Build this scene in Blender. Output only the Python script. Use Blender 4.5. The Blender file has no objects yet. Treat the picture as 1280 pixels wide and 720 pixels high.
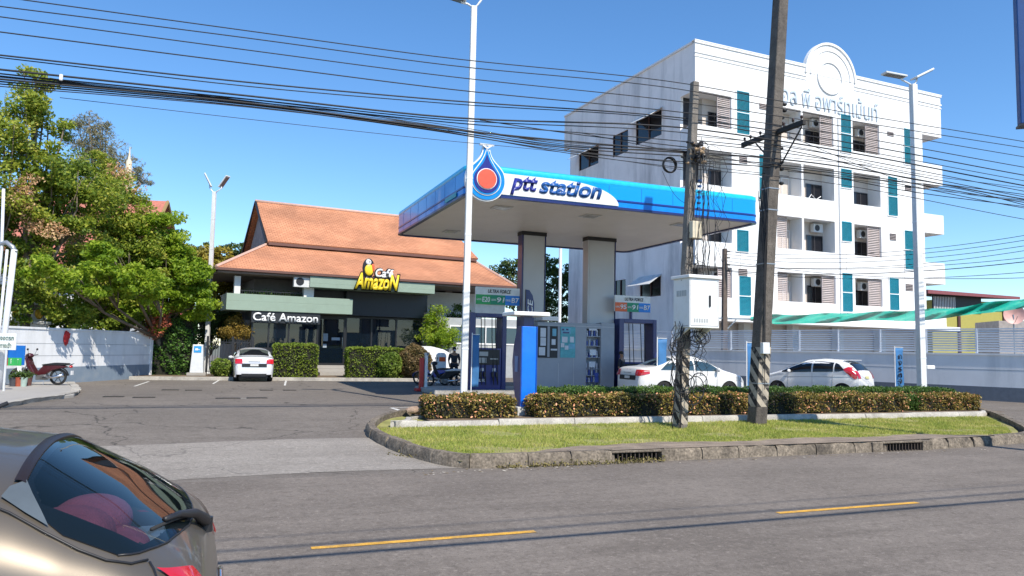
import bpy, math, random
import numpy as np
from mathutils import Vector, Matrix
rad = math.radians
random.seed(7); rng = np.random.default_rng(7)
SC = bpy.context.scene; COL = SC.collection

# ------------------------------------------------------------ camera, sky, sun, exposure
F = 940.0; PITCH = math.atan(78/940); ROLL = .02; CZ = 1.6
cam = bpy.data.cameras.new("camera"); camo = bpy.data.objects.new("camera", cam); COL.objects.link(camo)
cam.sensor_width = 36; cam.lens = 36*F/1280; cam.clip_start = .05; cam.clip_end = 4000
camo.matrix_world = Matrix.Translation((0, 0, CZ)) @ Matrix.Rotation(math.pi/2+PITCH, 4, 'X') @ Matrix.Rotation(ROLL, 4, 'Z')
SC.camera = camo
SUN_AZ, SUN_EL = rad(146), rad(49)
w = bpy.data.worlds.new("World"); SC.world = w; w.use_nodes = True
nt = w.node_tree; bg = nt.nodes['Background']
sky = nt.nodes.new('ShaderNodeTexSky'); sky.sky_type = 'NISHITA'; sky.sun_disc = False
sky.sun_elevation = SUN_EL; sky.sun_rotation = SUN_AZ; sky.air_density = 1.0; sky.dust_density = 0; sky.ozone_density = 5.5; sky.altitude = 0
hs = nt.nodes.new('ShaderNodeHueSaturation'); hs.inputs['Saturation'].default_value = 1.14; nt.links.new(sky.outputs[0], hs.inputs['Color']); nt.links.new(hs.outputs[0], bg.inputs[0]); bg.inputs[1].default_value = .15
sl = bpy.data.lights.new("sun", 'SUN'); sl.energy = 4.6; sl.angle = rad(.5); sl.color = (1, .92, .80)
so = bpy.data.objects.new("sun", sl); COL.objects.link(so)
sd = Vector((math.sin(SUN_AZ)*math.cos(SUN_EL), math.cos(SUN_AZ)*math.cos(SUN_EL), math.sin(SUN_EL)))
so.rotation_euler = sd.to_track_quat('Z', 'Y').to_euler(); so.location = sd*60
SC.view_settings.view_transform = 'Standard'; SC.view_settings.look = 'None'
SC.view_settings.exposure = 0.43; SC.view_settings.gamma = 1

# ------------------------------------------------------------ measuring helpers (pixel of the photo -> point of the place)
def _Rx(a): c, s = math.cos(a), math.sin(a); return np.array([[1, 0, 0], [0, c, -s], [0, s, c]])
def _Rz(a): c, s = math.cos(a), math.sin(a); return np.array([[c, -s, 0], [s, c, 0], [0, 0, 1]])
RM = _Rx(math.pi/2+PITCH) @ _Rz(ROLL)
def ray(px, py): d = RM @ np.array([(px-640)/F, (360-py)/F, -1.]); return d/d[1]
def at(px, py, dep): return ray(px, py)*dep + np.array([0, 0, CZ])
def gp(px, py, z=0.): r = ray(px, py); return r*((z-CZ)/r[2]) + np.array([0, 0, CZ])
class Fr:
    """a local frame: x to the right along a front, y away from the road, z up"""
    def __init__(s, x, y, deg, z=0.):
        s.o = np.array([x, y, 0.]); s.z = z; s.deg = deg; a = rad(deg)
        s.u = np.array([math.cos(a), math.sin(a)]); s.v = np.array([-math.sin(a), math.cos(a)])
    def hit(s, px, py, ly=0.):
        r = ray(px, py); o = s.o[:2]+s.v*ly; t = (o@s.v)/(r[:2]@s.v); p = r*t
        return float((p[:2]-o)@s.u), float(p[2]+CZ)
    def hitx(s, px, py, lx=0.):
        r = ray(px, py); o = s.o[:2]+s.u*lx; t = (o@s.u)/(r[:2]@s.u); p = r*t
        return float((p[:2]-o)@s.v), float(p[2]+CZ)
    def loc(s, p): d = np.array(p)[:2]-s.o[:2]; return float(d@s.u), float(d@s.v)
    def wp(s, lx, ly, z=0.): q = s.o[:2]+s.u*lx+s.v*ly; return (float(q[0]), float(q[1]), z)
W = Fr(0, 0, 21.5)                      # the road's frame
def wl(px, py, z=0.): return W.loc(gp(px, py, z))
def G(v):                               # ground level across the road: the forecourt lies 0.3 m above it
    t = min(1, max(0, (v-11.45)/8.55)); return -.3+.3*t*t*(3-2*t)
def gl(px, py):                         # pixel -> road-frame (u, v) on the sloping forecourt
    z = -.15
    for _ in range(12): a = wl(px, py, z); z = G(a[1])
    return a

# ------------------------------------------------------------ mesh builder
class MB:
    def __init__(s): s.v = []; s.f = []; s.m = []; s.mi = 0
    def add(s, vs, fs, mi=None):
        b = len(s.v); s.v += [tuple(map(float, q)) for q in vs]
        for f in fs: s.f.append([i+b for i in f]); s.m.append(s.mi if mi is None else mi)
        return s
    def box(s, x0, x1, y0, y1, z0, z1, mi=None):
        v = [(x0, y0, z0), (x1, y0, z0), (x1, y1, z0), (x0, y1, z0), (x0, y0, z1), (x1, y0, z1), (x1, y1, z1), (x0, y1, z1)]
        return s.add(v, [(0, 3, 2, 1), (4, 5, 6, 7), (0, 1, 5, 4), (1, 2, 6, 5), (2, 3, 7, 6), (3, 0, 4, 7)], mi)
    def hexa(s, lo, hi, mi=None):
        return s.add(list(lo)+list(hi), [(0, 3, 2, 1), (4, 5, 6, 7), (0, 1, 5, 4), (1, 2, 6, 5), (2, 3, 7, 6), (3, 0, 4, 7)], mi)
    def mbox(s, M, sx, sy, sz, mi=None):
        v = [M @ Vector((a*sx/2, b*sy/2, c*sz/2)) for c in (-1, 1) for (a, b) in ((-1, -1), (1, -1), (1, 1), (-1, 1))]
        return s.add(v, [(0, 3, 2, 1), (4, 5, 6, 7), (0, 1, 5, 4), (1, 2, 6, 5), (2, 3, 7, 6), (3, 0, 4, 7)], mi)
    def beam(s, p0, p1, wx, wz, mi=None):
        p0 = Vector(p0); p1 = Vector(p1); d = p1-p0; q = d.to_track_quat('Y', 'Z').to_matrix().to_4x4()
        return s.mbox(Matrix.Translation((p0+p1)/2) @ q, wx, d.length, wz, mi)
    def tube(s, pts, r, n=8, cap=True, mi=None):
        P = [Vector(p) for p in pts]; k = len(P); R = r if hasattr(r, '__len__') else [r]*k
        vs = []; up = Vector((0, 0, 1)); prev = None
        for i in range(k):
            d = (P[min(i+1, k-1)]-P[max(i-1, 0)])
            if d.length < 1e-9: d = Vector((0, 0, 1))
            d.normalize()
            if prev is None:
                a = d.cross(up)
                if a.length < .05: a = d.cross(Vector((1, 0, 0)))
            else: a = prev - d*prev.dot(d)
            if a.length < 1e-6: a = d.orthogonal()
            a.normalize(); prev = a; b = d.cross(a)
            for j in range(n):
                t = 2*math.pi*j/n; vs.append(P[i]+(a*math.cos(t)+b*math.sin(t))*R[i])
        fs = [(i*n+j, i*n+(j+1) % n, (i+1)*n+(j+1) % n, (i+1)*n+j) for i in range(k-1) for j in range(n)]
        if cap: fs += [tuple(range(n-1, -1, -1)), tuple(range((k-1)*n, k*n))]
        return s.add(vs, fs, mi)
    def cyl(s, c, r, h, n=20, axis='z', mi=None, r2=None):
        r2 = r if r2 is None else r2; c = Vector(c); ax = {'x': Vector((1, 0, 0)), 'y': Vector((0, 1, 0)), 'z': Vector((0, 0, 1))}[axis]
        return s.tube([c, c+ax*h], [r, r2], n, True, mi)
    def lathe(s, prof, c=(0, 0, 0), n=24, axis='z', mi=None):
        vs = []; c = Vector(c)
        for (r, h) in prof:
            for j in range(n):
                t = 2*math.pi*j/n; a, b = r*math.cos(t), r*math.sin(t)
                vs.append(c+(Vector((a, b, h)) if axis == 'z' else Vector((a, h, b)) if axis == 'y' else Vector((h, a, b))))
        k = len(prof); fs = [(i*n+j, i*n+(j+1) % n, (i+1)*n+(j+1) % n, (i+1)*n+j) for i in range(k-1) for j in range(n)]
        return s.add(vs, fs, mi)
    def ell(s, c, rx, ry, rz, n=14, m=9, mi=None, jit=0.):
        prof = []
        vs = []; c = Vector(c)
        for i in range(m+1):
            ph = -math.pi/2+math.pi*i/m
            for j in range(n):
                t = 2*math.pi*j/n; k = 1+(random.random()-.5)*jit
                vs.append((c.x+rx*k*math.cos(ph)*math.cos(t), c.y+ry*k*math.cos(ph)*math.sin(t), c.z+rz*k*math.sin(ph)))
        return s.add(vs, [(i*n+j, i*n+(j+1) % n, (i+1)*n+(j+1) % n, (i+1)*n+j) for i in range(m) for j in range(n)], mi)
    def prism(s, poly, y0, y1, plane='xz', mi=None):
        n = len(poly)
        mk = (lambda a, b, d: (a, d, b)) if plane == 'xz' else ((lambda a, b, d: (a, b, d)) if plane == 'xy' else (lambda a, b, d: (d, a, b)))
        vs = [mk(a, b, y0) for a, b in poly]+[mk(a, b, y1) for a, b in poly]
        return s.add(vs, [tuple(range(n)), tuple(range(2*n-1, n-1, -1))]+[(i, i+n, (i+1) % n+n, (i+1) % n) for i in range(n)], mi)
    def grid(s, fn, us, vs_, mi=None):
        nu, nv = len(us), len(vs_)
        return s.add([fn(a, b) for a in us for b in vs_], [(i*nv+j, (i+1)*nv+j, (i+1)*nv+j+1, i*nv+j+1) for i in range(nu-1) for j in range(nv-1)], mi)
    def torus(s, c, R, r, axis='y', n=28, k=8, mi=None):
        prof = [(R+r*math.cos(2*math.pi*i/k), r*math.sin(2*math.pi*i/k)) for i in range(k+1)]
        return s.lathe(prof, c, n, axis, mi)
    def mesh(s, name, mats):
        me = bpy.data.meshes.new(name); me.from_pydata(s.v, [], s.f)
        mats = mats if isinstance(mats, (list, tuple)) else [mats]
        for m_ in mats: me.materials.append(m_)
        if len(mats) > 1: me.polygons.foreach_set('material_index', np.array(s.m, dtype=np.int32))
        import bmesh
        bm = bmesh.new(); bm.from_mesh(me); bmesh.ops.recalc_face_normals(bm, faces=bm.faces); bm.to_mesh(me); bm.free()
        me.update(); return me
    def build(s, name, mats, parent=None, smooth=False, bevel=0., frame=None, z=0., seg=2):
        """parent given: local coordinates of that parent; else a top-level object in frame (default the world)"""
        me = s.mesh(name, mats)
        o = bpy.data.objects.new(name, me); COL.objects.link(o)
        if parent is not None: o.parent = parent
        elif frame is not None: o.location = (frame.o[0], frame.o[1], z); o.rotation_euler = (0, 0, rad(frame.deg))
        else:
            co = np.array(s.v); c = np.array([(co[:, 0].min()+co[:, 0].max())/2, (co[:, 1].min()+co[:, 1].max())/2, co[:, 2].min()])
            me.transform(Matrix.Translation(-Vector(c))); o.location = c
        if smooth:
            for p in me.polygons: p.use_smooth = True
            if smooth != 'all':
                try: me.set_sharp_from_angle(angle=rad(40))
                except Exception: pass
        if bevel:
            b = o.modifiers.new('bevel', 'BEVEL'); b.width = bevel; b.segments = seg; b.limit_method = 'ANGLE'; b.angle_limit = rad(35)
        return o
def _each(s, name, mats, parent, nv=8, nf=6, **kw):
    """equal pieces (boxes by default) each become a part of their own"""
    for i in range(len(s.v)//nv):
        q = MB(); q.v = s.v[i*nv:(i+1)*nv]; q.f = [[k-i*nv for k in f] for f in s.f[i*nf:(i+1)*nf]]; q.m = s.m[i*nf:(i+1)*nf]; q.build(name, mats, parent, **kw)
MB.each = _each
def tag(o, label=None, cat=None, group=None, kind=None):
    if label: o['label'] = label
    if cat: o['category'] = cat
    if group: o['group'] = group
    if kind: o['kind'] = kind
    return o
def thing(name, label, cat, loc, deg=0., group=None, tilt=None):
    o = bpy.data.objects.new(name, None); COL.objects.link(o); o.empty_display_size = .2
    o.location = loc; o.rotation_euler = (0, 0, rad(deg)) if tilt is None else (tilt[0], tilt[1], rad(deg))
    return tag(o, label, cat, group)
def wthing(name, label, cat, u, v, z=None, extra=0., group=None, tilt=None):
    return thing(name, label, cat, W.wp(u, v, G(v) if z is None else z), W.deg+extra, group, tilt)
def struct(o): o['kind'] = 'structure'; return o
def copy_tree(o, parent=None):
    c = o.copy(); COL.objects.link(c)
    if parent is not None: c.parent = parent
    for ch in [k for k in bpy.data.objects if k.parent == o]: copy_tree(ch, c)
    return c
def setp(o, p):
    if p is not None: o.parent = p
    return o
def text(name, body, mat, parent, x0, x1, z0, z1, y=0., ext=.01, offset=0., shear=0., rot=0, frame=None, space=1.):
    cu = bpy.data.curves.new(name, 'FONT'); cu.body = body; cu.size = 1; cu.extrude = 0; cu.offset = offset; cu.shear = shear; cu.resolution_u = 3
    cu.space_character = space
    o = bpy.data.objects.new(name, cu); COL.objects.link(o); dg = bpy.context.evaluated_depsgraph_get()
    me = bpy.data.meshes.new_from_object(o.evaluated_get(dg)); bpy.data.objects.remove(o); bpy.data.curves.remove(cu)
    n = len(me.vertices); co = np.empty(n*3); me.vertices.foreach_get('co', co); co = co.reshape(-1, 3)
    if rot: co = np.stack([-co[:, 1], co[:, 0], co[:, 2]], 1)
    mn, mx = co[:, :2].min(0), co[:, :2].max(0)
    X = x0+(co[:, 0]-mn[0])/(mx[0]-mn[0])*(x1-x0); Z = z0+(co[:, 1]-mn[1])/(mx[1]-mn[1])*(z1-z0)
    me.vertices.foreach_set('co', np.stack([X, np.full(n, y), Z], 1).ravel())
    me.materials.clear(); me.materials.append(mat); me.name = name
    o = bpy.data.objects.new(name, me); COL.objects.link(o); o.parent = parent
    if ext: sm = o.modifiers.new('depth', 'SOLIDIFY'); sm.thickness = ext; sm.offset = 0
    return o

# ------------------------------------------------------------ materials
_M = {}
def pm(name, col, rough=.6, metal=0., var=.10, vs=6., bump=0., bs=40., spec=.5, coat=0., stain=None, ss=1.5, sa=.5, fine=0., streak=False):
    """principled paint / stone with uneven tone, optional stains with a shape of their own, and grain"""
    if name in _M: return _M[name]
    m = bpy.data.materials.new(name); m.use_nodes = True; t = m.node_tree; N = t.nodes; L = t.links; b = N['Principled BSDF']
    b.inputs['Roughness'].default_value = rough; b.inputs['Metallic'].default_value = metal
    b.inputs['Specular IOR Level'].default_value = spec; b.inputs['Coat Weight'].default_value = coat; b.inputs['Coat Roughness'].default_value = .04
    tc = N.new('ShaderNodeTexCoord'); n1 = N.new('ShaderNodeTexNoise'); n1.inputs['Scale'].default_value = vs; n1.inputs['Detail'].default_value = 5; n1.inputs['Roughness'].default_value = .62
    L.new(tc.outputs['Object'], n1.inputs['Vector'])
    mr = N.new('ShaderNodeMapRange'); mr.inputs['From Min'].default_value = .3; mr.inputs['From Max'].default_value = .7
    mr.inputs['To Min'].default_value = 1-var; mr.inputs['To Max'].default_value = 1+var; L.new(n1.outputs['Fac'], mr.inputs['Value'])
    mul = N.new('ShaderNodeMix'); mul.data_type = 'RGBA'; mul.blend_type = 'MULTIPLY'; mul.inputs['Factor'].default_value = 1
    mul.inputs['A'].default_value = (*col, 1); L.new(mr.outputs[0], mul.inputs['B']); out = mul.outputs['Result']
    if stain:
        n2 = N.new('ShaderNodeTexNoise'); n2.inputs['Scale'].default_value = ss; n2.inputs['Detail'].default_value = 7; n2.inputs['Roughness'].default_value = .7
        if streak:
            mp = N.new('ShaderNodeMapping'); mp.inputs['Scale'].default_value = (1, 1, .16); L.new(tc.outputs['Object'], mp.inputs[0]); L.new(mp.outputs[0], n2.inputs['Vector'])
        else: L.new(tc.outputs['Object'], n2.inputs['Vector'])
        r2 = N.new('ShaderNodeMapRange'); r2.inputs['From Min'].default_value = .48; r2.inputs['From Max'].default_value = .72
        r2.inputs['To Max'].default_value = sa; L.new(n2.outputs['Fac'], r2.inputs['Value'])
        mx = N.new('ShaderNodeMix'); mx.data_type = 'RGBA'; mx.inputs['B'].default_value = (*stain, 1); L.new(out, mx.inputs['A']); L.new(r2.outputs[0], mx.inputs['Factor']); out = mx.outputs['Result']
    if fine:
        n3 = N.new('ShaderNodeTexNoise'); n3.inputs['Scale'].default_value = bs*2; n3.inputs['Detail'].default_value = 2; L.new(tc.outputs['Object'], n3.inputs['Vector'])
        r3 = N.new('ShaderNodeMapRange'); r3.inputs['From Min'].default_value = .3; r3.inputs['From Max'].default_value = .7; r3.inputs['To Min'].default_value = 1-fine; r3.inputs['To Max'].default_value = 1+fine
        L.new(n3.outputs['Fac'], r3.inputs['Value'])
        m3 = N.new('ShaderNodeMix'); m3.data_type = 'RGBA'; m3.blend_type = 'MULTIPLY'; m3.inputs['Factor'].default_value = 1; L.new(out, m3.inputs['A']); L.new(r3.outputs[0], m3.inputs['B']); out = m3.outputs['Result']
    L.new(out, b.inputs['Base Color'])
    if bump:
        nb = N.new('ShaderNodeTexNoise'); nb.inputs['Scale'].default_value = bs; nb.inputs['Detail'].default_value = 4; L.new(tc.outputs['Object'], nb.inputs['Vector'])
        bp = N.new('ShaderNodeBump'); bp.inputs['Strength'].default_value = bump; bp.inputs['Distance'].default_value = .02; L.new(nb.outputs['Fac'], bp.inputs['Height']); L.new(bp.outputs[0], b.inputs['Normal'])
    _M[name] = m; return m
def leafmat(name, cols, transl=.35, rough=.55, nscale=.6):
    """each leaf its own tone (random per island), whole boughs lighter or yellower by a broad noise"""
    if name in _M: return _M[name]
    m = bpy.data.materials.new(name); m.use_nodes = True; t = m.node_tree; N = t.nodes; L = t.links; b = N['Principled BSDF']; out = N['Material Output']
    ge = N.new('ShaderNodeNewGeometry'); tc = N.new('ShaderNodeTexCoord'); no = N.new('ShaderNodeTexNoise'); no.inputs['Scale'].default_value = nscale; no.inputs['Detail'].default_value = 3
    L.new(tc.outputs['Object'], no.inputs['Vector'])
    ad = N.new('ShaderNodeMath'); ad.operation = 'MULTIPLY_ADD'; ad.inputs[1].default_value = .55; L.new(ge.outputs['Random Per Island'], ad.inputs[0])
    mr = N.new('ShaderNodeMapRange'); mr.inputs['From Min'].default_value = .32; mr.inputs['From Max'].default_value = .68; mr.inputs['To Max'].default_value = .45; L.new(no.outputs['Fac'], mr.inputs['Value']); L.new(mr.outputs[0], ad.inputs[2])
    cr = N.new('ShaderNodeValToRGB'); L.new(ad.outputs[0], cr.inputs[0]); e = cr.color_ramp.elements
    for i, c in enumerate(cols):
        p = i/(len(cols)-1)
        if i == 0: e[0].position = 0; e[0].color = (*c, 1)
        elif i == len(cols)-1: e[-1].position = 1; e[-1].color = (*c, 1)
        else: q = e.new(p); q.color = (*c, 1)
    L.new(cr.outputs[0], b.inputs['Base Color']); b.inputs['Roughness'].default_value = rough; b.inputs['Specular IOR Level'].default_value = .35
    tr = N.new('ShaderNodeBsdfTranslucent'); L.new(cr.outputs[0], tr.inputs[0]); ms = N.new('ShaderNodeMixShader'); ms.inputs[0].default_value = transl
    L.new(b.outputs[0], ms.inputs[1]); L.new(tr.outputs[0], ms.inputs[2]); L.new(ms.outputs[0], out.inputs[0])
    _M[name] = m; return m
def glass(name, tint=(.02, .03, .04), alpha=.0, rough=.03, refl=.5):
    """alpha 0: dark glass one cannot see through; else the share of light let through"""
    if name in _M: return _M[name]
    m = bpy.data.materials.new(name); m.use_nodes = True; t = m.node_tree; N = t.nodes; L = t.links; b = N['Principled BSDF']; out = N['Material Output']
    b.inputs['Base Color'].default_value = (*tint, 1); b.inputs['Roughness'].default_value = rough; b.inputs['Specular IOR Level'].default_value = refl
    if alpha:
        tb = N.new('ShaderNodeBsdfTransparent'); tb.inputs[0].default_value = (.80, .86, .88, 1); ms = N.new('ShaderNodeMixShader'); ms.inputs[0].default_value = alpha
        L.new(b.outputs[0], ms.inputs[1]); L.new(tb.outputs[0], ms.inputs[2]); L.new(ms.outputs[0], out.inputs[0])
    _M[name] = m; return m
white = pm('white_paint', (.78, .78, .77), .5, var=.05, vs=2)
galv = pm('galvanised', (.72, .74, .75), .45, .2, var=.08, vs=5)
steel = pm('steel_grey', (.35, .37, .39), .4, .6)
black = pm('black_plastic', (.015, .015, .017), .45)
rubber = pm('rubber', (.02, .02, .02), .85)
cable = pm('cable', (.012, .012, .014), .6)
navy = pm('navy_panel', (.012, .022, .13), .35, coat=.2)
blue = pm('bright_blue_panel', (.0, .16, .78), .4, coat=.2)
grey_panel = pm('grey_panel', (.30, .33, .37), .45, var=.06, vs=2)
dark = pm('dark_panel', (.018, .019, .022), .5)
chrome = pm('chrome', (.6, .6, .62), .15, 1.)
redp = pm('red_paint', (.50, .02, .02), .35, coat=.4)
# ------------------------------------------------------------ ground, road, forecourt
def road_mat(name, c1, c2, stain, scale=1.0, tracks=False, cracks=.0):
    m = bpy.data.materials.new(name); m.use_nodes = True; t = m.node_tree; N = t.nodes; L = t.links; b = N['Principled BSDF']; b.inputs['Roughness'].default_value = .82; b.inputs['Specular IOR Level'].default_value = .12
    tc = N.new('ShaderNodeTexCoord')
    def noise(sc, det=5, r=.6, stretch=None):
        n = N.new('ShaderNodeTexNoise'); n.inputs['Scale'].default_value = sc; n.inputs['Detail'].default_value = det; n.inputs['Roughness'].default_value = r
        if stretch: mp = N.new('ShaderNodeMapping'); mp.inputs['Scale'].default_value = stretch; L.new(tc.outputs['Object'], mp.inputs[0]); L.new(mp.outputs[0], n.inputs['Vector'])
        else: L.new(tc.outputs['Object'], n.inputs['Vector'])
        return n.outputs['Fac']
    def mix(a, bcol, fac, lo=.4, hi=.65, amt=1.):
        r = N.new('ShaderNodeMapRange'); r.inputs['From Min'].default_value = lo; r.inputs['From Max'].default_value = hi; r.inputs['To Max'].default_value = amt; L.new(fac, r.inputs['Value'])
        x = N.new('ShaderNodeMix'); x.data_type = 'RGBA'; L.new(r.outputs[0], x.inputs['Factor'])
        if isinstance(a, tuple): x.inputs['A'].default_value = (*a, 1)
        else: L.new(a, x.inputs['A'])
        x.inputs['B'].default_value = (*bcol, 1); return x.outputs['Result']
    o = mix(c1, c2, noise(.5*scale, 6), .35, .7)
    o = mix(o, stain, noise(1.0, 6, .7, (.16, 1.6, 1)), .52, .75, .55)       # long streaks along the traffic
    o = mix(o, tuple(min(1, k*1.35) for k in c2), noise(.9, 6, .65, (.1, 1.2, 1)), .55, .8, .45)
    o = mix(o, tuple(k*.62 for k in c1), noise(7*scale, 6, .75), .48, .70, .7)
    o = mix(o, tuple(k*1.5 for k in c2), noise(16, 4, .8), .54, .70, .7)
    o = mix(o, tuple(k*.55 for k in c1), noise(30, 3, .85), .53, .66, .75)
    o = mix(o, tuple(k*1.9 for k in c2), noise(150, 2, .5), .60, .70, .55)   # pale chippings
    o = mix(o, tuple(k*.35 for k in c1), noise(110, 2, .5), .60, .72, .6)    # dark pits
    if cracks:
        vo = N.new('ShaderNodeTexVoronoi'); vo.feature = 'DISTANCE_TO_EDGE'; vo.inputs['Scale'].default_value = .22
        no = N.new('ShaderNodeTexNoise'); no.inputs['Scale'].default_value = 1.3; no.inputs['Detail'].default_value = 5; L.new(tc.outputs['Object'], no.inputs['Vector'])
        va = N.new('ShaderNodeVectorMath'); va.operation = 'MULTIPLY_ADD'; va.inputs[1].default_value = (1.4, 1.4, 0); L.new(no.outputs['Color'], va.inputs[0]); L.new(tc.outputs['Object'], va.inputs[2]); L.new(va.outputs[0], vo.inputs['Vector'])
        r = N.new('ShaderNodeMapRange'); r.inputs['From Min'].default_value = .0; r.inputs['From Max'].default_value = .006; r.inputs['To Min'].default_value = cracks; r.inputs['To Max'].default_value = 0; L.new(vo.outputs['Distance'], r.inputs['Value'])
        x = N.new('ShaderNodeMix'); x.data_type = 'RGBA'; L.new(r.outputs[0], x.inputs['Factor']); L.new(o, x.inputs['A']); x.inputs['B'].default_value = (.02, .02, .02, 1); o = x.outputs['Result']
    L.new(o, b.inputs['Base Color'])
    bp = N.new('ShaderNodeBump'); bp.inputs['Strength'].default_value = .5; bp.inputs['Distance'].default_value = .01
    nb = N.new('ShaderNodeTexNoise'); nb.inputs['Scale'].default_value = 90; nb.inputs['Detail'].default_value = 4; L.new(tc.outputs['Object'], nb.inputs['Vector']); L.new(nb.outputs['Fac'], bp.inputs['Height']); L.new(bp.outputs[0], b.inputs['Normal'])
    return m
asph_road = road_mat('road_asphalt', (.158, .137, .118), (.218, .190, .164), (.070, .061, .053), cracks=0)
asph_lot = road_mat('lot_asphalt', (.155, .137, .119), (.205, .181, .157), (.085, .076, .068), .6, cracks=.7)
conc_ap = road_mat('apron_concrete', (.245, .222, .195), (.32, .292, .258), (.16, .145, .125), 1.4, cracks=.4)
pave = pm('pavement_concrete', (.36, .34, .31), .85, var=.18, vs=2, bump=.3, stain=(.16, .15, .13), ss=2)
soil = pm('soil', (.16, .115, .075), .95, var=.3, vs=4, bump=.6, bs=25, stain=(.09, .07, .045), ss=2)
grassbase = pm('grass_soil', (.24, .24, .075), .95, var=.3, vs=3, bump=.5, bs=50, stain=(.34, .26, .14), ss=1.1, sa=.9)
kerbm = pm('kerb_concrete', (.17, .14, .105), .9, var=.45, vs=5, bump=1., bs=12, stain=(.04, .033, .026), ss=1.6, sa=.9, fine=.4)
kerbw = pm('pale_kerb_concrete', (.40, .375, .33), .85, var=.2, vs=3, bump=.4, bs=18, stain=(.17, .16, .14), ss=1.3, sa=.8, fine=.2)

m = MB(); m.grid(lambda a, b: (a, b, -.37), np.linspace(-1500, 1500, 9), np.linspace(-600, 2200, 9)); struct(m.build('ground', pm('far_ground', (.14, .14, .10), .95), frame=W))
m = MB(); vs = sorted(set(list(np.linspace(11.45, 21, 40))+[30, 45, 70, 120]))
m.grid(lambda a, b: (a, b, G(b)), np.linspace(-120, 130, 26), vs); struct(m.build('station_forecourt', asph_lot, frame=W, smooth='all'))
m = MB(); m.grid(lambda a, b: (a, b, -.3), np.linspace(-150, 150, 5), (2.6, 11.45)); struct(m.build('road', asph_road, frame=W))
m = MB(); m.box(-150, 150, -14, 2.4, -.36, -.15); m.box(-150, 150, 2.4, 2.6, -.36, -.14); struct(m.build('pavement', pave, frame=W, bevel=.01))
# pale concrete apron across the entrance
m = MB(); m.grid(lambda a, b: (a, b+.12*math.sin(a*.9), G(b+.12*math.sin(a*.9))+.004), np.linspace(-15, 4.2, 40), np.linspace(11.7, 15.0, 12)); struct(m.build('entrance_apron', conc_ap, frame=W, smooth='all'))
# yellow centre dashes
yel = pm('yellow_line', (.62, .33, .04), .8, var=.2, vs=9, stain=(.25, .18, .09), ss=5, sa=.8, fine=.3)
wlin = pm('white_line', (.62, .61, .57), .8, var=.2, vs=9, stain=(.2, .19, .18), ss=4, sa=.85, fine=.3)
for u0 in (-10.1, -4.55, .95, 6.45, 11.95, 17.5, 23.0):
    m = MB(); m.grid(lambda a, b: (a, b, -.295), np.linspace(u0, u0+2.3, 8), (7.40, 7.49)); struct(m.build('lane_marking', yel, frame=W))
def lotline(p, q, wd=.08):
    a = gl(*p); b = gl(*q); d = np.array(b)-np.array(a); n = np.array([-d[1], d[0]])/np.hypot(*d)*wd/2; mm = MB()
    mm.grid(lambda t, s: (a[0]+d[0]*t+n[0]*s, a[1]+d[1]*t+n[1]*s, G(a[1]+d[1]*t+n[1]*s)+.005), np.linspace(0, 1, 6), (-1, 1)); struct(mm.build('bay_marking', wlin, frame=W))
lotline((489, 510), (513, 518), .11); lotline((489, 510), (522, 509)); lotline((168, 483), (186, 477)); lotline((266, 480), (281, 471)); lotline((356, 482), (358, 474)); lotline((300, 498), (310, 498), .07)

# island between forecourt and road: outer kerb of worn blocks
def resample(P, step):
    P = np.array(P, float); seg = np.hypot(*(P[1:]-P[:-1]).T); c = np.r_[0, np.cumsum(seg)]; n = max(2, int(c[-1]/step)+1); t = np.linspace(0, c[-1], n)
    return np.stack([np.interp(t, c, P[:, k]) for k in range(P.shape[1])], 1)
def smoothpath(P, it=3):
    P = np.array(P, float)
    for _ in range(it):
        Q = [P[0]]
        for a, b in zip(P[:-1], P[1:]): Q += [a*.75+b*.25, a*.25+b*.75]
        Q.append(P[-1]); P = np.array(Q)
    return P
outer_px = [(960, 571), (800, 577.5), (660, 584), (606, 586), (574, 585.5), (548, 581), (519, 574), (487, 562), (462, 549), (455, 540), (462, 531), (478, 524.5), (505, 519.5), (528, 517.5)]
outer = [gl(*p) for p in outer_px]
outer = [(23.3, 19.4), (23.2, 17.4), (22.2, 15.9), (20.4, 14.0), (19.1, 12.75), (17.8, 12.05), (16.0, 11.75), (13.5, 11.62)] + outer + [(6.2, 18.9), (8, 19.2)]
KP = resample(smoothpath(outer, 3), .05)
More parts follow.
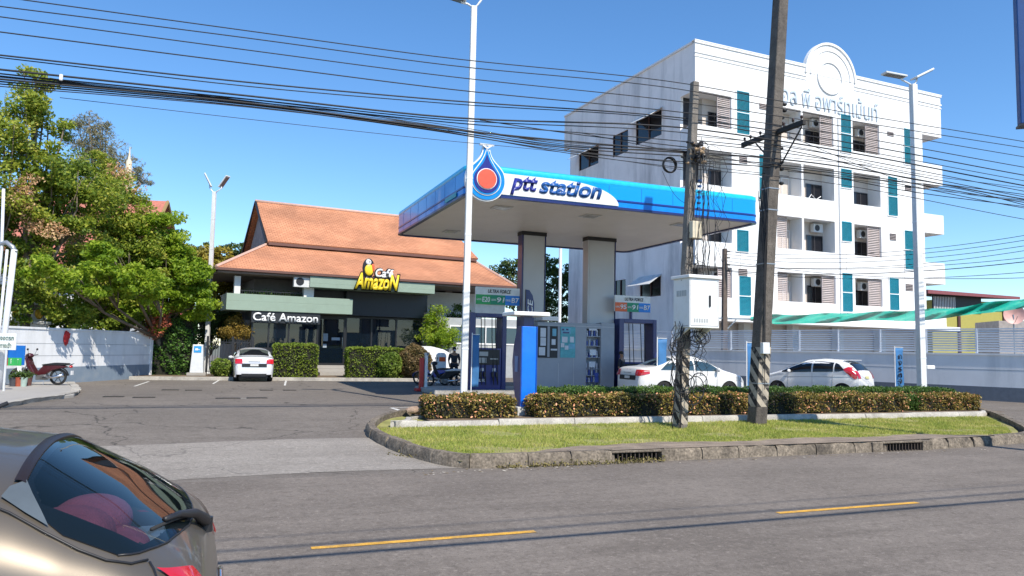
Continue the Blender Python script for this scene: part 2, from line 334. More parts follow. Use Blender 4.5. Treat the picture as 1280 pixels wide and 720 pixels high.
def kerb_blocks(path, wd, top, bottom, block=.95, gap=.012, jit=.012, skip=()):
    mm = MB(); n = int(block/.05); i = 0
    nr = np.zeros_like(path); d = np.gradient(path, axis=0); d /= np.hypot(d[:, 0], d[:, 1])[:, None]; nr = np.stack([d[:, 1], -d[:, 0]], 1)   # inward = right of travel
    while i < len(path)-2:
        j = min(len(path)-1, i+n+random.randint(-2, 2)); idx = list(range(i, j, 4))+[j]
        uu = path[(i+j)//2][0]; vv = path[(i+j)//2][1]
        jj = (random.random()-.5)*2*jit; jz = (random.random()-.5)*2*jit
        sk = any(a < uu < b and vv < 12.2 for a, b in skip)
        vs_ = []
        for k, q in enumerate(idx):
            p = path[q]; e = 0
            if k == 0: p = p+d[q]*gap/2
            if k == len(idx)-1: p = p-d[q]*gap/2
            T = top(p[0], p[1])+jz; B = bottom(p[0], p[1])
            o_ = p+nr[q]*jj; wob = (random.random()-.5)*.014
            ch = random.random()**5*.06
            for (off, z) in ((wob, B), (.012+wob+ch*.5, T-.05-ch), (.05+ch, T+wob), (wd, T-.004), (wd, B)): pt = o_+nr[q]*off; vs_.append((pt[0], pt[1], z))
        m5 = 5; K = len(idx)
        fs = [(a*m5+b, (a+1)*m5+b, (a+1)*m5+b+1, a*m5+b+1) for a in range(K-1) for b in range(m5-1)]+[(0, 1, 2, 3, 4), tuple((K-1)*m5+x for x in (4, 3, 2, 1, 0))]
        if not sk: mm.add(vs_, fs)
        i = j
    return mm
dr1 = wl(805, 580, -.3); dr2 = wl(1123, 563, -.3)
drains = [(dr1[0]-.5, dr1[0]+.5), (dr2[0]-.55, dr2[0]+.55)]
ktop = lambda u, v: G(v)+.21-.04*min(1, max(0, (v-12)/5))
# travel runs from the right end to the left and round the tip, so inward is to the right of travel
kb = kerb_blocks(KP, .2, ktop, lambda u, v: G(v)-.05, skip=[(a-.15, b+.15) for a, b in drains]); struct(kb.build('kerb', kerbm, frame=W, smooth=True))
# drain inlets in the kerb
for (a, b), lab in zip(drains, ('storm drain inlet with bars in the kerb, the one nearer the striped poles', 'storm drain inlet with bars at the right end of the kerb')):
    t = wthing('storm_drain', lab, 'drain', (a+b)/2, 11.58 if a < 14 else 11.62, -.3, group='storm drains in the kerb')
    h = (b-a)/2
    MB().box(-h-.28, -h, 0.0, .26, -.05, .2).box(h, h+.28, 0.0, .26, -.05, .2).box(-h, h, .0, .3, .165, .205).build('frame', kerbm, t, bevel=.012)
    MB().box(-h, h, .2, .3, -.05, .163).build('pit', pm('pit', (.006, .006, .006), .95), t)
    g = MB(); x = -h+.05
    while x < h-.02: g.box(x-.009, x+.009, .03, .055, -.02, .17); x += .085
    g.build('grating', pm('rusty_iron', (.06, .045, .035), .8), t)
# soil and grass of the island
def inner_u0(v):                      # left limit of the island at a given v (from the kerb path)
    c = [p[0] for p in KP if abs(p[1]-v) < .15 and p[0] < 8]
    return min(c) if c else 4.
lv = np.linspace(11.7, 18.9, 30)
right_u = lambda v: np.interp(v, [11.7, 11.95, 12.35, 13.0, 14.2, 15.9, 17.4, 18.9], [13.5, 16.2, 17.6, 18.9, 20.35, 22.1, 23.1, 23.2])
m = MB()
isl_z = lambda u, v: G(v)*.25-.115+.11*max(0, min(1, (v-15.2)/2.2))
m.add([((inner_u0(v)+.1)*(1-s)+(right_u(v)-.1)*s, v, isl_z(0, v)) for v in lv for s in np.linspace(0, 1, 24)], [(i*24+j, i*24+j+1, (i+1)*24+j+1, (i+1)*24+j) for i in range(29) for j in range(23)])
struct(m.build('verge', grassbase, frame=W, smooth='all'))
# bare worn concrete strip behind the road kerb
m = MB(); m.add([(u, float(np.interp(u, [13, 16, 17.0, 17.6], [11.63, 11.84, 12.02, 12.25]))+1.25*s*(1 if u > 6.2 else max(.1, (u-4.6)/1.6))*float(np.interp(u, [15, 17.4], [1, .1]))+.14*math.sin(u*1.7)*s+.05*math.sin(u*7)*s, -.083-.07*s) for u in np.linspace(4.9, 17.4, 50) for s in np.linspace(0, 1, 5)], [(i*5+j, i*5+j+1, (i+1)*5+j+1, (i+1)*5+j) for i in range(49) for j in range(4)])
struct(m.build('verge_edge', pm('dirt_strip', (.255, .20, .148), .95, var=.3, vs=3, bump=.6, bs=30, stain=(.13, .10, .075), ss=2, sa=.8, fine=.3), frame=W, smooth='all'))
# inner kerb along the hedge bed
ip = [wl(x, y, -.05) for x, y in ((1262, 524), (1100, 527), (960, 530), (800, 533), (620, 539), (560, 540), (490, 540))]
IK = resample(smoothpath([(22.5, 16.6), (22.1, 16.15)]+[(a, 16.1+.0*b) for a, b in ip if a < 21.8]+[(4.0, 16.35), (4.1, 17.2), (4.9, 17.7)], 2), .05)
struct(kerb_blocks(IK, .16, lambda u, v: .03, lambda u, v: -.2, block=1.9).build('kerb', kerbw, frame=W, smooth=True))
m = MB(); m.grid(lambda a, b: (a, b, .0+.006*math.sin(a*5)), np.linspace(4.6, 22.9, 30), (16.2, 18.9)); struct(m.build('planting_bed', soil, frame=W))

# grass blades
def blades(n, region, h=(.03, .09)):
    pts = []
    while len(pts) < n:
        a = rng.uniform(3.2, 21.5, n*2); b = rng.uniform(11.9, 16.08, n*2)
        for u, v in zip(a, b):
            if u < inner_lut(v)+.3 or u > right_u(v)-.35: continue
            dirt = 12.85+.25*math.sin(u*1.3)+.15*math.sin(u*4.1)
            if u < 6.5: dirt -= .35
            if v < dirt and random.random() < .93: continue
            bare = math.sin(u*1.9+v*2.3)+math.sin(u*.7-v*3.1)+math.sin(u*5.1+v*.7)*.5
            if bare > 1.35 and random.random() < .8: continue
            pts.append((u, v))
            if len(pts) >= n: break
    return np.array(pts)
_l = [(v, inner_u0(v)) for v in np.linspace(11.7, 18.9, 60)]
def inner_lut(v): return np.interp(v, [a for a, _ in _l], [b for _, b in _l])
P = blades(75000, None); n = len(P)
ang = rng.uniform(0, 2*np.pi, n); hh = rng.uniform(.02, .065, n); wd = rng.uniform(.004, .009, n); ln = rng.uniform(0, .05, n); la = rng.uniform(0, 2*np.pi, n)
zz = np.array([isl_z(0, v) for v in P[:, 1]])
V = np.zeros((n, 3, 3)); V[:, 0] = np.stack([P[:, 0]-np.cos(ang)*wd, P[:, 1]-np.sin(ang)*wd, zz], 1); V[:, 1] = np.stack([P[:, 0]+np.cos(ang)*wd, P[:, 1]+np.sin(ang)*wd, zz], 1)
V[:, 2] = np.stack([P[:, 0]+np.cos(la)*ln, P[:, 1]+np.sin(la)*ln, zz+hh], 1)
me = bpy.data.meshes.new('grass'); me.from_pydata(V.reshape(-1, 3).tolist(), [], np.arange(n*3).reshape(-1, 3).tolist())
me.materials.append(leafmat('grass_blades', [(.16, .24, .04), (.30, .36, .06), (.46, .46, .11), (.64, .54, .24)], .3, .7, 1.3))
go = bpy.data.objects.new('grass', me); COL.objects.link(go); go.rotation_euler = (0, 0, rad(W.deg)); tag(go, 'short sunlit grass on the kerbed island', 'grass', kind='stuff')

# ------------------------------------------------------------ foliage
def leafcloud(name, centres, radii, count, ls, mat, parent=None, origin=(0, 0, 0), flat=.0, aspect=.5, squash=(1, 1, .8), clump=.28, box=None):
    """leaf-sized faces: clumps on and in each crown lobe, gaps between the clumps"""
    C = []; S = []
    tot = sum(r**2 for r in radii)
    for c, r in zip(centres, radii):
        k = max(6, int(11*r**1.6/clump*.32+5))
        d = rng.normal(size=(k, 3)); d /= np.linalg.norm(d, axis=1)[:, None]; rr = r*rng.uniform(.12, 1.0, k)**.5
        cc = np.array(c)+d*rr[:, None]*np.array(squash); share = int(count*r**2/tot/k)+1
        for q in cc:
            cr = max(.3, r*rng.uniform(.16, clump*1.15)); dd = rng.normal(size=(share, 3)); dd /= np.linalg.norm(dd, axis=1)[:, None]+1e-9
            C.append(q+dd*(cr*rng.uniform(.2, 1.15, share)**.6)[:, None]*np.array([1.15, 1.15, .7]))
    P = np.concatenate(C); n = len(P)
    return leafmesh(name, P, ls, mat, parent, origin, aspect)
def leafmesh(name, P, ls, mat, parent=None, origin=(0, 0, 0), aspect=.5, droop=.0, deg=0.):
    n = len(P); P = P-np.array(origin)
    # blades turn their faces up and towards the light, as leaves do
    nn = rng.normal(size=(n, 3))*.75+np.array([sd.x*.55, sd.y*.55, .75]); nn /= np.linalg.norm(nn, axis=1)[:, None]
    a = np.cross(nn, rng.normal(size=(n, 3))); a /= np.linalg.norm(a, axis=1)[:, None]+1e-9; b = np.cross(nn, a)
    s = ls*rng.uniform(.6, 1.35, n)[:, None]
    V = np.stack([P-a*s*.5, P+b*s*aspect*.5, P+a*s*.5, P-b*s*aspect*.5], 1).reshape(-1, 3)
    me = bpy.data.meshes.new(name); me.vertices.add(n*4); me.vertices.foreach_set('co', V.ravel().astype(np.float32))
    me.loops.add(n*4); me.loops.foreach_set('vertex_index', np.arange(n*4, dtype=np.int32)); me.polygons.add(n)
    me.polygons.foreach_set('loop_start', np.arange(0, n*4, 4, dtype=np.int32)); me.polygons.foreach_set('loop_total', np.full(n, 4, dtype=np.int32)); me.update(); me.validate()
    for mm in (mat if isinstance(mat, list) else [mat]): me.materials.append(mm)
    if isinstance(mat, list):
        w_ = rng.random(n); me.polygons.foreach_set('material_index', (w_ > .90).astype(np.int32))
    o = bpy.data.objects.new(name, me); COL.objects.link(o)
    if parent is not None: o.parent = parent
    return o
bark = pm('bark', (.16, .125, .09), .9, var=.3, vs=5, bump=.7, bs=14, stain=(.30, .27, .22), ss=3)
def tree(name, label, cat, base, lobes, count, ls, mat, trunk_r=.18, fork=.35, group=None, clump=.28, aspect=.5, squash=(1, 1, .8), sway=.25):
    base = np.array(base, float); t = thing(name, label, cat, tuple(base), 0, group)
    C = [np.array(l[:3]) for l in lobes]; R = [l[3] for l in lobes]
    leafcloud('crown', C, R, count, ls, mat, t, base, clump=clump, aspect=aspect, squash=squash)
    mm = MB(); top = np.mean(C, 0)-base; fk = np.array([top[0]*.3, top[1]*.3, top[2]*fork]); mid = fk*.5+np.array([rng.normal()*.1, rng.normal()*.1, 0])
    mm.tube([(0, 0, -.1), (0, 0, .15), tuple(mid), tuple(fk)], [trunk_r*1.4, trunk_r*1.1, trunk_r*.9, trunk_r*.75], 10)
    for c, r in zip(C, R):
        e = c-base; mid = (fk+e)/2+rng.normal(size=3)*sway; mm.tube([tuple(fk*.95), tuple(mid), tuple(e)], [trunk_r*.6, trunk_r*.38, trunk_r*.12], 7)
        for _ in range(4):
            d = rng.normal(size=3); d /= np.linalg.norm(d); d[2] = abs(d[2])*.7; e2 = e+d*r*.8
            mm.tube([tuple(mid), tuple((mid+e2)/2+rng.normal(size=3)*.12*r), tuple(e2)], [trunk_r*.25, trunk_r*.15, trunk_r*.05], 5)
    mm.build('trunk', bark, t, smooth='all'); return t
def hedge(name, label, frame, x0, x1, y0, y1, z0, z1, dens, ls, mat, core, group=None, rnd=.12, cat='hedge', round_=False, bump=.06):
    """clipped hedge: leaves thick over its faces and through its depth, a solid dark core painted for the shade inside"""
    t = thing(name, label, cat, frame.wp((x0+x1)/2, (y0+y1)/2, z0), frame.deg, group)
    X, Y, Z = (x1-x0)/2, (y1-y0)/2, z1-z0
    area = 2*X*2*Y+2*Z*(2*X+2*Y); n = int(area*dens)
    d = rng.normal(size=(n, 3)); d /= np.abs(d).max(1)[:, None] if not round_ else np.linalg.norm(d, axis=1)[:, None]
    if not round_:
        # even spread over box faces
        fa = rng.random(n)*(2*X*2*Y*1.2+4*X*Z+4*Y*Z); p = rng.uniform(-1, 1, (n, 3)); top = fa < 2*X*2*Y*1.2; fr = (~top) & (fa < 2*X*2*Y*1.2+4*X*Z); sd_ = ~(top | fr)
        p[top, 2] = 1; p[fr, 1] = np.sign(p[fr, 1]); p[sd_, 0] = np.sign(p[sd_, 0]); d = p
        cor = np.clip(np.abs(d)-.0, 0, 1); 
    P = np.stack([d[:, 0]*X, d[:, 1]*Y, Z/2+d[:, 2]*Z/2], 1)
    # uneven surface
    wob = bump*(np.sin(P[:, 0]*3.1+1)+np.sin(P[:, 0]*7.3+P[:, 2]*5)+np.sin(P[:, 1]*6+P[:, 2]*8)*.7+np.sin(P[:, 0]*17+P[:, 2]*13)*.5)
    inn = -rng.exponential(.06, n)
    nrm = d.copy()
    if not round_: nrm = (np.abs(d) > .999)*np.sign(d)
    P = P+nrm*(wob*.6+inn+rng.normal(size=n)*.015)[:, None]
    # round the arrises
    ex = np.clip((np.abs(P[:, 0])-(X-rnd))/rnd, 0, 1); ez = np.clip((P[:, 2]-(Z-rnd))/rnd, 0, 1); ey = np.clip((np.abs(P[:, 1])-(Y-rnd))/rnd, 0, 1)
    P[:, 2] -= rnd*.5*ez*np.maximum(ex, ey); P[:, 0] -= np.sign(P[:, 0])*rnd*.4*ex*ez; P[:, 1] -= np.sign(P[:, 1])*rnd*.4*ey*ez
    P[:, 2] = np.maximum(P[:, 2], .01)
    leafmesh('foliage', P, ls, mat, t, aspect=.6)
    cm = MB(); k = .80
    if round_: cm.ell((0, 0, Z/2), X*.85, Y*.85, Z*.43, jit=.1)
    else: cm.box(-X+.09, X-.09, -Y+.09, Y-.09, .0, Z-.1)
    cm.build('shade_core', core, t); return t
core_g = pm('hedge_inner_shade', (.016, .016, .010), .95, var=.4, vs=12, bump=.8, bs=30)  # near-black core colour stands for the shade among the leaves
L_ixora = leafmat('ixora_leaves', [(.02, .028, .008), (.07, .065, .018), (.19, .17, .035), (.40, .29, .07), (.62, .38, .16)], .3, .5, 4)
L_pink = pm('pink_petals', (.70, .32, .17), .6)
L_box = leafmat('clipped_green', [(.03, .07, .012), (.06, .13, .02), (.10, .18, .03), (.16, .24, .05)], .3, .5, 2)
L_lime = leafmat('lime_leaves', [(.06, .12, .015), (.14, .22, .03), (.24, .32, .05), (.38, .42, .09)], .4, .5, 1.2)
L_deep = leafmat('deep_leaves', [(.02, .05, .01), (.05, .095, .02), (.09, .14, .03), (.19, .2, .05)], .3, .5, .6)
L_mixed = leafmat('mixed_leaves', [(.05, .09, .015), (.13, .21, .025), (.26, .34, .04), (.44, .46, .06), (.62, .52, .14)], .45, .5, .5)
L_bright = leafmat('bright_leaves', [(.07, .14, .012), (.19, .31, .02), (.34, .46, .035), (.52, .56, .08)], .5, .5, .8)
L_yellow = leafmat('yellow_leaves', [(.12, .12, .02), (.26, .24, .03), (.40, .33, .05), (.5, .42, .1)], .4, .5, .8)
L_casu = leafmat('grey_green_needles', [(.12, .14, .07), (.22, .21, .11), (.34, .29, .17)], .3, .7, .5)
L_tan = leafmat('tan_leaves', [(.10, .07, .035), (.18, .14, .06), (.28, .2, .11)], .3, .6, 3)
L_red = leafmat('red_leaves', [(.45, .10, .05), (.6, .2, .12)], .4, .6, 3)

def px_lobes(L): return [(*at(px, py, d), r) for (px, py, d, r) in L]
# trees behind the left wall
tree('broadleaf_tree', 'tallest leafy tree behind the left end of the white wall, sparse twigs at its top', 'tree', (-19.5, 30.5, 0),
     px_lobes([(20, 130, 29, 1.3), (45, 95, 29.5, .7), (5, 175, 28.5, 1.6), (60, 160, 30, .8), (10, 235, 29, 1.7), (65, 215, 30, 1.4), (105, 235, 31, 1.5), (-60, 170, 29, 2.2), (-80, 260, 29, 2.4), (30, 300, 30, 1.6), (88, 292, 31, 1.2), (-30, 340, 30, 1.6), (60, 350, 30.5, 1.5), (85, 385, 30.5, 1.2), (40, 270, 30, 1.5), (85, 255, 31, 1.3), (10, 385, 30, 1.0)]), 62000, .165, L_mixed, .2, .42, clump=.34)
tree('broadleaf_tree', 'bushy green and yellow tree in the middle of the clump behind the white wall', 'tree', (-17.5, 35, 0),
     px_lobes([(120, 225, 34, 1.6), (150, 262, 34.5, 1.6), (120, 300, 34, 1.8), (165, 300, 35, 1.6), (190, 330, 35, 1.6), (110, 355, 33.5, 1.6), (155, 360, 34.5, 1.5), (130, 335, 34, 1.6), (95, 330, 33.5, 1.3), (120, 392, 33.8, 1.1), (160, 395, 34.4, 1.0), (185, 300, 35, 1.3), (80, 400, 33, .9)]), 58000, .16, L_mixed, .16, .4, clump=.34)
tree('broadleaf_tree', 'bright lime green tree overhanging the right end of the white wall', 'tree', (-16.6, 36.2, 0),
     px_lobes([(195, 285, 35, 1.2), (215, 330, 35.3, 1.4), (240, 352, 35.6, 1.2), (180, 350, 35, 1.2), (212, 378, 35.2, 1.3), (150, 388, 34.6, 1.1), (245, 383, 35.6, 1.0), (190, 392, 35, 1.0), (205, 310, 35, 1.1), (228, 360, 35.4, 1.2), (172, 375, 34.8, 1.2), (60, 398, 32.5, .9), (120, 348, 29.3, 1.0), (162, 352, 31, 1.0), (70, 345, 27.3, .9), (190, 362, 32.5, .8), (140, 322, 30, .9)]), 62000, .165, L_bright, .14, .45, clump=.34)
bl_c = [at(px, py, d) for px, py, d in ((38, 235, 28.6), (70, 290, 29.6), (50, 275, 29.2), (160, 235, 34), (178, 262, 34.4), (128, 250, 33.4), (25, 250, 28.4), (180, 290, 34.6), (105, 275, 32.6), (95, 300, 31.5), (150, 215, 33.8))]
for k_, c_ in enumerate(bl_c[:1]): tag(leafcloud('blossom_sprays', bl_c, [.55]*len(bl_c), 3600, .11, leafmat('blossom', [(.50, .26, .12), (.66, .38, .22), (.72, .58, .30)], .35, .6, 2), clump=.5), 'salmon pink blossom scattered through the trees behind the white wall', 'blossom')
tree('casuarina_tree', 'grey green feathery tree rising behind the leafy ones', 'tree', (*at(125, 430, 62)[:2], 0),
     px_lobes([(112, 155, 62, 1.3), (128, 160, 62, 1.0), (100, 168, 62, 1.3), (118, 185, 62, 1.9), (140, 195, 62, 1.6), (165, 215, 62, 1.3), (180, 222, 62, .9), (120, 220, 62, 2.5), (92, 175, 62, .8)]), 9000, .34, L_casu, .25, .5, clump=.4, aspect=.18)
tree('small_tree', 'yellow green tree between the bright tree and the cafe roof', 'tree', (*at(255, 430, 44)[:2], 0),
     px_lobes([(245, 325, 44, 1.2), (275, 322, 45, 1.0), (255, 345, 44, 1.3), (272, 372, 42, 1.2), (285, 385, 41.5, .9), (258, 390, 42, 1.0)]), 12000, .2, L_yellow, .12, .5)
tree('small_tree', 'dark green tree far behind the cafe roof, left of its eave', 'tree', (*at(300, 430, 66)[:2], 0),
     px_lobes([(225, 322, 66, 1.7), (262, 318, 66, 1.4), (300, 322, 66, 1.7), (325, 330, 66, 1.4), (212, 302, 66, .8)]), 9000, .3, L_deep, .2, .5)
tree('round_tree', 'dark green tree seen between the canopy columns', 'tree', (*at(660, 430, 60)[:2], 0),
     px_lobes([(640, 345, 60, 1.7), (625, 350, 60, 1.4), (665, 335, 60, 1.4), (690, 352, 60, 1.8), (685, 330, 60, 1.0), (700, 345, 60, 1.6), (660, 375, 60, 2.0), (690, 385, 60, 1.8), (715, 380, 60, 1.4)]), 15000, .24, L_deep, .2, .4)
tree('small_tree', 'green conical shrub beside the cafe\'s right corner', 'tree', (*at(548, 455, 42)[:2], 0),
     px_lobes([(548, 390, 42, .45), (546, 403, 42, .8), (550, 418, 42, 1.0), (540, 425, 41.5, .8), (560, 425, 42, .8)]), 6000, .13, L_bright, .07, .3)
tree('small_tree', 'thin shrub against the white wall behind the left pump', 'tree', (*at(574, 450, 44)[:2], 0), px_lobes([(574, 390, 44, .55), (573, 405, 44, .7), (577, 420, 44, .8)]), 3000, .13, L_box, .05, .3)
# ------------------------------------------------------------ left wall and temple
P1 = at(90, 430, 29.5)[:2]; P2 = at(188, 430, 35)[:2]; dd = P2-P1; Lw = Fr(P1[0], P1[1], math.degrees(math.atan2(dd[1], dd[0]))); LL = float(np.hypot(*dd))
wallw = pm('white_wall', (.80, .81, .82), .8, var=.05, vs=1.5, stain=(.38, .38, .36), ss=1.2, sa=.4, streak=True)
wallb = pm('blue_grey_band', (.20, .26, .33), .8, var=.1, vs=2, stain=(.3, .3, .28), ss=2, sa=.4)
t = thing('boundary_wall', 'white rendered wall with a blue grey foot, trees leaning over it', 'wall', (P1[0], P1[1], 0), Lw.deg)
MB().box(-16, LL, 0, .15, .62, 2.02).box(-16, LL+.03, -.03, .18, 2.02, 2.1).box(LL, LL+.16, -.05, .2, 0, 2.14).build('panel', wallw, t, bevel=.008)
m = MB().box(-16, LL, -.012, .16, 0, .62)
m.build('foot', wallb, t)
m = MB()
for z in (1.05, 1.5): m.box(-16, LL, -.004, .0, z, z+.018)
m.build('joint', pm('joint_grey', (.35, .36, .37), .9), t)
s_ = Lw.hit(82, 423)
m = MB(); m.ell((s_[0], -.03, s_[1]), .16, .05, .26, 10, 8, jit=.5); m.ell((s_[0]+.1, -.04, s_[1]+.12), .1, .05, .12, 8, 6, jit=.5)
tag(m.build('red_lantern', pm('red_cloth', (.55, .03, .03), .8, var=.4), frame=Lw), 'crumpled red cloth ornament hung on the white wall', 'ornament')
def gable_house(name, label, x, y, deg, w_, d_, hw, hr, wallm, roofm, ov=.8):
    t = thing(name, label, 'building', (x, y, 0), deg)
    MB().prism([(-w_/2, 0), (w_/2, 0), (w_/2, hw), (0, hw+(hr-hw)*.93), (-w_/2, hw)], 0, d_, 'yz' if False else 'xz').build('wall', wallm, t)
    return t
tile_r = pm('temple_tiles', (.46, .16, .11), .7, var=.2, vs=8, stain=(.3, .12, .09), ss=1.2, sa=.6)
tp = at(90, 430, 50)
t = thing('temple_hall', 'temple hall with a steep red roof showing through the trees', 'temple', (tp[0], tp[1], 0), 8)
MB().box(-13, 3.1, 1, 9, 0, 7).build('wall', white, t)
m = MB()
m.hexa([(-14, -.5, 6.6), (3.9, -.5, 6.6), (3.9, 5, 12.0), (-14, 5, 12.0)], [(-14, -.5, 6.8), (3.9, -.5, 6.8), (3.9, 5, 12.2), (-14, 5, 12.2)])
m.hexa([(-14, 5, 12.0), (3.9, 5, 12.0), (3.9, 10.5, 6.6), (-14, 10.5, 6.6)], [(-14, 5, 12.2), (3.9, 5, 12.2), (3.9, 10.5, 6.8), (-14, 10.5, 6.8)])
rf = m.build('roof', tile_r, t)
MB().tube([(3.95, -.6, 6.5), (3.95, 5, 12.15), (3.95, 10.6, 6.5)], .13, 6).build('bargeboard', pm('gilt_wood', (.3, .2, .08), .5), rf)
MB().prism([(1, 6.7), (5, 11.5), (9, 6.7)], 3.12, 3.3, 'yz').build('gable', pm('gable_wood', (.16, .1, .07), .7), t)
cp = at(147, 430, 58); hz = at(147, 183, 58)[2]
m = MB(); m.lathe([(3.2, 0), (3.2, 3), (2.6, 3.2), (2.6, 5), (1.7, 5.6), (1.9, 7), (1.5, 9), (.7, 10.2), (.9, 10.5), (.9, 11), (.5, 11.2), (.42, hz-3.6), (.5, hz-3.5), (.28, hz-3.2), (.36, hz-2.7), (.24, hz-2.5), (.22, hz-1.2), (.1, hz-1.0), (.02, hz)], (cp[0], cp[1], 0), 20)
tag(m.build('temple_spire', pm('cream_stone', (.62, .55, .40), .6, var=.15), smooth=True), 'cream pointed spire rising above the trees', 'spire')
cp = at(33, 430, 32)
t = thing('shrine', 'small white shrine with gilt ornament behind the wall', 'shrine', (cp[0], cp[1], 0), 30)
MB().box(-.7, .7, -.7, .7, 0, 2.3).box(-.85, .85, -.85, .85, 2.3, 2.42).box(-.55, .55, -.55, .55, 2.42, 3.3).box(-.7, .7, -.7, .7, 3.3, 3.4).box(-.35, .35, -.35, .35, 3.4, 4.2).build('body', white, t, bevel=.02)
m = MB()
for sx in (-.4, .4): m.ell((sx, -.6, 2.75), .16, .1, .24)
m.each('ornament', pm('gilt', (.7, .42, .05), .35, .5), t, 140, 126, smooth=True)

# climbing hedge at the end of the white wall, planting bed, cabinet
kp = [gp(180, 475), gp(290, 475), gp(345, 476), gp(548, 477)]
Cf_o = at(400, 435, 40); C = Fr(Cf_o[0], Cf_o[1], 28)
Bd = Fr(kp[0][0], kp[0][1], math.degrees(math.atan2(kp[3][1]-kp[0][1], kp[3][0]-kp[0][0]))); BL = float(np.hypot(kp[3][0]-kp[0][0], kp[3][1]-kp[0][1]))
m = MB().box(-.6, BL, 0, .18, -.03, .15)
struct(m.build('kerb', kerbw, frame=Bd, bevel=.015))
m = MB().box(-.6, BL, .18, 9, 0, .13); struct(m.build('planting_bed', soil, frame=Bd))
a = Bd.loc(at(188, 430, 35.3)); b = Bd.loc(at(243, 430, 35.3))
hedge('climbing_hedge', 'tall ivy covered screen at the end of the white wall', Bd, a[0], b[0], a[1], a[1]+1.1, .0, at(215, 392, 35.3)[2], 420, .13, leafmat('ivy', [(.02, .06, .012), (.05, .12, .02), (.09, .19, .03), (.15, .27, .04)], .3, .45, 3), core_g, rnd=.3, bump=.12)
leafcloudpos = at(198, 405, 34.6)
m0 = leafcloud('red_leaved_creeper', [at(198, 400, 34.8), at(190, 412, 34.8), at(202, 388, 34.8)], [.45, .4, .35], 900, .12, L_red)
tag(m0, 'orange red flowering creeper at the left edge of the ivy screen', 'creeper')
cb = gp(246, 469, .15)
t = thing('service_cabinet', 'slim white metal cabinet with a blue plate, left of the lamp post', 'cabinet', (cb[0], cb[1], .13), 15)
MB().box(-.42, .42, -.3, .3, 0, .14).build('foot', pave, t, bevel=.02)
MB().hexa([(-.3, -.2, .14), (.3, -.2, .14), (.3, .2, .14), (-.3, .2, .14)], [(-.22, -.2, 1.45), (.22, -.2, 1.45), (.22, .2, 1.45), (-.22, .2, 1.45)]).build('body', galv, t, bevel=.02)
MB().box(-.16, .17, -.215, -.203, 1.08, 1.38).build('plate', pm('sky_blue', (.03, .3, .65), .4), t)
MB().box(-.1, .02, -.222, -.217, 1.18, 1.28).box(.03, .1, -.222, -.217, 1.2, 1.23).build('marking', white, t)
# clipped hedges at the cafe
def bdx(px, dep): return Bd.loc(at(px, 430, dep))[0]
L_hed = leafmat('cafe_hedge', [(.06, .10, .012), (.13, .2, .02), (.23, .30, .035), (.34, .38, .06)], .35, .5, 1.5)
hedge('clipped_hedge', 'square clipped hedge left of the cafe door', Bd, bdx(340, 37), bdx(395, 37.6), .7, 2.0, .1, 1.72, 520, .09, L_hed, core_g, 'hedges in front of the cafe', bump=.03)
hedge('clipped_hedge', 'square clipped hedge right of the cafe door', Bd, bdx(432, 37.5), bdx(505, 37.8), .7, 2.0, .1, 1.62, 480, .09, L_hed, core_g, 'hedges in front of the cafe', bump=.04)
q = Bd.wp(bdx(488, 36.8), .62)
Fq = Fr(q[0], q[1], Bd.deg)
hedge('round_bush', 'bright green rounded bush in front of the right hand cafe hedge', Fq, -.62, .62, -.5, .5, .1, 1.35, 700, .1, L_lime, core_g, round_=True, cat='bush')
q = Bd.wp(bdx(521, 37.2), .9); Fq = Fr(q[0], q[1], Bd.deg)
hedge('round_bush', 'round brown flowered bush at the right end of the cafe hedges', Fq, -.95, .95, -.7, .7, .1, 1.75, 600, .1, leafmat('bush_tan', [(.04, .05, .012), (.12, .10, .03), (.24, .16, .07), (.34, .24, .13)], .3, .6, 2), core_g, round_=True, cat='bush')
q = at(296, 430, 37.5); Fq = Fr(q[0], q[1], Bd.deg)
tree('small_tree', 'small tree with a flat golden brown crown behind the white saloon', 'tree', (q[0], q[1], 0.1), px_lobes([(290, 413, 37.3, .45), (302, 413, 37.4, .45), (296, 405, 37.6, .4), (284, 416, 37.6, .3), (308, 417, 37.6, .3)]), 5000, .09, leafmat('golden', [(.14, .10, .02), (.28, .19, .03), (.42, .27, .06)], .3, .6, 2), .05, .5)
tree('small_tree', 'leafy green shrub behind the lamp post left of the cafe', 'tree', (*at(262, 450, 39)[:2], .1), px_lobes([(262, 395, 39, .8), (275, 402, 39, .7), (252, 412, 39, .8), (270, 420, 39, .8), (285, 395, 39.5, .5)]), 7000, .14, L_deep, .06, .4)
q = Bd.wp(bdx(279, 36.8), 1.3); Fq = Fr(q[0], q[1], Bd.deg)
hedge('round_bush', 'low green bush beside the white saloon', Fq, -.5, .5, -.4, .4, .1, .95, 500, .11, L_lime, core_g, round_=True, cat='bush')
m = MB(); fx0, fx1 = bdx(262, 38), bdx(316, 38.5)
t = thing('railing', 'black iron railing left of the cafe', 'fence', Bd.wp((fx0+fx1)/2, 2.6, .1), Bd.deg)
h_ = (fx1-fx0)/2; x = -h_
while x < h_: m.box(x-.012, x+.012, -.012, .012, 0, 1.75); x += .12
m.box(-h_, h_, -.02, .02, 1.6, 1.64).box(-h_, h_, -.02, .02, .2, .24); m.build('bars', black, t)
m = MB()
for x in (-h_, h_*.1, h_): m.box(x-.05, x+.05, -.05, .05, 0, 1.9)
m.each('post', black, t)

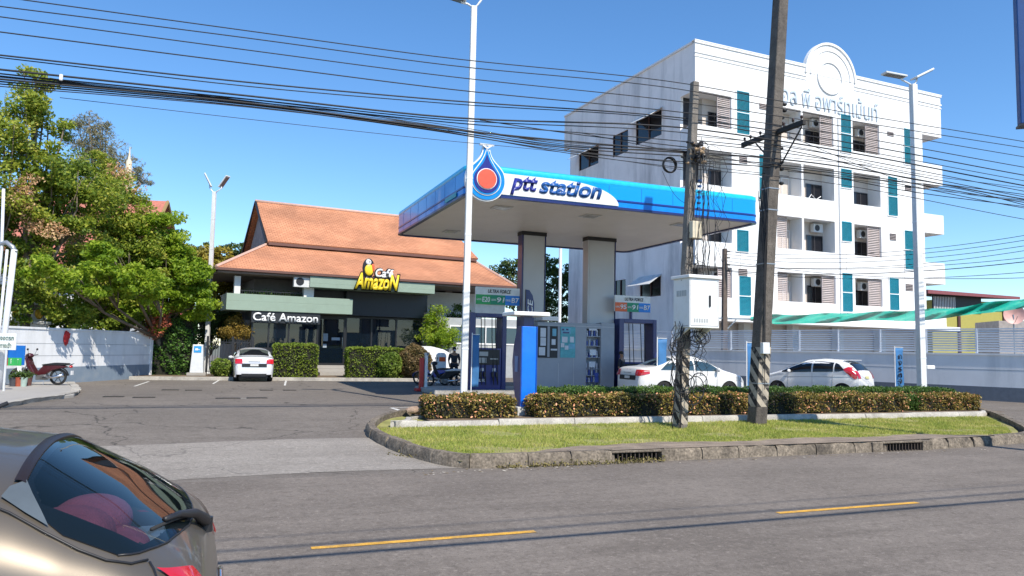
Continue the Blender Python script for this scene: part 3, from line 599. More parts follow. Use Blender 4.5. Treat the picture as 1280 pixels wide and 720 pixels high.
# ------------------------------------------------------------ cafe
tile_o = bpy.data.materials.new('orange_tiles'); tile_o.use_nodes = True; N = tile_o.node_tree.nodes; L = tile_o.node_tree.links; b = N['Principled BSDF']; b.inputs['Roughness'].default_value = .75
tc = N.new('ShaderNodeTexCoord'); br = N.new('ShaderNodeTexBrick'); mp = N.new('ShaderNodeMapping'); L.new(tc.outputs['UV'], mp.inputs[0]); L.new(mp.outputs[0], br.inputs[0])
br.inputs['Color1'].default_value = (.46, .20, .10, 1); br.inputs['Color2'].default_value = (.56, .255, .135, 1); br.inputs['Mortar'].default_value = (.27, .10, .05, 1); br.inputs['Scale'].default_value = 1; br.inputs['Brick Width'].default_value = .28; br.inputs['Row Height'].default_value = .16; br.inputs['Mortar Size'].default_value = .014; br.inputs['Mortar Smooth'].default_value = .3
no = N.new('ShaderNodeTexNoise'); no.inputs['Scale'].default_value = .5; no.inputs['Detail'].default_value = 7; L.new(tc.outputs['Object'], no.inputs['Vector']); mr = N.new('ShaderNodeMapRange'); mr.inputs['From Min'].default_value = .3; mr.inputs['From Max'].default_value = .7; mr.inputs['To Min'].default_value = .76; mr.inputs['To Max'].default_value = 1.2; L.new(no.outputs['Fac'], mr.inputs['Value'])
mx = N.new('ShaderNodeMix'); mx.data_type = 'RGBA'; mx.blend_type = 'MULTIPLY'; mx.inputs['Factor'].default_value = 1; L.new(br.outputs['Color'], mx.inputs['A']); L.new(mr.outputs[0], mx.inputs['B']); L.new(mx.outputs['Result'], b.inputs['Base Color'])
bp = N.new('ShaderNodeBump'); bp.inputs['Strength'].default_value = .6; bp.inputs['Distance'].default_value = .03; L.new(br.outputs['Fac'], bp.inputs['Height']); bp.invert = True; L.new(bp.outputs[0], b.inputs['Normal'])
def uv_slope(o):
    me = o.data; uv = me.uv_layers.new(name='uv')
    for p in me.polygons:
        n = p.normal; h = Vector((0, 0, 1)).cross(n)
        if h.length < .01: h = Vector((1, 0, 0))
        h.normalize(); g = n.cross(h)
        for li in p.loop_indices:
            co = me.vertices[me.loops[li].vertex_index].co; uv.data[li].uv = (co.dot(h), co.dot(g))
def slab_(m, q, th=.12):
    a, b_, c, d = [Vector(p) for p in q]; n = (b_-a).cross(d-a).normalized()*th
    if n.z > 0: n = -n
    m.hexa([p+n for p in (a, b_, c, d)], [a, b_, c, d])
cf = thing('cafe', 'cafe with a tiered orange tiled roof, black glazed front and green balconies', 'cafe', C.wp(0, 0, 0), C.deg)
cream = pm('cream_wall', (.66, .66, .63), .8, var=.05); sage = pm('sage_green', (.25, .33, .26), .6, var=.05, vs=2, stain=(.2, .25, .2), ss=1.5, sa=.3)
charc = pm('charcoal_cladding', (.022, .024, .028), .4, var=.1)
X1, X2 = C.hit(315, 410)[0], C.hit(526, 410)[0]
Eo = -1.8; EL = C.hit(270, 333, Eo); ER = C.hit(645, 357, Eo); JL = C.hit(334, 305, 2.2); JR = C.hit(592, 326, 2.2); RL = C.hit(320, 252, 6.5); RR = C.hit(505, 271.5, 6.5)
ez = 5.30; jz = (JL[1]+JR[1])/2; rz = (RL[1]+RR[1])/2
xl, xr = EL[0], ER[0]; jl, jr = JL[0], JR[0]; depth = 13
m = MB()
slab_(m, [(xl, Eo, ez), (xr, Eo, ez), (jr, 2.2, jz), (jl, 2.2, jz)])
slab_(m, [(xl, depth+1.8, ez), (xl, Eo, ez), (jl, 2.2, jz), (jl, depth-2.2, jz)])
slab_(m, [(xr, Eo, ez), (xr, depth+1.8, ez), (jr, depth-2.2, jz), (jr, 2.2, jz)])
slab_(m, [(xr, depth+1.8, ez), (xl, depth+1.8, ez), (jl, depth-2.2, jz), (jr, depth-2.2, jz)])
r1 = m.build('lower_roof', tile_o, cf); uv_slope(r1)
m = MB(); rl, rr_ = RL[0], jr-.3; uj = 1.75
slab_(m, [(jl-.05, uj, jz+.12), (jr+.1, uj, jz+.12), (rr_, 6.5, rz), (rl, 6.5, rz)])
slab_(m, [(jr+.1, 11.25, jz+.12), (jl-.05, 11.25, jz+.12), (rl, 6.5, rz), (rr_, 6.5, rz)])
r2 = m.build('upper_roof', tile_o, cf); uv_slope(r2)
pk = pm('ridge_tile', (.55, .36, .28), .7)
MB().tube([(rl-.05, 6.5, rz+.03), (rr_+.05, 6.5, rz+.03)], .1, 8).build('ridge', pk, r2, smooth='all')
m = MB(); brd = pm('dark_bargeboard', (.13, .06, .045), .6)
m.beam((xl, Eo-.03, ez-.06), (xr, Eo-.03, ez-.06), .05, .12).beam((xl-.03, Eo, ez-.06), (xl-.03, depth+1.8, ez-.06), .05, .12).beam((xr+.03, Eo, ez-.06), (xr+.03, depth+1.8, ez-.06), .05, .12).beam((jl, uj+.02, jz-.02), (jr, uj+.02, jz-.02), .05, .14)
m.build('fascia_board', brd, cf)
MB().tube([(jl+.03, 2.2, jz+.02), (xl, Eo, ez+.02)], .08, 6).build('hip_tiles', pk, r1); MB().tube([(jr-.03, 2.2, jz+.02), (xr, Eo, ez+.02)], .08, 6).build('hip_tiles', pk, r1)
MB().prism([(2.2, jz-.1), (6.5, rz-.15), (10.8, jz-.1)], jl+.3, jl+.4, 'yz').build('gable', pm('gable_grey', (.28, .27, .26), .7, stain=(.1, .09, .08), ss=2, sa=.7), cf)
MB().tube([(rl-.02, 6.5, rz), (jl-.1, 2.0, jz+.05)], .07, 6).tube([(rl-.02, 6.5, rz), (jl-.1, 11, jz+.05)], .07, 6).build('verge_board', black, cf)
MB().box(xl+.1, xr-.1, Eo+.1, depth+1.6, ez-.23, ez-.14).build('eave_soffit', pm('soffit', (.20, .15, .12), .8), cf)
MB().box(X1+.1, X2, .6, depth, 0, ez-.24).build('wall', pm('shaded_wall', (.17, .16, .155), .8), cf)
# right wing, cream
MB().box(X2+.005, xr-1.0, 1.4, depth-.5, 0, ez-.33).build('side_wing', cream, cf)
MB().box(X2+.2, xr-1.0, .7, 1.39, C.hit(560, 396, 1.)[1]-.15, C.hit(560, 396, 1.)[1]+.12).build('canopy_slab', white, cf, bevel=.01)
vt = C.hit(561, 363, 1.35)
MB().box(vt[0]-.22, vt[0]+.22, 1.33, 1.39, vt[1]-.13, vt[1]+.13).build('air_vent', pm('vent_brown', (.2, .15, .12), .7), cf)
# lower balcony
bz1, bz0 = 4.10, 3.30; bxl, bxr = C.hit(283, 376, -1.5)[0], C.hit(441, 376, -1.5)[0]
MB().box(bxl, bxr, -1.5, .55, bz0, bz1-.35).box(bxl, bxr, -1.5, -1.38, bz1-.35, bz1).box(bxl, bxl+.12, -1.38, .55, bz1-.35, bz1).build('balcony', sage, cf, bevel=.01)
zz1, zz0 = 5.14, 4.60; ux0, ux1 = C.hit(388, 350, -1.8)[0], C.hit(544, 358, -1.8)[0]
MB().box(ux0, ux1, -1.76, .55, zz0, zz0+.2).box(ux0, ux1, -1.76, -1.66, zz0+.2, ez-.145).build('upper_band', sage, cf, bevel=.01)
m = MB()
for px in (297,): x = C.hit(px, 350, -1.2)[0]; m.box(x-.14, x+.14, -1.25, -.97, bz1-.35, ez-.32)
x = C.hit(387, 350, -1.2)[0]; m.box(x-.28, x+.22, -1.3, -.9, bz1-.35, ez-.32)
m.each('column', cream, cf)
m = MB(); x = C.hit(303, 350, -1.1)[0]; xe = C.hit(378, 350, -1.1)[0]
while x < xe: m.box(x-.01, x+.01, -1.25, -1.23, bz1-.3, bz1+.18); x += .11
m.box(C.hit(301, 350, -1.1)[0], xe, -1.26, -1.22, bz1+.16, bz1+.2).build('balcony_rail', black, cf)
ac_m = pm('ac_white', (.6, .6, .58), .5)
def ac_unit(parent, x, y, z, s=1., name='air_conditioner'):
    a = MB().box(x-.4*s, x+.4*s, y-.14*s, y+.14*s, z, z+.55*s).build(name, ac_m, parent, bevel=.015)
    MB().cyl((x-.1*s, y-.155*s, z+.28*s), .2*s, .02, 18, 'y').build('fan_grille', black, a)
    return a
q = C.hit(376, 352, -1.35); ac_unit(cf, q[0], -1.5, q[1]-.3)
# planter greenery on the balcony
g0 = C.hit(305, 362, -.9)[0]; g1 = C.hit(378, 362, -.9)[0]
P = np.stack([rng.uniform(g0, g1, 1600), rng.normal(-.7, .2, 1600), bz1-.05+np.abs(rng.normal(0, .13, 1600))], 1)
leafmesh('balcony_plants', P, .12, L_box, cf)
# black front
gx = [X1, C.hit(397, 410)[0], C.hit(432, 410)[0], X2]; wt = 3.17; wb = 1.5; LY = -1.15; lx0 = C.hit(315, 410, LY)[0]; lx1 = C.hit(397, 410, LY)[0]
MB().box(gx[2]-.15, X2+.15, -.5, .58, wt+.12, zz0-.003).box(ux0+.2, gx[2]-.16, -.12, .58, wt+.12, zz0-.003).build('upper_cladding', charc, cf, bevel=.01)
MB().box(lx0-.1, lx1+.05, -1.42, -1.2, 2.72, bz0-.004).build('sign_fascia', charc, cf, bevel=.01)
fr = pm('black_frame', (.02, .021, .024), .35)
cg = glass('cafe_glass', (.006, .012, .02), .30, .02, .8)
m = MB()
for x in (lx0, C.hit(336, 410, LY)[0], C.hit(361, 410, LY)[0], lx1): m.box(x-.04, x+.04, LY-.05, LY+.05, .1, 2.9)
for x in (gx[1], gx[2], C.hit(464, 410)[0], C.hit(495, 410)[0], gx[3]): m.box(x-.04, x+.04, -.1, .02, wb-.7, wt+.11)
m.box(gx[1], gx[3], -.08, .0, wt, wt+.1).box(lx0, lx1, LY-.04, LY+.04, wb-.12, wb).box(lx0, lx1, LY-.03, LY+.03, 2.72, 2.9).box(gx[2], gx[3], -.09, .01, wb-.12, wb)
m.build('window_frame', fr, cf)
MB().box(lx0, lx1, LY-.01, LY+.01, wb, 2.72).build('window', cg, cf)
MB().box(lx1-.01, lx1+.01, LY+.05, -.09, .1, 2.9).build('window', cg, cf)
MB().box(gx[2], gx[3], -.03, -.015, wb, wt).build('window', cg, cf)
MB().box(lx0-.1, lx1+.05, -1.2, .5, 2.9, bz0-.004).build('bay_roof', dark, cf)
MB().box(lx0, lx1, LY-.02, LY+.2, .1, wb-.13).box(gx[2], gx[3], -.05, .2, .1, wb-.13).build('window_sill_wall', dark, cf)
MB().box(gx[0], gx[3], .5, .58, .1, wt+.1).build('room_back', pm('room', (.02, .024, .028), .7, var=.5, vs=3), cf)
# inside: counter, goods
m = MB()
for i in range(9): x = gx[2]+.4+i*.5; m.box(x, x+.3, .38, .46, 1.75+(i % 3)*.1, 1.95+(i % 3)*.12)
for i in range(5): x = gx[0]+.3+i*.6; m.box(x, x+.35, .38, .46, 1.55, 1.8)
m.build('counter_goods', pm('goods', (.3, .34, .38), .6, var=.5, vs=6), cf)
dz = .62
MB().box(gx[1]+.05, gx[2]-.05, -.06, -.04, dz, wt).build('door', cg, cf)
dr = MB().box(gx[1]+.04, gx[1]+.12, -.09, -.02, dz, wt).box(gx[2]-.12, gx[2]-.04, -.09, -.02, dz, wt).box(gx[1]+.12, gx[2]-.12, -.09, -.02, wt-.1, wt).box(gx[1]+.12, gx[2]-.12, -.09, -.02, dz, dz+.12).build('door_frame', fr, cf)
MB().box(gx[2]-.2, gx[2]-.17, -.14, -.11, 1.5, 2.1).build('handle', chrome, dr)
MB().box(gx[1]+.3, gx[1]+.55, -.068, -.062, 1.9, 2.3).box(gx[1]+.3, gx[1]+.5, -.068, -.062, 1.55, 1.75).box(gx[1]+.75, gx[1]+1.2, -.068, -.062, 1.95, 2.1).build('notice', pm('pale_notice', (.30, .36, .42), .6), dr)
m = MB()
for i in range(3): m.box(gx[1]-.15, gx[2]+.15, -1.5+i*.4, .0, .13+i*.165, .13+(i+1)*.165-.004)
m.build('step', pave, cf, bevel=.01)
a = C.hit(316, 397, -1.45); b_ = C.hit(398, 385, -1.45)
text('sign_lettering', 'Café Amazon', white, cf, a[0], b_[0], 2.80, 3.22, -1.46, .05, .02)
# yellow lettering sign above
yellow = pm('sign_yellow', (.85, .62, .03), .4); blk = pm('sign_black', (.01, .01, .012), .4)
sg = thing('cafe_sign', 'yellow Amazon lettering with a small Café and a toucan like bird, above the cafe front', 'sign', C.wp(C.hit(470, 355, -1.95)[0], -1.95, 4.4), C.deg)
ox = C.hit(470, 355, -1.95)[0]; oz = 4.4
def cs(px, py): h = C.hit(px, py, -1.95); return h[0]-ox, h[1]-oz
x0, z0 = cs(443, 361); x1, z1 = cs(499, 344)
text('lettering_back', 'AmazoN', blk, sg, x0-.05, x1+.08, z0-.07, z1+.07, .035, .06, .09, .25)
text('yellow_lettering', 'AmazoN', yellow, sg, x0, x1, z0, z1, -.02, .05, .035, .25)
x0, z0 = cs(469, 346.5); x1, z1 = cs(492, 337)
text('lettering_back', 'Café', blk, sg, x0-.05, x1+.05, z0-.05, z1+.05, .04, .05, .1, .2)
text('white_lettering', 'Café', white, sg, x0, x1, z0, z1, -.01, .04, .03, .2)
bx, bz = cs(461, 335)
m = MB(); m.ell((bx, .05, bz), .33, .06, .52, 18, 10); m.build('bird_back', blk, sg, smooth='all')
m = MB(); m.ell((bx+.02, .0, bz-.1), .24, .07, .3, 16, 8); m.build('bird_beak', yellow, sg, smooth='all')
m = MB(); m.ell((bx-.02, -.01, bz+.3), .15, .06, .15, 16, 8); m.build('bird_face', white, sg, smooth='all')
m = MB(); m.ell((bx+.02, -.06, bz+.32), .04, .02, .04); m.build('bird_eye', blk, sg, smooth='all')
m = MB(); m.ell((bx+.22, -.01, bz+.02), .09, .05, .22); m.build('bird_wing', pm('orange_red', (.7, .12, .03), .4), sg, smooth='all')
# porch left of the cafe: red brown lean-to
q = at(293, 398, 43)
t = thing('porch', 'small reddish lean-to roof under the cafe balcony', 'shelter', (q[0], q[1], 0), C.deg)
MB().hexa([(-1.9, -1, 2.5), (1.6, -1, 2.5), (1.6, 1.2, 3.1), (-1.9, 1.2, 3.1)], [(-1.9, -1, 2.58), (1.6, -1, 2.58), (1.6, 1.2, 3.18), (-1.9, 1.2, 3.18)]).build('roof', pm('brick_roof', (.22, .09, .07), .7), t)
m = MB()
for x in (-1.7, 1.4): m.box(x-.06, x+.06, -.8, -.68, 0, 2.6)
m.each('post', dark, t)
q = at(240, 394, 46)
t = thing('market_umbrella', 'pink red parasol roof behind the ivy screen', 'parasol', (q[0], q[1], 0), 0)
MB().lathe([(1.9, 3.1), (1.2, 3.4), (.05, 3.75)], (0, 0, 0), 10).build('canopy', pm('pink_red', (.6, .14, .13), .7), t)
MB().cyl((0, 0, 0), .04, 3.6).build('pole', galv, t)
# glazed link building seen through the pumps
q = at(615, 430, 44); S = Fr(q[0], q[1], 21.5)
t = thing('kiosk_building', 'low building with white framed windows behind the left pump', 'building', S.wp(0, 0), S.deg)
MB().box(-3.2, 3, 0, 4, 0, 3.4).build('wall', pm('kiosk_grey', (.35, .37, .38), .7), t)
m = MB(); m.box(-2.6, 2.8, -.04, 0, 1.9, 1.98).box(-2.6, 2.8, -.04, 0, 2.9, 2.98)
for i in range(6): x = -2.6+i*1.08; m.box(x, x+.06, -.04, 0, 1.98, 2.9)
fr2 = m.build('window_frame', white, t)
MB().box(-2.6, 2.8, -.012, -.004, 1.98, 2.9).build('glass', glass('blue_glass', (.03, .07, .1)), fr2)
MB().box(-.3, .7, -.05, 0, 0, 1.85).build('door', pm('door_pale', (.45, .46, .42), .6), t)

# ------------------------------------------------------------ apartment block
q = at(869, 430, 43); A = Fr(q[0], q[1], 24)
ap = thing('apartment_block', 'white five storey apartment block with teal shutters and an arched parapet', 'building', A.wp(0, 0), A.deg)
apw = pm('apartment_white', (.80, .80, .79), .8, var=.03, vs=1, stain=(.55, .54, .51), ss=.9, sa=.35, streak=True)
aps = pm('apartment_side', (.86, .82, .79), .85, var=.06, vs=.8, stain=(.26, .26, .26), ss=.7, sa=.6, streak=True)
beige = pm('recess_beige', (.62, .55, .49), .8, var=.06)
teal = pm('teal_shutter', (.01, .25, .34), .5, var=.08)
louv = pm('louvre_brown', (.50, .43, .41), .7)
dw = glass('dark_window', (.012, .012, .016), 0, .08, .5)
XE, XP, D = 19.35, 21.2, 15.1; TOP = 19.95
rows = [(4.92, 6.72), (8.17, 10.2), (11.52, 13.62), (15.03, 17.05)]
hx = lambda px, py=260: A.hit(px, py)[0]
def hxr(px, r): return A.hit(px, [362, 297, 232, 165][r])[0]
cols = [(0.0, 2.68), (6.15, 10.95), (12.65, 15.1), (18.25, XP)]
bands = [(3.5, rows[0][0])]+[(rows[i][1], rows[i+1][0]) for i in range(3)]+[(rows[3][1], TOP)]
m = MB()
for z0, z1 in bands: m.box(0, XP, 0, .16, z0, z1); 
for z0, z1 in bands[:-1]: m.box(0, .16, .16, 1.38, z0, z1); m.box(XP-.16, XP, .16, 1.6, z0, z1); m.box(.16, XP-.16, .16, 1.4, z0, z1-.95)
m.box(XP-.16, XP, .16, 1.6, bands[-1][0], TOP).box(.16, XP-.16, .16, 1.4, 17.05, 17.3)
for (z0, z1) in rows:
    m.box(2.68, 6.15, 0, 1.0, z0, z1).box(10.95, 12.65, 0, 1.0, z0, z1).box(15.1, 18.25, 0, 1.0, z0, z1).box(8.18, 8.34, 0, 1.0, z0, z1).box(18.95, 19.25, 0, 1.4, z0, z1)
m.build('front', apw, ap)
# back walls of the recesses with side walls
m = MB()
for (z0, z1) in rows:
    m.box(.0+1.3, XE, 1.0, 1.1, z0-.9, z1)
m.build('recess_wall', beige, ap)
MB().box(1.3, XE, 1.1, D, 0, TOP-1.2).build('core', beige, ap)
# side wall facing the station, windows cut as openings between bands
sw = []
def sh(px, py): return A.hitx(px, py, 0)
sidewin = [((724, 748, 187, 209), True), ((766, 785, 166, 193), False), ((795, 827, 144, 175), True), ((800, 826, 347, 371), True), ((768, 782, 350, 372), False)]
boxes = []
for (a_, b_, c_, d_), aw in sidewin:
    y1_, z1_ = sh(a_, (c_+d_)/2); y0_, _ = sh(b_, (c_+d_)/2); zt_ = sh((a_+b_)/2, c_)[1]; zb_ = sh((a_+b_)/2, d_)[1]
    boxes.append((min(y0_, y1_), max(y0_, y1_), zb_, zt_, aw))
ys = sorted({1.42, D, *[b[0] for b in boxes], *[b[1] for b in boxes]}); zs = sorted({0, TOP, *[b[2] for b in boxes], *[b[3] for b in boxes]})
m = MB()
for y0_, y1_ in zip(ys[:-1], ys[1:]):
    zcuts = sorted([(b[2], b[3]) for b in boxes if b[0] <= (y0_+y1_)/2 <= b[1]]); z = 0
    for a_, b_ in zcuts: m.box(0, .2, y0_, y1_, z, a_); z = b_
    m.box(0, .2, y0_, y1_, z, TOP)
m.box(0, .16, .162, 1.42, rows[3][1], TOP).box(.0, .2, D+.0, D+1.2, 17.3, TOP)
m.build('side_wall', aps, ap)
MB().box(.2, 1.3, 1.42, D, 0, TOP-1.3).build('side_rooms', pm('room_dark', (.03, .03, .035), .8), ap)
for y0_, y1_, z0_, z1_, aw in boxes:
    f_ = MB().box(.02, .08, y0_, y0_+.05, z0_, z1_).box(.02, .08, y1_-.05, y1_, z0_, z1_).box(.02, .08, y0_, y1_, z0_, z0_+.05).box(.02, .08, (y0_+y1_)/2-.03, (y0_+y1_)/2+.03, z0_, z1_).build('window', pm('brown_frame', (.10, .05, .04), .6), ap)
    MB().box(.09, .1, y0_, y1_, z0_, z1_).build('pane', dw, f_)
    if aw:
        MB().hexa([(-.95, y0_-.1, z1_-.55), (-.95, y1_+.1, z1_-.55), (.0, y1_+.1, z1_+.1), (.0, y0_-.1, z1_+.1)], [(-.95, y0_-.1, z1_-.52), (-.95, y1_+.1, z1_-.52), (.0, y1_+.1, z1_+.14), (.0, y0_-.1, z1_+.14)]).build('awning', pm('awning_sheet', (.62, .62, .6), .6, stain=(.2, .15, .12), ss=2), ap)
MB().box(.0, XP, D, D+.2, 0, TOP-1.2).box(XE-.15, XE, 1.5, D, 0, TOP-.003).build('rear_wall', apw, ap)
MB().box(.2, XP-.2, .5, D, TOP-1.2, TOP-1.0).build('roof', pm('roof_slab', (.3, .3, .29), .9), ap)
# parapet, mouldings and arch
m = MB(); ac_ = hx(1038, 90); ar = (A.hit(1068, 100)[0]-A.hit(1008, 90)[0])/2; az = TOP-.35
for (z, pr, h) in ((TOP-.02, .06, .12), (TOP-.62, .05, .1), (TOP-.85, .035, .06)):
    for (a_, b_) in ((-.06, ac_-ar), (ac_+ar, XP+.06)): m.box(a_, b_, -pr, 0.0, z, z+h)
m.box(-.08, ac_-ar, -.08, .22, TOP+.1, TOP+.16).box(ac_+ar, XP+.08, -.08, .22, TOP+.1, TOP+.16).box(-.08, .22, .22, D+1.2, TOP+.003, TOP+.12)
def arc(r, n=28): return [(ac_+r*math.cos(math.pi*i/n), az+r*1.03*math.sin(math.pi*i/n)) for i in range(n+1)]
a1 = arc(ar); m.prism(a1, -.02, .2, 'xz')
def ring(mm, cx, cz, r0, r1, y0, y1, t0=0, t1=math.pi, n=32, sz=1.):
    for i in range(n):
        a_ = t0+(t1-t0)*i/n; b_ = t0+(t1-t0)*(i+1)/n
        P4 = [(cx+r0*math.cos(a_), cz+r0*sz*math.sin(a_)), (cx+r1*math.cos(a_), cz+r1*sz*math.sin(a_)), (cx+r1*math.cos(b_), cz+r1*sz*math.sin(b_)), (cx+r0*math.cos(b_), cz+r0*sz*math.sin(b_))]
        mm.prism(P4, y0, y1)
ring(m, ac_, az, ar-.02, ar+.12, -.1, .22, sz=1.03); ring(m, ac_, az, ar-.42, ar-.32, -.07, -.02, sz=1.03)
cc = A.hit(1037, 98); mr_ = (A.hit(1053, 100)[0]-A.hit(1022, 96)[0])/2
ring(m, cc[0], cc[1], mr_-.09, mr_+.0, -.09, -.02 if cc[1] > TOP else -.0, 0, 2*math.pi, 40)
m.build('parapet_moulding', apw, ap)
lt = pm('sign_blue_grey', (.52, .60, .68), .5)
for x in (3.3, 11.9, 17.2): MB().box(x-.012, x+.012, -.006, .0, 3.6, 17.2).build('facade_joint', pm('joint_grey2', (.45, .45, .44), .8), ap)
MB().tube([(11.35, -.06, 3.8), (11.35, -.06, 17.0)], .04, 8).build('downpipe', apw, ap)
ta, tb = A.hit(968, 130), A.hit(1097, 150)
text('sign_lettering', 'แอล พี อพาร์ทเม้นท์', lt, ap, ta[0], tb[0], 17.3, 18.65, -.05, .05, .0)
# teal shutters
sh_list = [(3, 921, 936, 114, 168, 2), (3, 1051, 1063, 143, 191, 2), (3, 1130, 1142, 161, 206, 2), (2, 949, 958, 193, 250, 2), (2, 1051, 1064, 211, 235, 1), (2, 1110, 1121, 221, 270, 2),
           (1, 921, 935, 287, 315, 1), (1, 1052, 1064, 277, 302, 1), (1, 1131, 1143, 288, 337, 2), (0, 1053, 1065, 341, 390, 2), (0, 1112, 1123, 347, 388, 2), (0, 924, 938, 345, 395, 2)]
for (r, a_, b_, c_, d_, k) in sh_list:
    x0 = A.hit(a_, (c_+d_)/2)[0]; x1 = A.hit(b_, (c_+d_)/2)[0]; z1 = A.hit((a_+b_)/2, c_)[1]; z0 = A.hit((a_+b_)/2, d_)[1]; h = (z1-z0)/k
    for i in range(k):
        p = MB(); zb_ = z0+i*h+.04; zt_ = z0+(i+1)*h-.04
        z = zb_
        while z < zt_-.03: p.hexa([(x0+.03, -.05, z), (x1-.03, -.05, z), (x1-.03, -.0, z+.05), (x0+.03, -.0, z+.05)], [(x0+.03, -.035, z), (x1-.03, -.035, z), (x1-.03, -.0, z+.07), (x0+.03, -.0, z+.07)]); z += .07
        p.box(x0, x0+.03, -.06, 0, zb_, zt_).box(x1-.03, x1, -.06, 0, zb_, zt_).box(x0, x1, -.06, 0, zt_-.04, zt_).box(x0, x1, -.06, 0, zb_, zb_+.04)
        s = p.build('shutter', teal, ap)
        MB().box(x0-.09, x0-.02, -.04, .0, zb_-.06, zt_+.02).box(x0-.09, x1+.03, -.05, .0, zb_-.08, zb_-.03).build('shutter_rail', apw, s)
for (a_, b_, c_, d_) in ((949, 959, 129, 138), (924, 934, 195, 205), (923, 934, 336, 346), (1109, 1117, 164, 171), (1131, 1139, 231, 239), (1112, 1120, 292, 301), (1132, 1141, 355, 364)):
    x0, z1 = A.hit(a_, c_); x1, z0 = A.hit(b_, d_); p = MB().box(x0, x1, -.01, .01, z0, z1); p.build('vent_opening', dark, ap)
    p = MB(); z = z0+.03
    while z < z1: p.box(x0, x1, -.05, -.012, z, z+.03); z += .1
    p.build('vent_louvre', louv, ap)
# louvre screens, windows and air conditioners in the recesses
def screen(x0, x1, z0, z1, y=.25):
    p = MB(); z = z0
    while z < z1-.03: p.hexa([(x0, y, z), (x1, y, z), (x1, y+.06, z+.06), (x0, y+.06, z+.06)], [(x0, y, z+.02), (x1, y, z+.02), (x1, y+.06, z+.08), (x0, y+.06, z+.08)]); z += .115
    p.box(x0-.03, x0, y, y+.07, z0, z1).box(x1, x1+.03, y, y+.07, z0, z1); p.build('louvre_screen', louv, ap)
def dwin(x0, x1, z0, z1, y=1.0):
    f_ = MB().box(x0-.04, x0, y-.05, y, z0, z1).box(x1, x1+.04, y-.05, y, z0, z1).box(x0, x1, y-.05, y, z1-.04, z1).box((x0+x1)/2-.02, (x0+x1)/2+.02, y-.05, y, z0, z1-.04).build('window', pm('alu_dark', (.12, .11, .11), .4, .5), ap)
    MB().box(x0, x1, y-.025, y-.012, z0, z1-.04).build('pane', dw, f_)
for r, (z0, z1) in enumerate(rows):
    fb = z0-.95
    for ci, (c0, c1) in enumerate(cols):
        if ci == 0:
            if r in (0, 3): screen(1.75, 2.62, z0+.0, z1, .12)
            dwin(1.75, 2.64, fb, z0+1.25)
            if r in (0,): ac_unit(ap, 2.1, .72, z1-.75)
        elif ci == 1:
            if r in (0, 1): screen(6.2, 7.15, z0, z1)
            if r in (3,): screen(6.2, 6.6, z0, z1)
            if r in (0, 3): screen(9.95, 10.9, z0, z1, .12)
            dwin(9.55, 10.85, fb, z0+1.2)
            MB().box(7.45, 7.5, .95, 1.0, fb, z0+1.3).box(8.05, 8.1, .95, 1.0, fb, z0+1.3).box(7.45, 8.1, .95, 1.0, z0+1.3, z0+1.35).build('door_frame', apw, ap)
            if r in (0, 1, 3): ac_unit(ap, 10.15, .72, z1-.68)
        elif ci == 2:
            if r in (0, 1, 3): screen(14.0, 15.05, z0, z1, .12)
            dwin(13.75, 14.98, fb, z0+1.1)
            if r != 2: ac_unit(ap, 14.2, .72, z1-.74)
        else:
            dwin(18.4, 18.9, fb, z0+1.2)
            if r < 3: screen(19.6, 20.7, z0-.1, z1, 1.3)
# clothes airer on a balcony
MB().tube([(9.2, .5, 11.55), (9.5, .5, 11.9), (9.9, .5, 11.6), (10.3, .5, 11.85)], .03, 5).build('airer', white, ap)
# ground floor: recessed, columns and dark shop openings
m = MB(); 
for x in (.1, 3.9, 7.7, 11.5, 15.3, 19.1): m.box(x, x+.5, .4, .9, 0, 3.5)
m.each('column', cream, ap)
MB().box(.3, XE, 2.0, 2.1, 0, 3.5).build('ground_floor_wall', beige, ap)
m = MB()
for x in (1, 4.8, 8.6, 12.4, 16.2): m.box(x, x+2.2, 1.93, 1.99, 0, 2.9)
m.each('ground_floor_opening', dw, ap)
MB().box(-.0, XP, -1.0, -.003, 3.5, 3.75).build('entrance_slab', apw, ap)

# ------------------------------------------------------------ louvred boundary wall on the right
q1 = gp(1280, 503.5); q0 = at(868, 430, 40.6)
dd = np.array(q1[:2])-np.array(q0[:2]); R_ = Fr(q0[0], q0[1], math.degrees(math.atan2(dd[1], dd[0]))); RLn = float(np.hypot(*dd))
t = thing('boundary_wall', 'long pale wall with a louvred metal fence on top, right of the station', 'wall', (q0[0], q0[1], 0), R_.deg)
pw = pm('pale_blue_wall', (.74, .74, .74), .75, var=.05, vs=1, stain=(.36, .38, .4), ss=.8, sa=.5, streak=True)
XA, XB = -13, RLn+14
MB().box(XA, XB, 0, .15, .55, 1.78).box(XA, XB, -.04, .19, 1.78, 1.86).build('panel', pw, t)
MB().box(XA, XB, -.015, .165, 0, .55).build('foot', pm('slate_band', (.13, .15, .18), .8, var=.1), t)
MB().box(XA, XB, -.004, 0, 1.2, 1.22).build('joint', wallb, t)
mt = pm('fence_metal', (.62, .66, .72), .5, .1, var=.04)
m = MB(); z = 1.92
while z < 2.78: m.box(XA, XB, .05, .075, z, z+.062); z += .098
m.box(XA, XB, .04, .1, 2.80, 2.85); m.build('slat', mt, t)
for i in range(int((XB-XA)/1.9)):
    x = XA+i*1.9; MB().box(x, x+.07, .02, .12, 1.86, 2.84).build('post', mt, t)
w2 = pm('debris_white', (.7, .72, .75), .5)

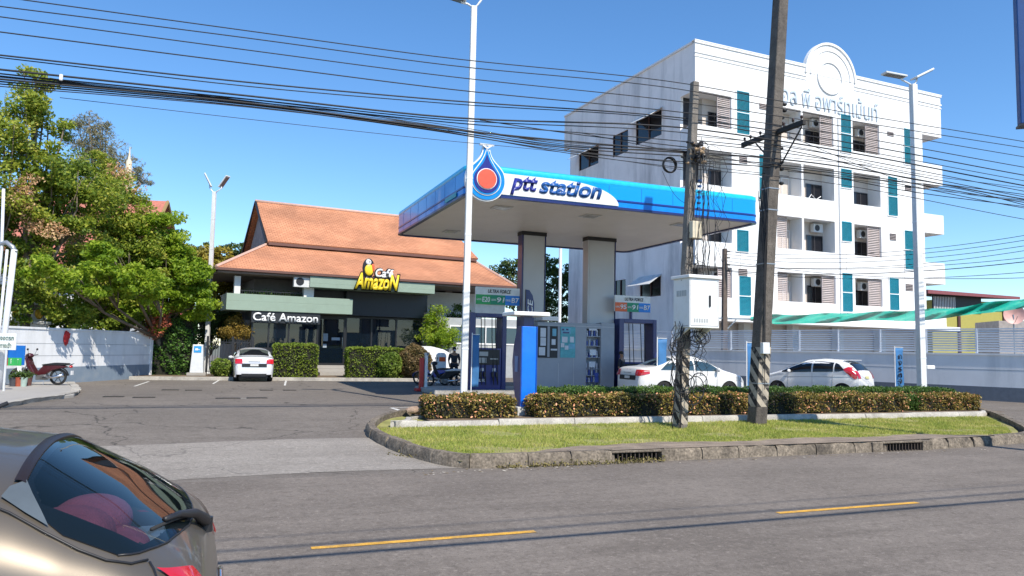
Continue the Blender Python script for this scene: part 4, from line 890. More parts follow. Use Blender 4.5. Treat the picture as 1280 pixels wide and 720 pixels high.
# yellow building with red roof, dish
q = at(1163, 430, 58); Y = Fr(q[0], q[1], 10)
t = thing('yellow_building', 'olive yellow building with a sloping dark red roof right of the apartments', 'building', Y.wp(0, 0), Y.deg)
yz = lambda px, py, ly=0: Y.hit(px, py, ly)
yw = yz(1262, 400)[0]; z1 = yz(1200, 376)[1]
MB().box(0.2, yw, 0, 6, 0, z1-.0).build('wall', pm('olive_yellow', (.40, .36, .09), .8, var=.06), t)
ra, rb = yz(1160, 362, -.8), yz(1275, 371, -.8)
MB().hexa([(ra[0], -.8, ra[1]-.28), (rb[0], -.8, rb[1]-.2), (rb[0], 6, rb[1]+.3), (ra[0], 6, ra[1]+.3)], [(ra[0], -.8, ra[1]), (rb[0], -.8, rb[1]), (rb[0], 6, rb[1]+.5), (ra[0], 6, ra[1]+.5)]).build('roof', pm('maroon_roof', (.24, .07, .08), .6), t)
wq0, wq1 = yz(1165, 380), yz(1193, 370)
f_ = MB().box(wq0[0], yz(1226, 380)[0], -.05, -.0, yz(1190, 391)[1], yz(1190, 369)[1]).build('window', dark, t)
m = MB(); x = wq0[0]+.1
while x < wq1[0]: m.box(x, x+.05, -.09, -.055, yz(1180, 388)[1], yz(1180, 371)[1]); x += .14
m.build('bars', white, f_)
MB().box(yz(1197, 410)[0], yz(1200, 410)[0], -.1, -.0, 0, yz(1200, 395)[1]).box(yz(1254, 400)[0]-.05, yz(1257, 400)[0], -.1, 0, 0, z1-.3).build('drainpipe', pm('dark_pipe', (.08, .03, .03), .6), t)
q = at(1268, 393, 40)
t = thing('satellite_dish', 'pink satellite dish beside the yellow building', 'dish', (q[0], q[1], 0), -15)
m = MB(); R0 = .52; m.lathe([(0.001, .16), (R0*.5, .12), (R0*.8, .05), (R0, 0), (R0*1.0, .02), (R0*.8, .08), (0.001, .2)], (0, 0, q[2]), 28, 'y'); m.build('reflector', pm('pink_dish', (.66, .38, .33), .5), t, smooth=True)
MB().tube([(0, .1, 0), (0, .15, q[2])], .04, 8).tube([(0, 0, q[2]-.45), (0, -.45, q[2]-.1)], .015, 6).build('mast', steel, t)
m = MB().box(-.35, 5, 1, 4, 0, q[2]-.3); m.build('block_wall', pm('raw_block', (.40, .37, .35), .9, var=.2, vs=5), parent=None, frame=Fr(q[0], q[1], -10)); o_ = bpy.data.objects['block_wall']; o_['label'] = 'unpainted block wall behind the satellite dish'; o_['category'] = 'wall'

# green shade net
netm = bpy.data.materials.new('shade_net'); netm.use_nodes = True; N = netm.node_tree.nodes; L = netm.node_tree.links; b = N['Principled BSDF']; b.inputs['Base Color'].default_value = (.0, .38, .27, 1); b.inputs['Roughness'].default_value = .6
tr = N.new('ShaderNodeBsdfTransparent'); ms = N.new('ShaderNodeMixShader'); no = N.new('ShaderNodeTexNoise'); tc = N.new('ShaderNodeTexCoord'); L.new(tc.outputs['Object'], no.inputs['Vector']); no.inputs['Scale'].default_value = 1.2; no.inputs['Detail'].default_value = 6
r = N.new('ShaderNodeMapRange'); r.inputs['From Min'].default_value = .3; r.inputs['From Max'].default_value = .7; r.inputs['To Min'].default_value = .0; r.inputs['To Max'].default_value = .10; L.new(no.outputs['Fac'], r.inputs['Value']); L.new(r.outputs[0], ms.inputs[0])
L.new(b.outputs[0], ms.inputs[1]); L.new(tr.outputs[0], ms.inputs[2]); L.new(ms.outputs[0], N['Material Output'].inputs[0])
tp_ = [(938, 396, 402), (970, 393, 406), (1010, 393, 403), (1060, 391, 403), (1100, 390, 401), (1150, 387, 400), (1185, 386, 398), (1230, 379, 392), (1290, 372, 382)]
m = MB(); nx = 90
xs = np.linspace(938, 1290, nx)
def netp(x, s):
    a_ = np.interp(x, [p[0] for p in tp_], [p[1] for p in tp_])+.9*math.sin(x*.09); b_ = np.interp(x, [p[0] for p in tp_], [p[2] for p in tp_])+1.2*math.sin(x*.05+1)
    dep = 40.5-(x-938)/352*8; return tuple(at(x, a_+(b_-a_)*s, dep+.18*math.sin(x*.2+s*9)+.2*math.sin(s*5+x*.05)-s*.6))
m.grid(netp, xs, np.linspace(0, 1, 9))
tag(m.build('shade_net', netm, smooth='all'), 'long green shade net sagging in front of the apartments', 'net')
# ------------------------------------------------------------ petrol station canopy
U0, U1, V0, V1, ZB, ZT = 6.66, 17.3, 20.7, 29.75, 6.12, 7.08
cu_, cv_ = (U0+U1)/2, (V0+V1)/2
cn = wthing('station_canopy', 'blue edged petrol station canopy with a drop shaped emblem and lettering', 'canopy', cu_, cv_, 0)
hx_, hy_ = (U1-U0)/2, (V1-V0)/2
def rrect(hx2, hy2, r, n=8):
    P = []
    for (cx, cy, a0) in ((hx2-r, -hy2+r, -90), (hx2-r, hy2-r, 0), (-hx2+r, hy2-r, 90), (-hx2+r, -hy2+r, 180)):
        for i in range(n+1): a = rad(a0+90*i/n); P.append((cx+r*math.cos(a), cy+r*math.sin(a), math.cos(a), math.sin(a)))
    return P
def sweep(prof, r=.38):
    P = rrect(hx_, hy_, r); mm = MB(); n = len(P); k = len(prof)
    vs = [(x+nx*o, y+ny*o, z) for (x, y, nx, ny) in P for (o, z) in prof]
    mm.add(vs, [(i*k+j, ((i+1) % n)*k+j, ((i+1) % n)*k+j+1, i*k+j+1) for i in range(n) for j in range(k-1)]); return mm
cy_ = pm('canopy_blue', (.0, .30, .80), .28, var=.02, vs=.5, coat=.3); cyb = pm('canopy_bevel_highlight', (.01, .50, .80), .3, coat=.3)
sweep([(0, ZB+.31), (0, ZT-.20)]).build('fascia', cy_, cn, smooth=True)
sweep([(0, ZT-.20), (.015, ZT-.17), (.015, ZT-.12), (0, ZT-.05), (-.08, ZT), (-.3, ZT+.02)]).build('top_edge', cyb, cn, smooth=True)  # cyan puts the highlight of the rounded bevel into the paint
sweep([(0, ZB+.31), (.02, ZB+.30), (.02, ZB+.25), (0, ZB+.24)]).build('stripe', pm('deep_blue', (.01, .03, .22), .3, coat=.3), cn, smooth=True)
sweep([(0, ZB+.24), (0, ZB+.08)]).build('lower_fascia', pm('canopy_blue_low', (.0, .22, .75), .3, coat=.3), cn, smooth=True)
sweep([(0, ZB+.08), (.025, ZB+.07), (.025, ZB), (-.12, ZB), (-.12, ZB+.05)]).build('edge_trim', navy, cn, smooth=True)
MB().box(-hx_+.1, hx_-.1, -hy_+.1, hy_-.1, ZT-.08, ZT-.02).build('deck', pm('deck', (.4, .41, .42), .6), cn)
m = MB(); sof = pm('soffit_panel', (.80, .74, .66), .45, var=.04, vs=1)
y = -hy_+.1
while y < hy_-.12: m.box(-hx_+.1, hx_-.1, y, y+.285, ZB+.05, ZB+.07); y += .30
m.box(-hx_+.1, hx_-.1, -hy_+.1, hy_-.1, ZB+.066, ZB+.09, 1); m.build('soffit', [sof, pm('soffit_gap', (.38, .35, .32), .7)], cn)
for x in (-3.6, -.4, 3.2):
    for y in (-2.9, 2.6):
        d = MB().box(x-.3, x+.3, y-.3, y+.3, ZB+.02, ZB+.05).build('downlight', pm('lamp_rim', (.55, .54, .52), .4), cn, bevel=.02); MB().box(x-.2, x+.2, y-.2, y+.2, ZB+.012, ZB+.019).build('lens', pm('lamp_lens', (.4, .39, .37), .2), d)
def cl(px, py, ly=V0): u, z = W.hit(px, py, ly); return u-cu_, z
for i in range(1, 9):
    x = -hx_+i*(2*hx_/9); MB().box(x-.006, x+.006, -hy_-.004, -hy_+.01, ZB+.32, ZT-.21).build('panel_joint', pm('joint_blue', (.0, .10, .35), .5), cn)
for i in range(1, 8):
    y = -hy_+i*(2*hy_/8); MB().box(-hx_-.004, -hx_+.01, y-.008, y+.008, ZB+.09, ZT-.21).build('panel_joint', pm('joint_blue', (.0, .10, .35), .5), cn)
# white sign field with a swept right end
s0 = cl(604, 245)[0]; s1 = cl(772.5, 261)[0]; zb_ = ZB+.10; zt_ = ZT-.22
poly = [(s0, zb_), (s1, zb_)]
for i in range(1, 15): a = math.pi/2*i/14; poly.append((s1-1.9+1.9*math.cos(a), zb_+(zt_-zb_)*math.sin(a)))
poly += [(s0, zt_)]
MB().prism(poly, -hy_-.045, -hy_-.001).build('sign_field', pm('sign_white', (.74, .75, .74), .4, var=.03, vs=1, stain=(.6, .6, .58), ss=1.2, sa=.5), cn)
a = cl(637, 228); b_ = cl(671, 250); c = cl(673, 229); d = cl(751, 254)
zA = zb_+.17; zB_ = zA+.40
text('lettering', 'ptt', pm('letter_navy', (.02, .03, .25), .35), cn, a[0], b_[0], zA-.15, zB_+.06, -hy_-.06, .022, .03, .28)
text('lettering', 'station', pm('letter_blue', (.015, .10, .34), .35), cn, c[0], d[0], zA-.02, zB_+.07, -hy_-.06, .022, .03, .28)
# drop emblem
eb = cl(607, 253); et = cl(607, 184); ecx = cl(604.8, 234)[0]; wE = (cl(629.6, 236)[0]-ecx)
def drop(r, cz, zt2, nk=.07):
    P = []
    for i in range(25): a = rad(180+18-(-1)*0)+0; 
    P = [(r*math.cos(t), cz+r*math.sin(t)) for t in np.linspace(rad(25), rad(-205), 36)]      # right shoulder, under, left shoulder
    def bz(p0, p1, p2, p3, n=12): return [tuple((1-t)**3*np.array(p0)+3*(1-t)**2*t*np.array(p1)+3*(1-t)*t*t*np.array(p2)+t**3*np.array(p3)) for t in np.linspace(0, 1, n)[1:]]
    L_ = P[-1]; Rr = P[0]; ex = nk
    left = bz(L_, (L_[0]+.30*r, L_[1]+.5*r), (-.14*r-nk*.5, zt2-.75*r), (-ex, zt2)); right = bz((ex, zt2), (.14*r+nk*.5, zt2-.75*r), (Rr[0]-.30*r, Rr[1]+.5*r), Rr)
    return P+left+right[:-1]
cz = eb[1]+wE
em = pm('emblem_blue', (.0, .22, .60), .3, coat=.3); wh = pm('emblem_white', (.78, .80, .80), .4)
yy = -hy_-.06
def em_layer(nm, r, zt2, mat, d0, d1, nk=.07, c_=None): MB().prism([(ecx+x, z) for x, z in drop(r, cz if c_ is None else c_, zt2, nk)], yy-d1, yy-d0).build(nm, mat, cn)
em_layer('emblem_outline', wE, et[1], wh, -.05, .10, .10)
em_layer('emblem', wE*.93, et[1]-.06, em, .101, .13, .08)
em_layer('emblem_ring', wE*.74, cz+wE*1.55, wh, .131, .15, .015)
em_layer('emblem_ring', wE*.70, cz+wE*1.46, em, .151, .165, .012)
em_layer('emblem_ring', wE*.62, cz+wE*1.22, pm('emblem_navy', (.015, .02, .22), .35), .166, .18, .01)
m = MB(); m.cyl((ecx, yy-.20, cz+.02), wE*.50, .018, 36, 'y'); m.build('emblem_ring', wh, cn)
m = MB(); m.cyl((ecx, yy-.22, cz+.02), wE*.46, .018, 36, 'y'); m.build('emblem_disc', pm('coral_red', (.75, .10, .05), .4), cn)
m = MB()
m.beam((ecx-.13, yy-.15, et[1]), (ecx+.0, yy-.15, cz+wE*1.5), .03, .045); m.beam((ecx+.13, yy-.15, et[1]), (ecx, yy-.15, cz+wE*1.5), .03, .045); m.box(ecx-.22, ecx+.22, yy-.15, yy-.05, et[1]-.0, et[1]+.045)
m.build('emblem_rib', wh, cn)
# small teal plate on the left side
m = MB(); m.box(-hx_-.04, -hx_-.026, -hy_+.9, -hy_+2.1, ZB+.10, ZB+.235); m.build('side_plate', pm('teal_plate', (.02, .35, .40), .4), cn)
# columns
I0, IV = .15, 26.0
gcol = pm('column_grey', (.46, .47, .48), .4, .1, var=.04, vs=1)
def column(px0, px1, top, darkleft):
    u0 = W.hit(px0, 400, 26.4)[0]-cu_; u1 = W.hit(px1, 400, 26.4)[0]-cu_
    v0 = 26.4-cv_; c_ = MB().box(u0+.06, u1-.04, v0, v0+.42, I0, ZB+.05).build('column', gcol, cn, bevel=.03)
    MB().box(u0, u0+.055, v0-.01, v0+.43, I0, ZB+.04).build('column_edge', navy if darkleft else gcol, c_)
    MB().box(u1-.035, u1, v0-.01, v0+.43, I0, ZB+.04).build('column_edge', navy, c_)
    MB().box(u0-.02, u1+.02, v0-.03, v0+.45, ZB-.10, ZB+.045).build('column_collar', black, c_)
    MB().box(u0-.01, u1+.01, v0-.02, v0+.44, I0, I0+.35).build('column_foot', navy, c_)
column(651, 681, 0, 1); column(734, 769, 0, 0)
# island
m = MB(); iu0, iu1 = W.hit(541, 485, 26.0)[0], 18.2
m.box(iu0, iu1, 25.75, 28.6, -.02, .16); struct(m.build('pump_island', kerbw, frame=W, bevel=.04))

# info and goods cabinet
cw = lambda px, py, v=25.9: W.hit(px, py, v)
c0 = cw(671, 440)[0]; c1 = cw(768, 440)[0]; ct = cw(700, 403)[1]
t = wthing('notice_cabinet', 'grey cabinet with posters on the left and shelves of goods on the right', 'cabinet', (c0+c1)/2, 26.1, .16); cm_ = (c0+c1)/2; gt = ct-.16
def L_(px, py): u, z = cw(px, py); return u-cm_, z-.16
h = (c1-c0)/2; xm = L_(735, 440)[0]; sx0 = L_(733, 440)[0]; sx1 = L_(751, 440)[0]
MB().box(-h, sx0, -.2, .2, 0, gt).box(sx1, h, -.2, .2, 0, gt+.04).box(sx0, sx1, -.2, .2, gt-.2, gt).box(sx0, sx1, .1, .2, 0, gt-.2).box(sx0, sx1, -.2, .2, 0, .12).build('body', grey_panel, t, bevel=.015)
MB().box(L_(717, 440)[0]-.01, L_(717, 440)[0]+.01, -.215, -.201, 0, gt-.1).box(-h+.02, h-.02, -.215, -.201, gt-.13, gt-.11).box(L_(698, 440)[0]-.01, L_(698, 440)[0]+.01, -.215, -.201, 0, 1.).build('seam', pm('pale_seam', (.5, .52, .54), .5), t)
pf = MB(); a = L_(672, 447); b_ = L_(697, 408); pf.box(a[0], b_[0], -.225, -.202, a[1], b_[1]); p1 = pf.build('display_case', dark, t)
def paper(parent, px0, py0, px1, py1, mat, y=-.232):
    a = L_(px0, py1); b_ = L_(px1, py0); MB().box(a[0], b_[0], y-.004, y, a[1], b_[1]).build('poster', mat, parent)
pa = pm('paper_white', (.6, .64, .68), .7); pb = pm('paper_blue', (.16, .42, .55), .6, var=.2, vs=4); pc = pm('paper_teal', (.10, .38, .42), .6, var=.2, vs=6)
paper(p1, 675, 410, 682, 421, pa); paper(p1, 675, 422, 682, 432, pa); paper(p1, 673, 434, 681, 444, pa); paper(p1, 683.5, 408, 687, 446, grey_panel); paper(p1, 690, 411, 695, 420, pb); paper(p1, 689, 424, 694, 431, pa); paper(p1, 688, 436, 696, 438, pa)
a = L_(700, 447); b_ = L_(719, 409); p2 = MB().box(a[0], b_[0], -.225, -.202, a[1], b_[1]).build('notice_board', pc, t)
paper(p2, 701, 410, 713, 417, pb); paper(p2, 702, 421, 709, 428, pa); paper(p2, 712, 421, 717, 428, pa); paper(p2, 700.5, 429, 705, 434, pa); paper(p2, 705.5, 432, 710, 437, pa); paper(p2, 710, 430, 718, 436, pb); paper(p2, 702, 411, 704.5, 413, navy, -.24); paper(p2, 707, 411, 710, 413, navy, -.24); paper(p2, 703, 415, 711, 416.5, navy, -.24)
m = MB()
for py in (421, 433, 447.5, 462, 470): z = L_(740, py)[1]; m.box(sx0, sx1, -.15, .1, z, z+.03)
m.build('shelf', grey_panel, t)
g = [pm('goods_white', (.5, .53, .6), .5, var=.4, vs=15), pm('goods_blue', (.05, .09, .35), .4, var=.4, vs=15), pm('goods_tan', (.4, .36, .25), .5)]
for i, py in enumerate((421, 433, 447.5, 462, 470, 479)):
    z = L_(740, py)[1]+.03; k = 5; 
    for j in range(k):
        x = sx0+.04+j*(sx1-sx0-.08)/k; hh_ = random.uniform(.16, .26); MB().cyl((x+.04, -.07, z), .038, hh_, 10).build('bottle', g[(i+j) % 2 if i != 3 else 0], t)
paper(t, 736, 411, 746, 413, pa, -.21); paper(t, 737, 437, 745, 444, pa, -.21); paper(t, 736, 452, 744, 459, pa, -.21); paper(t, 743, 466, 748, 478, g[1], -.21)
a = L_(676, 400.5); b_ = L_(696, 396); MB().box(a[0], b_[0], -.35, .3, a[1], b_[1]).build('lamp_cover', white, t, bevel=.02)
MB().tube([((a[0]+b_[0])/2, 0, gt), ((a[0]+b_[0])/2, 0, a[1])], .03, 6).build('bracket', steel, t)

# dispensers
def dispenser(px0, px1, v, ptop, label, sign, sgn, cabtop, extra_panel=None, seethrough=True):
    u0, _ = W.hit(px0, 440, v); u1, _ = W.hit(px1, 440, v); zt = W.hit((px0+px1)/2, ptop, v)[1]; um = (u0+u1)/2
    t = wthing('fuel_dispenser', label, 'fuel pump', um, v+.35, .16, group='fuel dispensers under the canopy'); h = (u1-u0)/2; H = zt-.16
    l = lambda px, py: (W.hit(px, py, v)[0]-um, W.hit(px, py, v)[1]-.16)
    pw_ = .17
    MB().box(-h, -h+pw_*1.3, -.35, .35, 0, H-.0).box(h-pw_, h, -.35, .35, 0, H).box(-h+pw_*1.3, h-pw_, -.35, .35, H-.16, H).build('frame', navy, t, bevel=.02)
    ch = l(0, cabtop)[1]; cb = MB().box(-h+pw_*1.3+.003, h-pw_-.003, -.30, .30, 0, ch).build('cabinet', pm('dispenser_blue', (.016, .028, .17), .35, coat=.2), t, bevel=.015)
    dx = (2*h-pw_*2.3)
    x0 = -h+pw_*1.3
    d_ = MB().box(x0+.08, h-pw_-.08, -.33, -.301, ch-.62, ch-.06).build('display', black, t, bevel=.01)
    MB().box(x0+.16, x0+dx*.48, -.336, -.331, ch-.30, ch-.14).box(x0+.16, x0+dx*.42, -.336, -.331, ch-.55, ch-.36).box(x0+dx*.56, h-pw_-.15, -.336, -.331, ch-.42, ch-.38).build('readout', pm('readout', (.35, .37, .36), .4), d_)
    for q in (.28, .72): MB().box(x0+dx*q-.06, x0+dx*q+.06, -.315, -.302, ch-.85, ch-.74).build('label_plate', pa, cb)
    MB().box(x0+.06, x0+.42, -.315, -.302, .28, .38).build('label_plate', pa, cb)
    for q in (.2, .35, .65, .8):
        nz = MB().box(x0+dx*q-.03, x0+dx*q+.03, -.40, -.31, ch-1.05, ch-.88).tube([(x0+dx*q, -.36, ch-1.02), (x0+dx*q, -.42, ch-1.12), (x0+dx*q, -.40, ch-1.2)], .015, 6); nz.build('nozzle', black, t)
        MB().tube([(x0+dx*q, -.36, ch-1.0), (x0+dx*q+.04, -.42, ch-1.35), (x0+dx*q+.03, -.34, ch-.6), (x0+dx*q*.9+.05, -.28, ch+.3), (x0+dx*q*.9+.08, -.15, H-.17)], .016, 6).build('hose', rubber, t)
    # sign
    a = l(*sgn[0]); b_ = l(*sgn[1]); zm = a[1]+(b_[1]-a[1])*.56
    s = MB().box(a[0], b_[0], -.40, -.30, a[1], b_[1]).build('price_sign', pm('sign_silver', (.68, .72, .72), .4), t)
    n = len(sign); wd = (b_[0]-a[0])/n
    cc_ = {'g': pm('sign_green', (.02, .34, .09), .4), 'd': pm('sign_deepgreen', (.0, .24, .12), .4), 'b': pm('sign_blue', (.01, .20, .62), .4), 'o': pm('sign_orange', (.65, .12, .03), .4)}
    for i, (cc, tx) in enumerate(sign):
        MB().box(a[0]+i*wd, a[0]+(i+1)*wd, -.412, -.401, a[1], zm).build('price_field', cc_[cc], s)
        text('grade_lettering', tx, wh, s, a[0]+(i+.42)*wd, a[0]+(i+.95)*wd, a[1]+(zm-a[1])*.25, a[1]+(zm-a[1])*.78, -.42, .006, .02, .1)
        text('grade_lettering', 'GASOHOL' if cc != 'b' else 'DIESEL', wh, s, a[0]+(i+.04)*wd, a[0]+(i+.38)*wd, a[1]+(zm-a[1])*.4, a[1]+(zm-a[1])*.6, -.42, .006)
    text('brand_lettering', 'ULTRA FORCE', blk, s, a[0]+(b_[0]-a[0])*.27, a[0]+(b_[0]-a[0])*.8, zm+(b_[1]-zm)*.25, zm+(b_[1]-zm)*.72, -.41, .006, .02, .25)
    if extra_panel: a2 = l(*extra_panel[0]); b2 = l(*extra_panel[1]); MB().box(a2[0], b2[0], -.36, -.26, a2[1], b2[1]).build('header_panel', pm('header_grey', (.55, .58, .56), .5), t)
    MB().box((a[0]+b_[0])/2-.04, (a[0]+b_[0])/2+.04, -.3, -.2, H-.05, b_[1]).build('sign_post', navy, t)
    return t
dispenser(587, 633, 26.0, 391, 'dark blue dispenser left of the columns, green and blue price board above', [('g', 'E20'), ('d', '91'), ('b', 'B7')], [(594, 380), (649, 361)], 422, [(594, 391), (631, 380.5)])
dispenser(774, 821, 26.0, 399, 'dark blue dispenser right of the columns under an orange, green and blue price board', [('o', '95'), ('d', '91'), ('b', 'B7')], [(768, 389), (812, 371)], 441)
# FORCE feather flag
u, _ = W.hit(657, 400, 25.6); zf = W.hit(660, 362, 25.6)[1]; t = wthing('feather_flag', 'dark blue feather flag lettered FORCE leaning at the left column', 'flag', u, 25.6, .16)
H = zf-.16; MB().prism([(.0, H-2.4), (.33, H-2.4), (.33, H-.5), (.26, H-.2), (.13, H-.02), (0, H)], -.01, .01).build('cloth', navy, t)
text('lettering', 'FORCE', wh, t, .06, .27, H-1.75, H-.35, -.02, .006, .02, .2, rot=1)
MB().tube([(-.02, 0, 0), (-.02, 0, H)], .02, 6).build('pole', black, t)
# blue totem on the island
tu, tv = wl(660, 517, 0); t = wthing('blue_totem', 'tall blue service totem with white roof plates on a concrete block', 'totem', tu, 17.75, .0)
b0 = W.hit(652, 470, 17.75-.25)[0]-tu; b1 = W.hit(671, 470, 17.75-.25)[0]-tu; zT = W.hit(660, 408, 17.5)[1]; zR = W.hit(660, 390, 17.5)[1]
MB().box(b0-.12, b1+.08, -.32, .35, -.02, .2).build('foot', pm('pale_block', (.55, .55, .53), .8, var=.15, stain=(.3, .3, .28)), t, bevel=.015)
MB().box(b0, b1-.03, -.25, -.16, .2, zT).build('front_panel', blue, t, bevel=.01)
MB().box(b1-.027, b1, -.26, -.1, .2, zT).build('edge_trim', pm('blue_dark', (.0, .06, .35), .4), t)
MB().prism([(-.157, .2), (-.157, zT), (.1, zT), (.34, zT-.5), (.42, zT-.9), (.36, zT-1.3), (.12, .2)], b0+.002, b1-.04, 'yz').build('body', navy, t, bevel=.01)  # shade of the side put into its colour, navy behind the bright front
m = MB().prism([(.0, zT-.75), (.22, zT-.75), (.2, zT-1.15), (.02, zT-1.15)], b0-.008, b0+.0, 'yz'); m.build('side_label', pm('steel_blue', (.12, .2, .4), .4), t)
MB().box(b0+.08, b1-.1, -.15, .1, zT, zR-.1).build('neck', navy, t)
r0_ = W.hit(641, 392, 17.4)[0]-tu; r1_ = W.hit(686, 392, 17.4)[0]-tu
MB().box(r0_, r1_, -.45, .4, zR-.1, zR).build('roof_plate', white, t, bevel=.02)
# cloth banners
def banner(px, pt, pb, u_v, w_, label, txt=None):
    v = u_v; u, z1 = W.hit(px, pt, v); z0 = max(.1, W.hit(px, pb, v)[1]); t = wthing('banner', label, 'banner', u, v, 0., group='blue cloth banners on posts')
    m = MB(); m.grid(lambda a, b: (a, .05+.025*math.sin(b*4+a*9), b), np.linspace(-w_/2, w_/2, 8), np.linspace(z0, z1, 14)); c = m.build('cloth', pm('banner_blue', (.04, .16, .36), .7, var=.15, vs=2), t, smooth='all')
    so_ = c.modifiers.new('t', 'SOLIDIFY'); so_.thickness = .004
    MB().tube([(-w_/2-.03, .05, 0), (-w_/2-.03, .05, z1+.08)], .018, 6).tube([(-w_/2-.03, .05, z1+.03), (w_/2, .05, z1+.03)], .01, 6).build('pole', white, t)
    if txt:
        hh_ = (z1-z0)*.75/len(txt)
        for i, c_ in enumerate(txt): text('lettering', c_, blk, t, -.1, .08, z1-.2-(i+1)*hh_, z1-.2-(i+.25)*hh_, .0, .004, .02)
banner(596, 419, 484, 25.0, .24, 'narrow blue banner before the left dispenser')
banner(829, 424, 492, 22.6, .36, 'blue banner behind the cable tangled pole')
banner(938, 429, 492, 22.0, .2, 'blue banner half hidden by the leaning striped pole')
banner(1125, 435, 486, 22.5, .42, 'wide blue banner with dark writing before the pale wall', 'กงรกจ')

# small things left of the pumps
u, v = gl(528, 489); t = wthing('barrier_post', 'red and white barrier post beside the round brown bush', 'post', u, v, 0)
z = 1.25; MB().box(-.28, .3, -.2, .2, 0, .12).build('foot', redp, t, bevel=.03); MB().box(-.14, .02, -.08, .08, .12, z).build('body', redp, t, bevel=.02); MB().box(.06, .17, -.06, .06, .1, z+.1).build('post', galv, t, bevel=.01)
MB().cyl((.12, 0, z+.1), .09, .1, 10).build('cap', steel, t)
q = at(551, 462, 35.5); t = thing('waste_bin', 'white bin with an orange red panel behind the parked motorbikes', 'bin', (q[0], q[1], 0), 21)
zt_ = at(551, 441, 35.5)[2]; MB().box(-.2, .2, -.2, .2, 0, zt_-.1).prism([(-.2, zt_-.1), (.2, zt_-.1), (.1, zt_), (-.1, zt_)], -.2, .2).build('body', white, t, bevel=.02)
MB().box(-.15, .15, -.215, -.202, zt_-.4, zt_-.2).build('panel', pm('orange_red', (.7, .12, .03), .4), t)
q = at(543, 445, 41); t = thing('car_standin', 'low white rounded panel in place of a half hidden car behind the bikes', 'wall', (q[0], q[1], 0), 25)  # plain panel standing in for a half-hidden white car
zt_ = at(543, 433, 41)[2]; m = MB().prism([(-.9, 0), (1.0, 0), (1.0, zt_-.4), (.5, zt_-.15), (-.2, zt_), (-.9, zt_)], 0, .2); m.build('panel', white, t)
# flat drain covers in the forecourt
for i, (px, py, w_) in enumerate(((213, 487.6, .55), (242, 488, .55), (142, 496, .55), (180, 497, .6), (333, 488, .45), (362, 488, .45), (285, 498, .7), (321, 497.6, .6))):
    lab = ['far one of the left pair', 'far one left of the white saloon', 'nearest the white wall', 'near one of the left pair', 'just behind the white saloon', 'far right one, behind the white saloon', 'near one, long, left of the middle', 'near one at the right'][i]
    u, v = gl(px, py); m = MB().box(-w_/2, w_/2, -.18, .18, .0, .014)
    for k in range(int(w_/.08)): m.box(-w_/2+.03+k*.08, -w_/2+.06+k*.08, -.14, .14, .014, .02)
    o = m.build('drain_cover', pm('cover_iron', (.03, .028, .026), .7, stain=(.12, .08, .05)), frame=Fr(*W.wp(u, v)[:2], W.deg)); tag(o, 'dark iron drain cover in the forecourt, '+lab, 'drain cover', 'drain covers in the forecourt')
# thin flag pole behind canopy, and a small lamp
q = at(699, 430, 44); o = MB().tube([(0, 0, 0), (0, 0, at(699, 300, 44)[2]+2)], .09, 8).build('flag_pole', white, frame=Fr(q[0], q[1], 0)); tag(o, 'thin white pole behind the canopy columns', 'pole')

# stone and scraps at the island tip
u, v = gl(521, 523); m = MB(); m.ell((0, 0, .1), .32, .22, .09, 9, 6, jit=.25); o = m.build('rock', pm('rock', (.34, .24, .17), .9, var=.25, vs=6, bump=.6), frame=Fr(*W.wp(u+.0, v)[:2], 30)); o.location.z = G(v)+.1; tag(o, 'flat reddish stone lying at the tip of the island', 'rock')
litter = MB(); random.seed(5)
for _ in range(160):
    u = random.uniform(3.2, 16); v = 11.42-abs(random.gauss(0, .12)); s = random.uniform(.008, .035); z = -.296
    if random.random() < .3: u = random.uniform(3, 5.5); v = 11.5+random.uniform(-.35, .1)
    a = random.random()*6.28; P = [(u+s*random.uniform(.6, 1.3)*math.cos(a+k*1.57), v+s*random.uniform(.5, 1.2)*math.sin(a+k*1.57), z+random.random()*.006) for k in range(4)]
    litter.add(P, [(0, 1, 2, 3)], random.randint(0, 1))
tag(litter.build('leaf_litter', [pm('scrap_pale', (.55, .5, .42), .8), pm('scrap_brown', (.22, .16, .08), .8)], frame=W), 'dry leaves and scraps in the gutter', 'litter', kind='stuff')
P = np.stack([rng.uniform(2.9, 7.5, 900), 11.52+np.abs(rng.normal(0, .08, 900)), -.29+np.abs(rng.normal(0, .035, 900))], 1); P[:, 1] += np.where(P[:, 0] < 4.4, (4.4-P[:, 0])*1.2, 0)-.08
o = leafmesh('gutter_weeds', P, .05, leafmat('weeds', [(.10, .09, .03), (.2, .17, .06), (.3, .24, .1)], .2, .7, 3)); o.rotation_euler = (0, 0, rad(W.deg)); tag(o, 'dry weeds growing along the kerb foot', 'weeds', kind='stuff')

# hedges of the island
def hu(px, v, py=510): return W.hit(px, py, v)[0]
def two(name, label, px0, px1, v0, v1, z1, dens, ls, mat, grp, bump=.05, petals=True):
    a = hu(px0, v0); b = hu(px1, v0)
    t = hedge(name, label, W, a, b, v0, v1, 0.02, z1, dens, ls, mat, core_g, grp, bump=bump)
    return t
IXm = [L_ixora, L_pink]
z_f = lambda px, py, v: W.hit(px, py, v)[1]
two('flowering_hedge', 'low reddish flowering hedge left of the blue totem', 534, 648, 16.75, 17.7, z_f(590, 494, 17.2), 1350, .062, IXm, 'flowering hedges on the island', .06)
two('flowering_hedge', 'longest low flowering hedge, right of the blue totem behind the poles', 670, 1136, 16.75, 17.45, z_f(900, 492, 17.0), 1350, .062, IXm, 'flowering hedges on the island', .05)
two('flowering_hedge', 'low flowering hedge at the right end of the island', 1152, 1229, 16.9, 17.6, z_f(1190, 492, 17.0), 1700, .06, IXm, 'flowering hedges on the island', .05)
